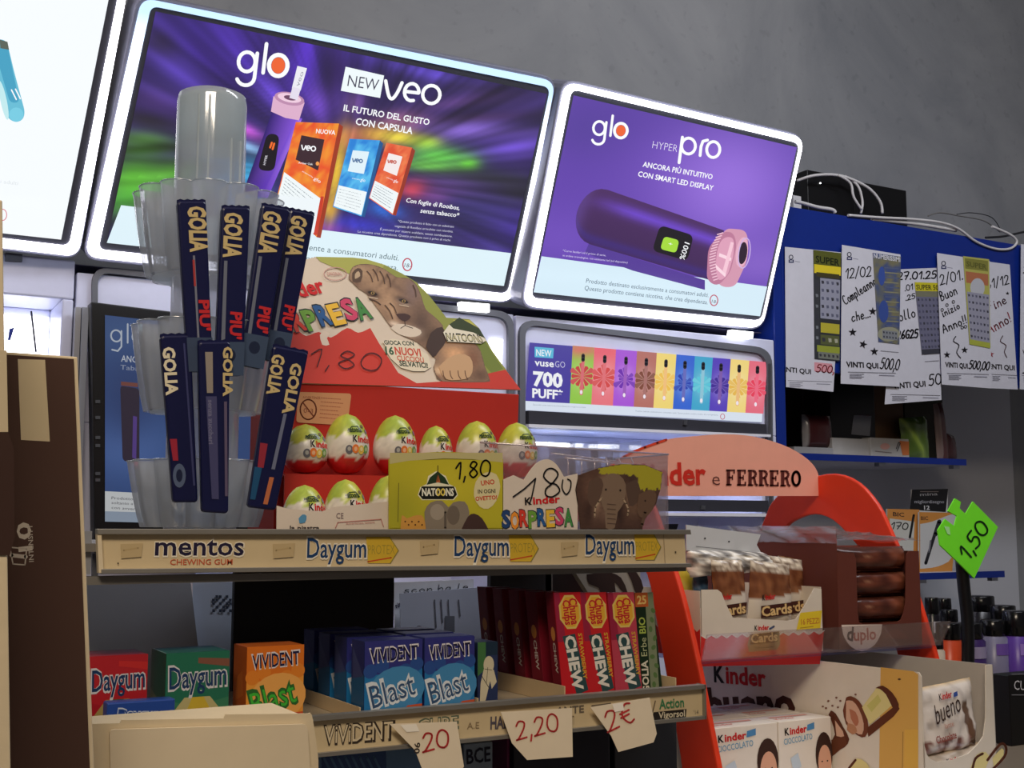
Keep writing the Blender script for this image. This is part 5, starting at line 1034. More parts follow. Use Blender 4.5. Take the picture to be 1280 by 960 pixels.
def dn(a):
    a.hand('CO', (516, 796), (533, 794), 12, 1.8, (30, 30, 36))
    for x, l in ((543, 34), (551, 28), (560, 40), (573, 20)): a.stroke([(x, 750), (x+2, 750+l)], 1.4, (112, 118, 132))
    a.rect(556, 770, 568, 790, (120, 126, 140))
notice([(500, 742), (611, 733), (613, 890), (508, 890)], 1.625, 'grey paper notice tilted in front of the white one, seen through the rack', (205, 214, 236), dn)
# small monitor back behind, right half
t = thing('monitor', P(700, 900, v=1.72), 'black monitor back with a thin pink glint, behind the chew packs', 'screen')
m0, m1 = P(618, 780, v=1.70).x, P(650, 780, v=1.70).x
Geo().box(m0, m0+.20, 1.66, 1.70, 1.12, 1.335).build('housing', M_BLACK, t, bevel=.004); Geo().box(m0+.08, m0+.12, 1.67, 1.69, ZC+.012, 1.12).build('stand', M_BLACK, t); Geo().box(m0+.03, m0+.17, 1.64, 1.74, ZC+.0005, ZC+.012).build('foot', M_BLACK, t)

# ------------------------------------------------------------------ goods on the lower shelf
def goods(name, label, cat, px, v, d, m, art=None, side=None, group=None, z0=None, lean=0, bev=.0012, ink=None, top=None):
    """box standing on a shelf: px = front face left, top, right on the photograph"""
    x0, y0, x1 = px[:3]; z = ZLS+.0006 if z0 is None else z0
    a0 = P(x0, y0, v=v); a1 = P(x1, y0, v=v); zt = a0.z
    M = None
    o = tag(Geo().box(a0.x, a1.x, v, v+d, z, zt, M=M).build(name, m, bevel=bev), label, cat, group)
    if art:
        g = Art(Plane((a0.x, v, z), (1, 0, 0), (0, 0, 1)), .0004, pix=False, step=2e-5); art(g, a1.x-a0.x, zt-z); g.build('printed_front', ink or INKG, o)
    if side:
        g = Art(Plane((a0.x, v+d, z), (0, -1, 0), (0, 0, 1)), .0004, pix=False, step=2e-5); side(g, d, zt-z); g.build('printed_side', ink or INKG, o)
    return o
def dayg(c1, c2, c3, c4):
    def f(g, W, H):
        g.poly([(0, 0), (W, 0), (W, H), (0, H)], c1); g.poly([(0, 0), (W, 0), (W, H*.42), (W*.68, H*.36), (W*.32, H*.36), (0, H*.42)], c2)
        g.poly([(0, H*.0), (0, H*.14), (W*.3, H*.44), (W*.7, H*.44), (W, H*.14), (W, 0)], c3); g.poly([(W*.3, H*.2), (W*.42, H*.44), (W*.6, H*.44), (W*.78, H*.18), (W*.5, H*.12)], c4)
        g.poly([(W*.5, H*.86), (W, H*.80), (W, H*.9), (W*.5, H*.93)], mixc(c1, (230, 60, 50), .5))
        g.text('Daygum', (W*.04, H*.54), (W*.98, H*.56), H*.3, (220, 220, 226), .06); g.text('Daygum', (W*.06, H*.555), (W*.96, H*.575), H*.27, (30, 60, 104), .012); g.text('PROTEX', (W*.3, H*.2), (W*.74, H*.2), H*.1, (150, 90, 60), .01)
    return f
GB = 'gum boxes on the lower shelf'
goods('gum_box', 'red gum box with green and yellow pattern, leftmost on the lower shelf', 'gum box', (112, 821, 185), 1.30, .06, mat('gum_red', (176, 40, 48), .35), dayg((190, 40, 50), (176, 34, 46), (170, 150, 90), (60, 110, 50)), lambda g, W, H: g.poly([(0, 0), (W, 0), (W, H), (0, H)], (44, 46, 96)), GB)
goods('gum_box', 'green gum box with a yellow patch, second from the left on the lower shelf', 'gum box', (208, 817, 287), 1.27, .062, mat('gum_green', (34, 104, 82), .35), dayg((40, 116, 90), (60, 130, 96), (196, 186, 130), (214, 186, 60)), lambda g, W, H: (g.poly([(0, 0), (W, 0), (W, H), (0, H)], (26, 86, 70)), g.poly([(0, 0), (W, 0), (W, H*.3), (0, H*.5)], (110, 124, 96))), GB)
z = ZLS+.0006; p0, p1 = P(134, 879, v=1.247), P(219, 879, v=1.247)
o = tag(Geo().box(p0.x, p1.x, 1.247, 1.267, z, p0.z).build('gum_box', mat('gum_blue', (40, 76, 160), .35), bevel=.0015), 'blue gum box lying flat in front of the red one', 'gum box', GB)
g = Art(front(1.247), .0005); g.text('Daygum', (146, 897), (204, 897), 12, (200, 210, 226), .05); g.text('Daygum', (147, 896.5), (203, 896.5), 10, (50, 80, 150), .02); g.build('printed_front', INKG, o)
def blast(c1, c2, ct, cb, tw):
    def f(g, W, H):
        g.poly([(0, 0), (W, 0), (W, H), (0, H)], c2); g.poly([(0, H*.56), (W, H*.62), (W, H), (0, H)], c1)
        for k in range(5): g.ell(W*(.1+.2*k), H*(.62+.06*math.sin(k*2)), W*.12, H*.09, mixc(c1, c2, .4), 20)
        g.ell(W*.55, H*.36, W*.5, H*.3, mixc(c2, (255, 255, 255), .16), 12)
        g.text('VIVIDENT', (W*.08, H*.72), (W*.94, H*.75), H*.19, (230, 226, 230), .035); g.text('VIVIDENT', (W*.10, H*.73), (W*.92, H*.76), H*.165, tw, .015)
        g.poly([(W*.55, 0), (W, 0), (W, H*.17), (W*.75, H*.16), (W*.58, H*.06)], (210, 90, 50)); g.poly([(W*.5, 0), (W*.62, 0), (W*.66, H*.07), (W*.54, H*.08)], (236, 200, 120))
        oc = (225, 232, 238) if cb[2] > 60 else (50, 110, 50)
        g.text('Blast', (W*.12, H*.13), (W*.92, H*.29), H*.34, oc, .09); g.text('Blast', (W*.15, H*.15), (W*.89, H*.30), H*.29, cb, .0)
    return f
bl = blast((52, 54, 130), (36, 120, 180), None, (56, 84, 120), (26, 24, 60)); ol = blast((226, 120, 36), (240, 160, 60), None, (70, 190, 60), (26, 28, 70))
goods('gum_box', 'orange gum box with green lettering, between the green and the blue ones', 'gum box', (309, 809, 380), 1.262, .045, mat('gum_orange', (206, 106, 40), .35), ol, lambda g, W, H: (g.poly([(0, 0), (W, 0), (W, H), (0, H)], (190, 92, 34)), g.poly([(W*.2, H*.3), (W*.8, H*.4), (W*.7, H*.7), (W*.3, H*.6)], (206, 110, 44))), GB, ink=INK)
def bside(g, W, H):
    g.poly([(0, 0), (W, 0), (W, H), (0, H)], (44, 100, 146)); g.poly([(0, H*.5), (W, H*.58), (W, H), (0, H)], (48, 50, 112)); g.poly([(W*.1, H*.5), (W*.95, H*.56), (W*.1, H*.9)], (74, 80, 132))
MBX = mat('gum_navy', (48, 56, 120), .35)
pu = P(456, 802, v=1.25).x; pu1 = P(528, 802, v=1.25).x; zb_ = P(456, 802, v=1.25).z
for k in range(4):
    v = 1.25+k*.052
    o = tag(Geo().box(pu, pu1, v, v+.036, z, zb_).build('gum_box', MBX, bevel=.0012), ('blue gum box at the front left of the blue rows', 'blue gum box directly behind the left front blue one', 'blue gum box third in the left blue row', 'blue gum box last in the left blue row, beside the orange one')[k], 'gum box', GB)
    g = Art(Plane((pu, v, z), (1, 0, 0), (0, 0, 1)), .0004, pix=False, step=2e-5); bl(g, pu1-pu, zb_-z); g.build('printed_front', INKG, o)
    g = Art(Plane((pu, v+.036, z), (0, -1, 0), (0, 0, 1)), .0004, pix=False); bside(g, .036, zb_-z); g.build('printed_side', INKG, o)
qu = P(531, 800, v=1.25).x; qu1 = P(593, 800, v=1.25).x
for k in range(3):
    v = 1.25+k*.052
    o = tag(Geo().box(qu, qu1, v, v+.036, z, zb_+.001).build('gum_box', MBX, bevel=.0012), ('blue gum box at the front right of the blue rows', 'blue gum box behind the front right blue one', 'blue gum box third in the right blue row')[k], 'gum box', GB)
    g = Art(Plane((qu, v, z), (1, 0, 0), (0, 0, 1)), .0004, pix=False, step=2e-5); bl(g, qu1-qu, zb_-z); g.build('printed_front', INKG, o)
def xyl(g, W, H):
    g.poly([(0, 0), (W, 0), (W, H), (0, H)], (44, 56, 96)); g.poly([(0, H*.5), (W*.4, H*.6), (W*.4, H), (0, H)], (70, 120, 70)); g.poly([(W*.4, H*.8), (W, H*.8), (W, H), (W*.4, H)], (30, 50, 70))
    g.ell(W*.55, H*.66, W*.26, H*.13, (216, 206, 176)); g.poly([(W*.3, H*.6), (W*.8, H*.58), (W*.95, H*.4), (W*.7, H*.3), (W*.62, H*.42), (W*.4, H*.14), (W*.1, H*.06), (W*.15, H*.4)], (216, 206, 176)); g.stroke([(W*.2, H*.5), (W*.6, H*.3)], .0008, (60, 60, 50)); g.stroke([(W*.35, H*.6), (W*.7, H*.58)], .0006, (60, 60, 50)); g.stroke([(W*.5, H*.62), (W*.44, H*.4)], .0006, (60, 60, 50))
goods('gum_box', 'narrow navy gum box with a cream figure, right of the blue rows', 'gum box', (597, 803, 622), 1.26, .05, mat('gum_dark', (40, 52, 88), .4), xyl, None, GB, ink=INK)
# card trays
def cardtray(label, u0, u1, v0, v1, h):
    t = thing('card_tray', ((u0+u1)/2, (v0+v1)/2, ZLS), label, 'tray', 'beige card trays on the lower shelf')
    Geo().box(u0, u0+.0015, v0, v1, ZLS+.0004, ZLS+h).build('side_wall', M_TRAY, t); Geo().box(u1, u1+.0015, v0, v1, ZLS+.0004, ZLS+h).build('side_wall', M_TRAY, t); Geo().box(u0+.0015, u1, v1-.0015, v1, ZLS+.0004, ZLS+h).build('back_wall', M_TRAY, t)
cardtray('beige card tray under the blue gum boxes', pu-.006, qu1+.003, 1.248, 1.44, .016)
cu0 = P(690, 860, v=1.25).x
cardtray('beige card tray under the tall red chew packs', P(706, 866, v=1.25).x-.002, RU1-.012, 1.248, 1.47, .022)
# tall chew packs
def chew(c, c2):
    def f(g, W, H):
        g.poly([(0, 0), (W, 0), (W, H), (0, H)], c); g.poly([(0, H*.55), (W*.3, H*.55), (W*.2, H), (0, H)], c2)
        fl = [(W*(.55+.40*math.cos(k*PI/8)*(1+.1*(k % 2))), H*(.82+.155*math.sin(k*PI/8)*(1+.08*(k % 2)))) for k in range(16)]
        g.poly(fl, (236, 206, 110)); g.poly([(W*.55+(x-W*.55)*.84, H*.82+(y-H*.82)*.88) for x, y in fl], (236, 180, 60))
        g.text('Chupa', (W*.54, H*.945), (W*.56, H*.70), W*.30, (200, 40, 50), .03); g.text('Chups', (W*.30, H*.93), (W*.33, H*.70), W*.26, (200, 40, 50), .03)
        g.poly([(W*.18, H*.60), (W*.66, H*.62), (W*.98, H*.10), (W*.52, H*.06)], (50, 80, 84)); g.text('CHEW', (W*.26, H*.60), (W*.42, H*.10), W*.38, (240, 236, 226), .05)
        g.text('STRAWBERRY', (W*.78, H*.62), (W*.84, H*.2), W*.14, (226, 180, 60), .02); g.poly([(W*.2, 0), (W*.7, 0), (W*.6, H*.07), (W*.3, H*.06)], (236, 190, 120))
    return f
def cside(g, W, H):
    g.poly([(0, 0), (W, 0), (W, H), (0, H)], (124, 24, 40)); g.ell(W*.55, H*.62, W*.26, H*.065, (214, 140, 70)); g.text('CHEW', (W*.42, H*.54), (W*.5, H*.26), W*.3, (210, 200, 190), .03); g.poly([(W*.1, 0), (W*.9, 0), (W*.7, H*.15), (W*.2, H*.14)], (150, 40, 46))
GCW = 'tall chew packs on the lower shelf'
def leanbox(name, label, q, v, d, m, art, side, group, cat):
    pl = front(v); pts = [pl.pix(*p) for p in q]; zz = ZLS+.0006
    pts = [pts[0], pts[1], (pts[2][0], zz), (pts[3][0], zz)]
    o = tag(Geo().prism(pl, pts, d, 0, map=False).build(name, m, bevel=.001), label, cat, group)
    W = pts[1][0]-pts[0][0]; H = pts[0][1]-zz; sh_ = pts[3][0]-pts[0][0]
    g = Art(Plane((0, v, 0), (1, 0, 0), (0, 0, 1)), .0004, pix=False, step=2e-5); art(g, W, H)
    g.v = [(pts[3][0]+x+(-sh_)*(zv/H), y, zz+zv) for x, y, zv in g.v]; g.build('printed_front', INK, o)
    if side:
        g = Art(Plane((0, 0, 0), (0, -1, 0), (0, 0, 1)), .0005, pix=False, step=2e-5); side(g, d, H)
        g.v = [(pts[3][0]-.0004-sh_*(zv/H)+(x), v+d+y, zz+zv) for x, y, zv in g.v]; g.build('printed_side', INK, o)
    return o
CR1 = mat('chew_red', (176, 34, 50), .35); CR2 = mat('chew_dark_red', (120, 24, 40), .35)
for k, (q, lab, c) in enumerate([([(692, 741), (725, 741), (735, 868), (704, 868)], 'left front one of three tall red chew packs', (206, 34, 44)), ([(725, 741), (757, 741), (767, 866), (737, 866)], 'middle front one of three tall red chew packs', (206, 40, 48)), ([(759, 741), (792, 741), (799, 864), (770, 864)], 'pinkish red front chew pack, beside the dark green herb pack', (196, 70, 90))]):
    leanbox('chew_pack', lab, q, 1.262, .018, CR1, chew(c, (160, 40, 70)), cside if k == 0 else None, GCW, 'chew pack')
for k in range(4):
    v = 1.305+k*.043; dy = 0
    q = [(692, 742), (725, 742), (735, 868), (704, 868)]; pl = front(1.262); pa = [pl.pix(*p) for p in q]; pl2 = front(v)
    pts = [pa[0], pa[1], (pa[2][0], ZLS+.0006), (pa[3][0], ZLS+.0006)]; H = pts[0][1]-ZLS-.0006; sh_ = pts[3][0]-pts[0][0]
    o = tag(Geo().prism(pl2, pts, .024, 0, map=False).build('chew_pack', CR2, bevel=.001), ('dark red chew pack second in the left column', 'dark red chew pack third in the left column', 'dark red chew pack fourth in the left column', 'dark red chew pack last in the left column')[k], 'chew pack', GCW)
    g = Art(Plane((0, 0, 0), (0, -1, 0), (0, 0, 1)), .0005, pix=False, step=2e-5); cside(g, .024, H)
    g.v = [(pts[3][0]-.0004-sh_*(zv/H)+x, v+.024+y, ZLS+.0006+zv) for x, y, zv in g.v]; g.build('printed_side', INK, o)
def herb(g, W, H):
    g.poly([(0, 0), (W, 0), (W, H), (0, H)], (26, 46, 28)); g.poly([(W*.55, 0), (W, 0), (W, H), (W*.55, H)], (130, 140, 110)); g.poly([(0, H*.86), (W*.7, H*.86), (W*.7, H), (0, H)], (196, 100, 50))
    for k in range(9): g.ell(W*(.74+.1*(k % 3)), H*(.1+.09*k), W*.1, H*.03, (90, 120, 70), 30*k)
    g.text('GOLIA', (W*.46, H*.02), (W*.46, H*.34), W*.34, (226, 220, 200), .03); g.text('Erbe', (W*.46, H*.38), (W*.46, H*.56), W*.32, (190, 196, 150)); g.text('BIO', (W*.46, H*.60), (W*.46, H*.76), W*.34, (176, 196, 90), .02); g.text('25', (W*.1, H*.89), (W*.6, H*.89), H*.08, (236, 200, 120), .03)
leanbox('herb_candy_pack', 'dark green tall herb sweets pack at the right end of the lower shelf', [(793, 741), (816, 743), (829, 866), (801, 866)], 1.266, .03, mat('herb_green', (30, 50, 32), .4), herb, None, GCW, 'sweets pack')
# cow patterned packet behind
pl = front(1.50); o = tag(Geo().prism(pl, [(713, 706), (800, 706), (802, 770), (752, 772), (738, 745)], .012).build('patterned_pack', mat('dusty_white', (168, 160, 150), .6)), 'white pack with dark brown patches behind the chew packs, under the upper shelf', 'pack')
g = Art(pl, .0006); g.poly(smooth([(733, 718), (745, 716), (752, 712), (764, 716), (776, 722), (784, 740), (776, 738), (768, 728), (770, 752), (756, 752), (748, 735), (736, 730), (733, 718)], 2), (56, 40, 38)); g.poly(smooth([(782, 712), (796, 716), (804, 735), (796, 745), (789, 726), (782, 712)], 2), (56, 40, 38)); g.build('printed_front', INK, o)
st = Geo().box(P(752, 770, v=1.50).x, P(800, 770, v=1.50).x, 1.50, 1.51, ZLS+.0006, P(752, 771, v=1.50).z).build('lower_half', mat('dusty_white', (168, 160, 150), .6), o)

# handwritten price papers hanging from the lower rail
def pricetag(q, label, draw, lift):
    pl = Plane((0, VR-.008-lift, 0), (1, 0, 0), (0, .06, 1)); pl.O = Vector((0, VR-.0095-lift, ZL1)); 
    o = tag(Geo().prism(pl, q, .0006).build('paper_price_tag', mat('warm_paper', (232, 216, 188), .8)), label, 'price tag', 'handwritten price papers on the lower rail')
    a = Art(pl, .0004); draw(a); a.build('handwriting', INKT, o)
RI = (196, 60, 60)
def p1_(a): a.hand('20', (529, 940), (561, 933), 22, 2.4, RI); a.text('06', (524, 942), (525, 928), 7, (60, 50, 44), .02); a.poly([(500, 906), (520, 905), (524, 914), (508, 915)], (246, 238, 222))
pricetag([(487, 905), (571, 902), (580, 958), (572, 972), (531, 970), (519, 938)], 'paper price reading 20, leftmost of three on the lower rail', p1_, .0)
def p2_(a): a.hand('2,20', (646, 925), (698, 913), 22, 2.2, RI, slant=.1)
pricetag([(626, 890), (715, 885), (716, 946), (659, 950), (640, 929)], 'paper price reading 2,20, in the middle of the lower rail', p2_, .0)
def p3_(a): a.hand('2€', (760, 915), (793, 901), 24, 2.3, RI); a.poly([(765, 880), (778, 878), (780, 888), (768, 890)], (248, 240, 226))
pricetag([(738, 884), (812, 872), (821, 917), (817, 928), (773, 940), (764, 920)], 'paper price reading 2 euro, rightmost on the lower rail', p3_, .0)

# goods under the lower rail, on the counter
GU = 'boxes on the counter under the sweets rack'
def under(x0, x1, ytop, v, d, m, label, draw=None):
    a0, a1 = P(x0, ytop, v=v), P(x1, ytop, v=v)
    o = tag(Geo().box(a0.x, a1.x, v, v+d, ZC+.0006, a0.z).build('counter_box', m, bevel=.0015), label, 'box', GU)
    if draw: g = Art(front(v), .0005); draw(g); g.build('printed_front', INK, o)
under(400, 575, 932, 1.30, .10, mat('box_sky', (100, 140, 190), .5), 'pale blue box under the left of the lower rail', lambda g: [g.poly([(402, 944), (482, 936), (484, 990), (402, 990)], (64, 92, 150)), [g.stroke([(404+k*9, 946), (412+k*9, 962)], 3, (90, 130, 180)) for k in range(8)]])
under(580, 616, 930, 1.30, .08, mat('box_pale_blue', (140, 160, 185), .5), 'light blue box with dark letters, under the rail between two price papers', lambda g: [g.text('BCE', (583, 955), (613, 951), 18, (30, 36, 60), .02)])
under(634, 640, 918, 1.32, .10, mat('box_magenta', (120, 30, 90), .4), 'thin magenta box edge beside the middle price paper')
under(642, 762, 905, 1.31, .10, mat('box_navy', (20, 22, 44), .4), 'dark navy box under the middle of the lower rail')
under(768, 846, 900, 1.34, .10, mat('box_charcoal', (52, 54, 60), .5), 'charcoal box under the right end of the lower rail')

# ------------------------------------------------------------------ clear stick stand
VCn = 1.342; c0 = P(250, 655, v=VCn); CX = c0.x
st = thing('stick_stand', (CX, VCn, ZS), 'clear plastic three tier tower of pockets holding navy sweet sticks', 'display stand')
zy = lambda y, v=VCn: P(250, y, v=v).z
rc = (P(291, 200, v=VCn).x-P(205, 200, v=VCn).x)/2
Mst = clearmat('stand_plastic', (.95, .97, 1), .3, .42, .08, (.92, .96, 1), .8)
Geo().lathe([(rc, ZS+.0008), (rc, zy(128)), (rc*.96, zy(119)), (rc*.8, zy(116)), (0, zy(116))], (CX, VCn, 0), 28).build('column', Mst, st)
Geo().lathe([(0, zy(182)), (rc*.94, zy(184)), (rc*.94, zy(124)), (rc*.8, zy(120)), (0, zy(120))], (CX, VCn, 0), 28).build('frosted_cap', clearmat('cap_frost', haze=.93, gloss=.06, rough=.3, hazecol=(.9, .98, 1), tr_mix=.75), st, label='frosted pale blue cap')
for an in (-2.2, -1.9, -1.25, -.9, .6, 2.4):
    x, y = CX+(rc+.0012)*math.cos(an), VCn+(rc+.0012)*math.sin(an); Geo().box(x-.001, x+.001, y-.001, y+.001, zy(235), zy(180) if abs(an) < 1.5 else zy(130)).build('rib', M_FROST, st, label='thin moulded rib')
# three rings of pockets: scalloped walls that flare outwards, with dividers
for (yt, yb, xl) in ((247, 350, 155), (410, 516, 158), (578, 659, 158)):
    VP = VCn; Rt = (P(250, yt, v=VP).x-P(xl, yt, v=VP).x)*1.0; Rb = Rt*.80
    ztp, zbt = zy(yt), max(zy(yb), ZS+.0012); g = Geo(); n = 96; V = []
    NP = 12
    for j in range(7):
        f = j/6
        for k in range(n):
            th = 2*PI*k/n; sc = abs(math.sin(NP/2*th)); R = lerp(Rb, Rt, f**.8)*(.875+.125*sc**.6)
            V.append((CX+R*math.cos(th), VP+R*math.sin(th), lerp(zbt, ztp, f)))
    g.add(V, [(j*n+k, j*n+(k+1) % n, (j+1)*n+(k+1) % n, (j+1)*n+k) for j in range(6) for k in range(n)]); g.smooth = True
    rg = g.build('pocket_ring', Mst, st)
    g = Geo(); g.lathe([(rc+.001, zbt), (Rb*.9, zbt)], (CX, VP, 0), 36); g.build('ring_floor', Mst, rg)
    for k in range(NP):
        th = 2*PI*k/NP; c_, s_ = math.cos(th), math.sin(th); g = Geo()
        g.add([(CX+rc*1.02*c_, VP+rc*1.02*s_, zbt), (CX+Rb*.87*c_, VP+Rb*.87*s_, zbt), (CX+Rt*.87*c_, VP+Rt*.87*s_, ztp), (CX+rc*1.02*c_, VP+rc*1.02*s_, ztp)], [(0, 1, 2, 3)]); g.build('divider', Mst, rg, solid=.0008)
    g = Geo(); ring = [(CX+Rt*(.875+.125*abs(math.sin(NP/2*2*PI*k/96))**.6)*math.cos(2*PI*k/96), VP+Rt*(.875+.125*abs(math.sin(NP/2*2*PI*k/96))**.6)*math.sin(2*PI*k/96), ztp) for k in range(97)]
    g.tube(ring, .0009, 5); g.build('rim', clearmat('rim_plastic', (.9, .95, 1), .5, .35, .05, (.8, .88, .95)), rg)
# navy sticks
GSK = 'navy sweet sticks standing in the clear tower'
NAVY = mat('stick_navy', (18, 22, 66), .3)
def stick(q, v, label, kind, seed):
    pl = front(v)
    W = abs(pl.pix(*q[1])[0]-pl.pix(*q[0])[0])
    o = tag(Geo().prism(pl, [pl.pix(*p) for p in rounded(q, 4, 2)], .010, .003, map=False).build('candy_stick', NAVY, bevel=.0022), label, 'sweet stick', GSK)
    a = Art(pl, .0034); B = lambda s_, t_: bil(q, s_, t_)
    def vt(t, s0, t0, t1, h, c, b=.03):
        w_ = abs(q[1][0]-q[0][0])*h; a.text(t, B(s0, t0), B(s0, t1), w_, c, b)
    CRM = (206, 184, 130); DG = (12, 12, 22)
    if kind == 1:
        vt('GOLIA', .36, .03, .30, .58, CRM, .05)
        a.poly([B(.42, .32), B(.50, .32), B(.50, .95), B(.42, .95)], (120, 124, 140)); vt("PIU'", .56, .58, .76, .34, (200, 44, 50), .04); a.poly([B(.40, .345), B(.48, .345), B(.48, .5), B(.40, .5)], (170, 60, 60)); a.ell(*B(.6, .9), 6, 8, (90, 110, 130)); a.poly([B(0, .8), B(1, .8), B(1, 1), B(0, 1)], (60, 74, 100)); a.ell(*B(.6, .9), 7, 8, (34, 44, 74))
    elif kind == 2:
        vt('GOLIA', .12, .03, .30, .60, CRM, .05); a.poly([B(.14, .32), B(.26, .32), B(.30, .9), B(.16, .9)], (110, 116, 132)); vt("PIU'", .46, .62, .78, .40, (200, 44, 50), .04); a.poly([B(0, .8), B(1, .8), B(1, 1), B(0, 1)], (62, 78, 104)); a.ell(*B(.5, .88), 7, 8, (30, 40, 66))
    elif kind == 3:
        vt('GOLIA', .04, .07, .36, .38, (230, 220, 190), .05); a.poly([B(.72, .05), B(.78, .05), B(.9, .9), B(.82, .9)], (60, 64, 110)); a.poly([B(.04, .62), B(.3, .62), B(.3, .75), B(.1, .75)], (160, 40, 60)); a.ell(*B(.3, .84), 8, 15, (86, 100, 130)); a.ell(*B(.3, .84), 4, 8, (26, 34, 64))
    elif kind == 4:
        vt('GOLIA', .78, .03, .32, .28, CRM, .04); a.poly([B(.2, .06), B(.44, .06), B(.44, .3), B(.24, .3)], (150, 140, 130)); a.poly([B(.2, .32), B(.56, .32), B(.62, .92), B(.36, .92)], (70, 70, 110)); vt('senza zuccheri', .28, .34, .6, .14, (110, 110, 140)); a.poly([B(.8, .35), B(.9, .35), B(.95, .9), B(.85, .9)], (96, 84, 110))
    else:
        vt('GOLIA', .02, .05, .30, .34, CRM, .04); vt('GOLIA', .58, .08, .40, .30, CRM, .04); a.poly([B(.62, .4), B(.72, .4), B(.68, .75), B(.56, .75)], (110, 116, 140)); a.poly([B(.06, .6), B(.3, .6), B(.3, .75), B(.1, .75)], (150, 44, 60)); a.poly([B(.55, .8), B(.7, .8), B(.66, .97), B(.5, .97)], (190, 110, 70)); a.poly([B(0, .75), B(.25, .75), B(.2, .95), B(.02, .95)], (30, 80, 120))
    a.build('printed_front', INKG, o)
    # crimped top edge
    g = Geo(); z = [pl.at(*pl.pix(lerp(q[0][0], q[1][0], k/8), lerp(q[0][1], q[1][1], k/8)-2-(k % 2)*1.5), 0) for k in range(9)]+[pl.at(*pl.pix(lerp(q[1][0], q[0][0], k/8), lerp(q[1][1], q[0][1], k/8)+2), 0) for k in range(9)]
    g.add(z, [tuple(range(len(z)-1, -1, -1))]); g.build('crimp', NAVY, o, solid=.0008)
VS1 = VCn-.075
stick([(221, 252), (257, 252), (266, 465), (235, 465)], VS1-.004, 'navy stick in the upper pockets, leftmost', 1, 1)
stick([(277, 259), (312, 260), (303, 470), (268, 470)], VS1-.006, 'navy stick in the upper pockets, second from the left', 2, 2)
stick([(327, 256), (362, 262), (328, 462), (298, 456)], VS1+.002, 'navy stick in the upper pockets, third from the left', 2, 3)
stick([(362, 262), (393, 268), (358, 455), (330, 450)], VS1+.020, 'navy stick in the upper pockets, rightmost and tilted', 2, 4)
stick([(200, 420), (238, 419), (247, 628), (216, 628)], VS1-.004, 'navy stick in the lower pockets, leftmost', 3, 5)
stick([(247, 428), (287, 427), (285, 642), (252, 640)], VS1-.010, 'navy stick in the lower pockets, middle one', 4, 6)
stick([(341, 432), (385, 441), (344, 638), (309, 634)], VS1+.004, 'navy stick in the lower pockets, rightmost and tilted', 5, 7)
# ------------------------------------------------------------------ chocolate egg carton on the upper shelf
VE = 1.262; FE = front(VE); ZE = ZS+.0006
eu0, eu1 = P(346, 655, v=VE).x, P(828, 655, v=VE).x
t = thing('egg_carton', ((eu0+eu1)/2, 1.34, ZE), 'red open carton of chocolate eggs with a lion cub header card, on the upper shelf', 'carton')
M_RC = mat('red_card', (190, 44, 34), .6); M_EW = mat('egg_box_white', (222, 208, 192), .65)
zst = P(436, 518, v=1.335).z-.072; VK2 = 1.385; FK2 = front(VK2); zk2 = P(500, 484, v=VK2).z
kr = P(648, 487, v=VK2).x; kl = P(346, 480, v=VK2).x
eb = .447
Geo().box(eb, eu1, VE+.004, 1.50, ZE, ZE+.002).build('base', M_EW, t)
Geo().box(eb, kr, 1.316, 1.318, ZE+.002, zst).box(eb, kr, 1.318, VK2, zst-.002, zst).build('egg_step', M_RC, t)
g = Geo(); g.prism(FK2, [(kl, zst), (kr-.006, zst), (kr, zk2-.03), (kr+.001, zk2), (kl, zk2)], .10, map=False).build('back_box', M_RC, t, bevel=.001)
Geo().box(kl, kr-.006, VK2, VK2+.1, ZE+.002, zst).build('back_base', M_RC, t)
a = Art(FK2, .0008); a.poly(rounded([(372, 490), (439, 492), (434, 532), (370, 528)], 4), (216, 158, 116)); a.oval(385, 512, 10, 12.5, 1.8, (130, 70, 50)); a.stroke([(378, 503), (392, 521)], 1.8, (130, 70, 50)); a.text('0-3', (379, 516), (391, 517), 6, (150, 90, 70)); smalllines(a, [(401, 495), (432, 497), (428, 527), (399, 524)], 6, (170, 100, 76), 1.5, .3, .6); a.text('AVVERTENZE', (378, 498), (400, 499), 3, (160, 90, 70)); a.build('warning_print', INK, t)
# header card leaning back
HP = Plane((0, VK2+.0005, zk2), (1, 0, 0), (0, .42, 1))
ho = [(348, 479), (350, 440), (362, 385), (378, 326), (394, 322), (440, 323), (457, 325), (480, 332), (502, 343), (520, 354), (533, 367), (548, 386), (557, 398), (586, 400), (598, 411), (615, 440), (631, 462), (650, 488)]
Geo().prism(HP, ho, .0015, .0015).build('header_card', M_EW, t)
def inpoly(X, Y, p):
    r = False; n = len(p); j = n-1
    for i in range(n):
        if (p[i][1] > Y) != (p[j][1] > Y) and X < (p[j][0]-p[i][0])*(Y-p[i][1])/(p[j][1]-p[i][1])+p[i][0]: r = not r
        j = i
    return r
C4 = lambda x, y: (340+x/4, 300+y/4)
a = Art(HP, .002)
a.poly([(457, 325), (480, 332), (502, 343), (520, 354), (533, 367), (548, 386), (557, 398), (586, 400), (598, 411), (615, 440), (631, 462), (640, 476), (560, 470), (520, 400), (460, 340)], (150, 158, 76)); a.poly([(394, 322), (440, 323), (457, 325), (480, 332), (470, 350), (440, 345), (400, 328)], (176, 180, 92))
a.poly([(596, 412), (612, 438), (628, 462), (614, 468), (590, 440)], (120, 136, 60)); a.poly([(565, 401), (586, 401), (600, 414), (606, 428), (575, 410)], (196, 192, 90))
wav = smooth([(350, 424), (360, 424), (370, 414), (382, 421), (398, 416), (413, 423), (433, 411), (447, 417), (462, 411)], 3)
a.poly(wav+[(473, 430), (497, 467), (520, 480), (548, 478), (600, 470), (631, 463), (650, 488), (348, 479)], (206, 62, 50))
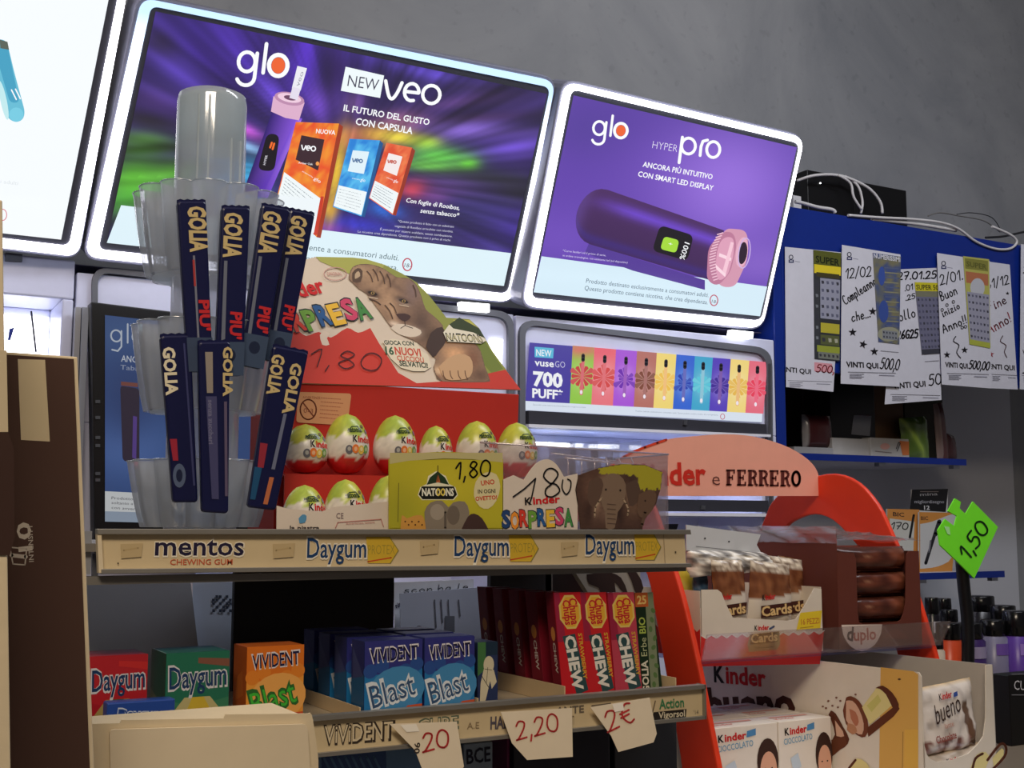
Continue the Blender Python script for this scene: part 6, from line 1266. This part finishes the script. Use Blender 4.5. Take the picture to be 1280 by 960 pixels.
a.poly(smooth([(399, 420), (404, 415), (411, 418), (408, 424), (411, 432), (402, 432), (399, 420)], 2), (232, 216, 200)); 
lion = [C4(*p) for p in ((385, 170), (400, 140), (440, 125), (500, 128), (560, 150), (620, 190), (680, 195), (720, 230), (745, 290), (765, 350), (800, 380), (850, 430), (862, 480), (930, 500), (1000, 510), (1040, 560), (1062, 640), (1085, 700), (1060, 715), (850, 712), (815, 680), (803, 640), (815, 600), (775, 560), (740, 530), (700, 505), (620, 470), (575, 420), (540, 370), (510, 330), (470, 275), (430, 250), (400, 220), (380, 200))]
lb = [C4(x, y)+(rx/4, ry/4, ro, c, w) for x, y, rx, ry, ro, c, w in [
 (520, 200, 90, 60, 30, (150, 122, 96), .8), (430, 165, 35, 30, 0, (176, 150, 120), .8), (425, 200, 16, 40, 10, (90, 66, 52), .8), (560, 300, 70, 70, 20, (156, 126, 100), .7), (700, 260, 40, 70, 0, (110, 92, 92), .8), (740, 420, 50, 90, 0, (78, 60, 52), .85),
 (500, 275, 34, 16, 20, (50, 36, 32), 1), (500, 268, 10, 8, 0, (160, 130, 70), .7), (650, 308, 34, 14, 25, (46, 34, 34), 1), (655, 318, 30, 8, 25, (190, 176, 160), .6), (650, 392, 32, 15, 15, (60, 40, 40), 1), (600, 360, 20, 60, -20, (176, 146, 118), .7), (640, 440, 60, 14, 8, (70, 50, 44), .8),
 (690, 462, 56, 22, 10, (226, 214, 200), .95), (610, 425, 30, 14, 15, (216, 200, 184), .8), (640, 480, 50, 14, 12, (150, 120, 96), .6), (620, 240, 60, 14, 35, (90, 70, 60), .6), (560, 200, 10, 50, 40, (96, 74, 60), .7), (600, 215, 10, 50, 35, (96, 74, 60), .6), (520, 160, 10, 34, 30, (100, 80, 64), .6),
 (790, 480, 50, 40, 0, (80, 62, 50), .9), (900, 560, 60, 30, 10, (176, 136, 100), .8), (920, 600, 60, 50, 0, (206, 160, 120), .8), (1000, 600, 40, 60, 0, (110, 76, 58), .9), (1040, 680, 40, 30, 0, (84, 62, 50), .8), (860, 660, 60, 24, 8, (222, 190, 156), .9), (830, 690, 12, 10, 0, (120, 80, 60), .7), (880, 695, 14, 10, 0, (130, 90, 70), .7), (930, 700, 14, 10, 0, (120, 84, 66), .7)]]
lf = blobs((120, 96, 78), lb, lambda X, Y, c: tuple(max(10, min(255, q*1.22*(1+.07*n2(X*.25+Y*.1, Y*.45-X*.2, 4)))) for q in c))
a.poly(smooth(lion+[lion[0]], 2)[:-1], (118, 94, 78))
a.raster([(434, 330), (612, 330), (612, 479), (434, 479)], 150, 124, lambda X, Y: lf(X, Y) if inpoly(X, Y, lion) else None)
# drawn features of the cub: ear, eyes, nose, muzzle, whisker lines, toes
ES = (44, 30, 28)
a.poly(smooth([C4(*p) for p in ((400, 215), (398, 170), (425, 145), (450, 160), (440, 215), (400, 215))], 2), (92, 70, 56)); a.poly(smooth([C4(*p) for p in ((412, 200), (412, 175), (430, 160), (438, 185), (412, 200))], 2), (196, 172, 144))
a.poly(smooth([C4(*p) for p in ((590, 445), (620, 425), (680, 430), (740, 455), (735, 480), (690, 490), (630, 475), (590, 445))], 2), (226, 212, 196))
a.poly(smooth([C4(*p) for p in ((615, 375), (660, 372), (690, 385), (680, 402), (660, 412), (635, 400), (615, 375))], 2), (72, 48, 46)); a.stroke([C4(660, 408), C4(662, 432), C4(640, 446)], .9, ES); a.stroke([C4(662, 432), C4(700, 446)], .9, ES)
for ex, ey, r in ((500, 272, 20), (655, 312, 26)):
    a.poly(smooth([C4(ex-26, ey-8), C4(ex, ey-12), C4(ex+24, ey+6), C4(ex+2, ey+10), C4(ex-26, ey-8)], 2), ES); a.ell(*C4(ex, ey-1), 2.4, 1.9, (170, 140, 84)); a.ell(*C4(ex, ey-1), 1.1, 1.3, (20, 16, 16)); a.stroke([C4(ex-22, ey+18), C4(ex+24, ey+26)], 1.4, (206, 186, 164))
for x0, y0, x1, y1 in ((470, 160, 500, 215), (500, 150, 528, 210), (535, 160, 560, 225), (570, 175, 590, 240), (560, 330, 600, 400), (585, 320, 618, 372), (700, 230, 716, 290), (480, 300, 540, 330)): a.stroke(smooth([C4(x0, y0), C4((x0+x1)/2+5, (y0+y1)/2-4), C4(x1, y1)], 2), 1.3, (84, 62, 52), caps=False)
a.poly(smooth([C4(*p) for p in ((830, 640), (870, 600), (930, 575), (985, 590), (1000, 640), (985, 690), (930, 705), (860, 700), (830, 640))], 2), (206, 168, 130))
for x in (850, 885, 925, 960): a.stroke(smooth([C4(x, 660), C4(x+4, 685), C4(x+14, 700)], 2), 1.1, (110, 76, 60))
a.poly(smooth([C4(*p) for p in ((765, 540), (790, 470), (845, 440), (870, 500), (830, 560), (800, 590), (765, 540))], 2), (70, 52, 46))
bd = [C4(*p) for p in ((545, 515), (600, 500), (720, 520), (742, 560), (775, 580), (792, 640), (760, 662), (700, 662), (640, 645), (590, 600), (565, 560), (560, 530))]
a.poly(bd, (232, 222, 200)); a.text('GIOCA CON', C4(558, 528), C4(706, 534), 5, (50, 70, 60), .03); a.text('16', C4(564, 575), C4(606, 580), 9, (40, 90, 60), .03); a.text('NUOVI', C4(612, 578), C4(742, 588), 9, (206, 80, 60), .03); a.text('CUCCIOLI', C4(622, 608), C4(756, 618), 6, (206, 90, 60), .02); a.text('SELVATICI!', C4(634, 634), C4(776, 646), 6, (50, 70, 56), .03)
kinder(a, (342, 380), (407, 366), 19); a.text('surprise' if 0 else 'ORIGINAL', (408, 346), (427, 346), 4, (190, 120, 110)); a.oval(418, 344, 14, 8, 1, (206, 160, 150))
block(a, 'SORPRESA', (336, 424), (465, 396), 25, SOR, .04)
a.hand('1,80', (383, 459), (473, 466), 22, 1.3, (70, 26, 34), slant=.1)
a.poly([C4(*p) for p in ((850, 470), (880, 430), (900, 445), (960, 420), (1030, 470), (1065, 510), (1040, 525), (870, 515))], (236, 232, 214)); a.poly([C4(*p) for p in ((880, 430), (930, 395), (1030, 450), (1060, 500), (1000, 470), (900, 450))], (56, 70, 40)); a.text('NATOONS', C4(868, 510), C4(1050, 520), 9, (24, 26, 22), .04); a.text('NATOONS', C4(871, 507), C4(1047, 517), 7, (220, 214, 170), .0)
a.build('header_print', INK, t)
# front white lip
ZF = lambda y, x=500, v=VE: P(x, y, v=v).z
lipq = [FE.pix(*p) for p in ((346, 632), (360, 636), (402, 640), (415, 634), (485, 627))]
Geo().prism(FE, [(eu0, ZE), (P(487, 650, v=VE).x, ZE)]+lipq[::-1], .0012, map=False).build('front_lip', M_EW, t)
a = Art(FE, .0006); a.poly(smooth([(373, 648), (378, 643), (383, 645), (381, 653), (374, 654)], 2), (90, 150, 190)); a.text('la piastra', (362, 662), (399, 662), 5, (60, 50, 50), .02); a.text('CE', (420, 648), (429, 648), 7, (130, 110, 110)); a.stroke([(419, 660), (422, 653), (476, 649), (479, 658)], 1, (196, 130, 120)); a.text('Avvertenze, tenere', (432, 656), (468, 654), 3, (196, 130, 120)); a.build('lip_print', INK, t)
VP1 = 1.256; FP1 = front(VP1)
def fcard(name, outline, m, draw, lab):
    pts = [FP1.pix(*p) for p in outline]; pts = [(x, max(z_, ZE)) for x, z_ in pts]
    Geo().prism(FP1, pts, .0012, map=False).build(name, m, t, label=lab); a = Art(FP1, .0005); draw(a); a.build('card_print', INK, t)
def natoons(a, cx, cy, s):
    T = lambda p, q: (cx+p*s, cy+q*s)
    a.poly([T(*p) for p in ((-25, 10), (-22, 0), (-14, -4), (-12, -14), (-2, -20), (10, -14), (14, -4), (22, 0), (25, 10), (20, 16), (-20, 16))], (236, 232, 200)); a.poly([T(*p) for p in ((-14, -3), (-10, -12), (0, -20), (9, -12), (14, -3), (0, -6))], (36, 60, 36)); a.poly([T(-2, -6), T(0, -18), T(3, -6)], (190, 100, 50)); a.stroke([T(0, -8), T(0, -27)], 1, (60, 50, 30))
    a.poly([T(*p) for p in ((-24, 9), (-20, -1), (20, -1), (24, 9), (19, 15), (-19, 15))], (20, 22, 18)); a.text('NATOONS', T(-20, 10.5), T(20, 10.5), 9*s, (236, 234, 214), .04); a.text('OO', T(-2, 10.5), T(9, 10.5), 9*s, (226, 200, 70), .04)
def dy(a):
    a.raster([(487, 575), (628, 575), (628, 660), (487, 660)], 20, 14, blobs((186, 178, 44), [(560, 600, 80, 40, 0, (206, 192, 50), .8), (500, 640, 30, 40, 0, (160, 158, 44), .7)]))
    a.poly([(487, 566), (628, 566), (628, 578), (590, 574), (555, 573), (510, 576), (487, 580)], (196, 186, 130)); natoons(a, 547, 609, 1.0)
    a.poly(smooth([(610, 590), (620, 593), (625, 608), (620, 626), (610, 636), (599, 633), (592, 620), (594, 603), (602, 593), (610, 590)], 2), (222, 210, 160)); a.text('UNO', (601, 607), (618, 605), 6, (200, 70, 40), .03); a.text('IN OGNI', (597, 617), (619, 616), 5, (50, 50, 40), .02); a.text('OVETTO!', (594, 626), (621, 624), 5, (200, 70, 40), .03)
    a.stroke([(498, 604), (497, 652)], .8, (110, 106, 40)); a.hand('1,80', (568, 599), (612, 595), 20, 2.1, (28, 26, 26))
    a.poly(smooth([(500, 662), (502, 644), (508, 648), (516, 645), (526, 644), (530, 650), (534, 662)], 2), (206, 150, 70)); [a.ell(506+k*4.2, 652+(k % 2)*4, 1.1, 1.1, (90, 60, 30)) for k in range(6)]
    a.poly(smooth([(532, 662), (530, 640), (538, 628), (552, 626), (560, 634), (566, 628), (580, 627), (586, 640), (584, 662)], 2), (136, 124, 108)); a.ell(546, 640, 9, 10, (160, 148, 132)); a.ell(566, 644, 8, 12, (110, 98, 86)); a.stroke([(556, 640), (556, 660)], 3, (96, 86, 76))
    a.poly(smooth([(576, 662), (584, 646), (592, 642), (602, 648), (610, 662)], 2), (70, 50, 46))
fcard('front_card', [(486, 662), (486, 574)]+smooth([(486, 574), (520, 567), (555, 565), (595, 567), (629, 574)], 3)+[(629, 662)], mat('yellow_green_card', (186, 178, 44), .6), dy, 'yellow green printed card')
def dw(a):
    kinder(a, (656, 631), (700, 628), 9, bold=.03); block(a, 'SORPRESA', (627, 660), (716, 655), 20, SOR, .04)
    a.stroke([(641, 621), (655, 611), (669, 598), (664, 622), (661, 630)], 1.8, (28, 26, 28)); a.stroke(smooth([(688, 605), (679, 596), (683, 587), (691, 586), (697, 593), (690, 604), (682, 611), (682, 619), (690, 621), (699, 614), (695, 606), (688, 604)], 3), 1.9, (28, 26, 28)); a.stroke(smooth([(703, 600), (702, 610), (707, 618), (712, 612), (713, 602), (709, 599)], 3), 1.7, (28, 26, 28))
fcard('front_card', [(628, 662), (628, 600), (642, 594)]+smooth([(655, 600), (662, 589), (672, 578), (685, 574), (696, 581), (705, 596)], 3)+[(722, 592), (722, 662)], M_EW, dw, 'white printed card with rounded egg top')
EO = [(726, 662), (724, 645), (719, 612), (723, 594), (748, 585), (777, 580), (806, 581), (828, 590), (826, 610), (820, 630), (804, 652), (803, 662)]
ef = blobs((70, 50, 42), [(735, 610, 8, 20, 0, (96, 70, 58), .9), (738, 640, 8, 14, 0, (50, 34, 30), .8), (760, 605, 12, 16, 0, (130, 104, 86), .95), (748, 622, 5, 22, 10, (176, 146, 120), .8), (758, 640, 12, 14, 0, (112, 88, 74), .8), (774, 632, 6, 24, 0, (40, 28, 26), .9), (771, 622, 4, 8, 0, (150, 124, 104), .8), (752, 624, 3, 5, 0, (50, 36, 32), .8), (790, 600, 8, 8, 0, (60, 44, 38), .9), (797, 608, 5, 6, 0, (150, 130, 100), .7), (792, 634, 12, 14, 0, (104, 80, 64), .8), (785, 618, 3, 10, 0, (140, 116, 96), .7), (812, 630, 10, 14, 0, (66, 44, 38), .8), (745, 590, 12, 6, 0, (80, 56, 46), .8), (802, 656, 10, 10, 0, (70, 50, 44), .7)],
           lambda X, Y, c: tuple(max(8, min(255, q*1.15*(1+.08*n2(X*.2, Y*.3, 7)))) for q in c))
def de(a):
    a.raster([(717, 578), (829, 578), (829, 662), (717, 662)], 94, 70, lambda X, Y: None if not inpoly(X, Y, EO) else ((170, 162, 46) if (Y < 592+8*abs(n2(X*.12, 3)) and X > 748+6*n2(Y*.3, 1)) or (X > 798 and Y < 612+7*n2(X*.3, 9)) else ef(X, Y)))
    D_ = (44, 32, 28); LT = (172, 148, 122)
    a.poly(smooth([(752, 600), (762, 592), (774, 594), (782, 606), (780, 628), (772, 640), (768, 660), (757, 660), (756, 640), (750, 624), (752, 600)], 2), (128, 106, 88)); a.poly(smooth([(736, 602), (748, 596), (754, 606), (748, 626), (740, 634), (734, 622), (736, 602)], 2), (96, 74, 62)); a.poly(smooth([(782, 606), (794, 600), (800, 612), (796, 628), (786, 632), (782, 606)], 2), (88, 68, 58)); a.ell(757, 612, 1.2, 1.5, D_); a.ell(775, 613, 1.2, 1.5, D_)
    a.stroke(smooth([(752, 622), (744, 634), (743, 646)], 2), 2, LT); a.stroke(smooth([(779, 624), (785, 636), (784, 644)], 2), 2, LT)
    for k in range(5): a.stroke([(759, 630+k*6), (769, 631+k*6)], .9, (86, 66, 56))
    a.poly(smooth([(798, 618), (812, 612), (820, 618), (816, 636), (804, 648), (796, 640), (798, 618)], 2), (104, 80, 64)); a.ell(806, 626, 1.1, 1.3, D_); a.stroke([(806, 640), (802, 656)], 4, (96, 74, 60))
fcard('front_card', EO, mat('dark_brown_card', (84, 62, 50), .6), de, 'card printed with elephants')
# clear cover standing behind the cards
VCv = 1.262+.006; c0_, c1_ = P(600, 600, v=VCv).x, P(836, 600, v=VCv).x; zc0, zc1 = P(600, 553, v=VCv).z, P(836, 568, v=VCv).z
CV = clearmat('cover_plastic', (.96, .95, .97), .22, .07, .06, (.9, .82, .85)); cv = Geo().prism(front(VCv), [(c0_, ZE+.003), (c1_-.008, ZE+.003), (c1_, zc1), (c0_, zc0)], .0008, map=False).build('clear_cover', CV, t)
Geo().prism(Plane((c1_, VCv+.002, 0), (0, 1, 0), (0, 0, 1)), [(0, ZE+.003), (.12, ZE+.003), (.12, zc1), (0, zc1)], .0008, map=False).build('cover_side', CV, cv)
Geo().prism(front(1.39), [(kr+.004, ZE+.003), (c1_-.004, ZE+.003), (c1_-.004, zc1+.01), (kr+.004, zc1+.012)], .0008, map=False).build('cover_back', CV, cv)
RM = clearmat('cover_rim', (.95, .92, .95), .5, .45, .05, (.95, .85, .9))
Geo().tube([(c0_, VCv, zc0), (c1_, VCv, zc1), (c1_, 1.39, zc1)], .0011, 6).build('cover_rim', RM, cv)
Geo().tube([(kr+.03, VCv+.05, zc0-.012), (c1_-.02, VCv+.05, zc1-.012)], .0012, 6).tube([(kr+.03, VCv+.085, zc0-.004), (c1_-.02, VCv+.085, zc1-.006)], .001, 6).build('cover_fold', RM, cv)
for k in range(6):
    u = lerp(kr+.035, c1_-.02, k/5); Geo().tube([(u, VCv+.05, zc1-.045), (u, VCv+.05, zc1-.010), (u+.002, VCv+.058, zc1-.002)], .0009, 5).build('cover_ridge', RM, cv)
# eggs
def eggr(b, h, R):
    q = max(0, min(1, b/h)); s_ = 2*q-1
    return R*math.sqrt(max(0, 1-s_*s_))*(1-.13*s_)
class EggFace:
    def __init__(s, c, h, R, turn): s.c = c; s.h = h; s.R = R; s.t = turn
    def at(s, a_, b, c=0):
        r = eggr(b, s.h, s.R)+c; th = a_/s.R+s.t; return Vector((s.c[0]+r*math.sin(th), s.c[1]-r*math.cos(th), s.c[2]+b))
def egg_cols(h, seed):
    def f(j, k):
        q = j/20; th = 2*PI*k/36; wv = .04*math.sin(th*6+seed)+.02*math.sin(th*11)
        if q < .27+wv*.6: c = (198, 40, 44)
        elif q > .63+wv: c = mixc((168, 190, 76), (196, 196, 70), .5+.5*math.sin(th*2+seed))
        else: c = (226, 220, 210)
        return tuple(q_*(1+.10*n2(th*5, q*16, seed)) for q_ in c)
    return f
EGM = printmat('egg_foil', .32, .6)
def egg(x, ytop, v, h, R, label, seed, zb):
    c = (P(x, ytop, v=v).x, v, zb)
    prof = [(eggr(h*j/20, h, R), h*(j/20)) for j in range(21)]
    f = egg_cols(h, seed)
    o = tag(Geo().lathe([(r_, q) for r_, q in prof], c, 36, cols=f).build('chocolate_egg', EGM), label, 'chocolate egg', 'wrapped chocolate eggs in the red carton')
    a = Art(EggFace(c, h, R, .12), .0005, pix=False, step=2e-5)
    kinder(a, (-.006, h*.53), (.024, h*.51), .0075); a.text('natoons', (-.012, h*.68), (.008, h*.69), .006, (50, 70, 40), .04); a.stroke([(-.012, h*.70), (-.006, h*.77), (.004, h*.78), (.009, h*.70)], .0012, (60, 84, 44))
    for k, cc in enumerate(((110, 110, 120), (240, 130, 60), (236, 200, 90), (110, 160, 80))): a.ell(-.010+k*.0075, h*.40+.001*(k % 2), .0042, .0052, cc); a.ell(-.010+k*.0075, h*.41, .002, .0026, mixc(cc, (255, 255, 240), .5))
    a.ell(.012, h*.78, .003, .002, (120, 100, 90)); a.ell(.018, h*.70, .0028, .003, (130, 120, 150)); a.build('printed_foil', INKF, o)
for k, (x, y, v, lab) in enumerate([(382, 530, 1.345, 'egg in the top row, leftmost beside the navy stick'), (434, 517, 1.343, 'egg in the top row, second from the left'), (494, 519, 1.343, 'egg in the top row, third from the left'), (545, 532, 1.356, 'egg in the top row, set lower between its neighbours'), (596, 526, 1.343, 'egg in the top row, second from the right'), (646, 528, 1.345, 'egg at the right end of the top row')]):
    zb = zst+.0004; h = P(x, y, v=v).z-zb; egg(x, y, v, h, .0262 if k != 3 else .021, 'chocolate '+lab, k*1.3, zb)
for k, (x, y, lab) in enumerate([(381, 606, 'leftmost'), (432, 599, 'middle'), (486, 594, 'rightmost')]):
    zb = ZE+.0022; h = P(x, y, v=1.29).z-zb; egg(x, y, 1.290, h, .0235, 'chocolate egg in the lower front row, '+lab, 9+k, zb)

# ------------------------------------------------------------------ cartons in the foreground at the left
VG = .80; GP_ = front(VG); MBR = mat('dark_brown_card', (62, 42, 36), .6); MBR2 = mat('deep_brown_card', (66, 44, 38), .6)
zb4 = P(200, 897, v=.86).z
t = thing('capsule_carton', P(60, 905, v=VG), 'tall dark brown carton with cream edges and upright white lettering, foreground left', 'carton')
q = [(-30, 437), (97, 446), (120, 1010), (-30, 1010)]
Geo().prism(GP_, q, .05).build('body', M_CREAM, t, bevel=.0008)
a = Art(GP_, .0008); a.poly([(-30, 441), (92, 449), (114, 1010), (-30, 1010)], (76, 54, 46))
a.poly([(22, 449), (56, 450), (62, 552), (26, 550)], (206, 190, 156))
a.text('10', (40, 688), (37, 652), 22 if 0 else 17, (200, 190, 176), .02) ; a.text('INTENSITY', (42, 702), (40, 655), 6, (190, 180, 168), .01)
a.stroke([(12, 684), (33, 686), (31, 706), (16, 705), (12, 684)], 1.6, (190, 180, 168)); a.stroke([(14, 694), (32, 696)], 5, (190, 180, 168)); a.build('printed_face', INK, t)
VG2 = .72; G2 = front(VG2)
t = thing('cream_carton', P(0, 960, v=VG2), 'cream carton edge with a dark brown band, cut off by the left edge', 'carton')
Geo().prism(G2, [(-90, 246), (3, 250), (14, 1010), (-90, 1010)], .05).build('body', M_CREAM, t, bevel=.0008)
a = Art(G2, .0006); a.poly([(-90, 436), (8, 438), (10, 540), (-90, 540)], (206, 190, 158)); a.poly([(-90, 540), (10, 540), (17, 560), (18, 672), (12, 694), (-90, 694)], (62, 42, 36)); a.build('printed_face', INK, t)
VG3 = .88; G3 = front(VG3)
t = thing('open_carton', P(250, 960, v=VG3), 'low cream carton with a folded rounded flap, along the bottom left', 'carton')
o3 = [(86, 912)]+smooth([(86, 912), (92, 906), (150, 904)], 2)+[(152, 900), (280, 898), (282, 893), (386, 892)]+smooth([(386, 892), (390, 894), (395, 925), (398, 950)], 2)+[(398, 1010), (86, 1010)]
Geo().prism(G3, o3, .0016).build('front_flap', M_CREAM, t)
Geo().prism(front(VG3-.003), rounded([(137, 912), (384, 905), (391, 1010), (139, 1010)], 6, 3), .002).build('inner_flap', mat('cream_card_light', (230, 214, 184), .75), t)
Geo().prism(front(VG3-.02), [(14, 910), (86, 906), (90, 1010), (14, 1010)], .002).build('side_flap', mat('cream_card_light', (230, 214, 184), .75), t)
cx0, cx1 = P(90, 960, v=VG3).x, P(398, 960, v=VG3).x; ztp = P(300, 897, v=VG3).z; zb5 = P(300, 1010, v=VG3).z
Geo().box(cx0, cx1-.004, VG3+.002, VG3+.10, zb5, ztp-.006).build('carton_body', M_CREAM, t)
# a riser on the counter carries the foreground cartons
lo = min(zb5, P(60, 1010, v=VG).z, P(0, 1010, v=VG2).z)
t = thing('counter_riser', (.1, .82, ZC), 'raised counter ledge below the foreground cartons', 'ledge')
Geo().box(-.25, .40, .68, VG3+.11, ZC+.0005, lo-.012).build('ledge_block', mat('counter_body', (70, 62, 58), .6), t, bevel=.003)
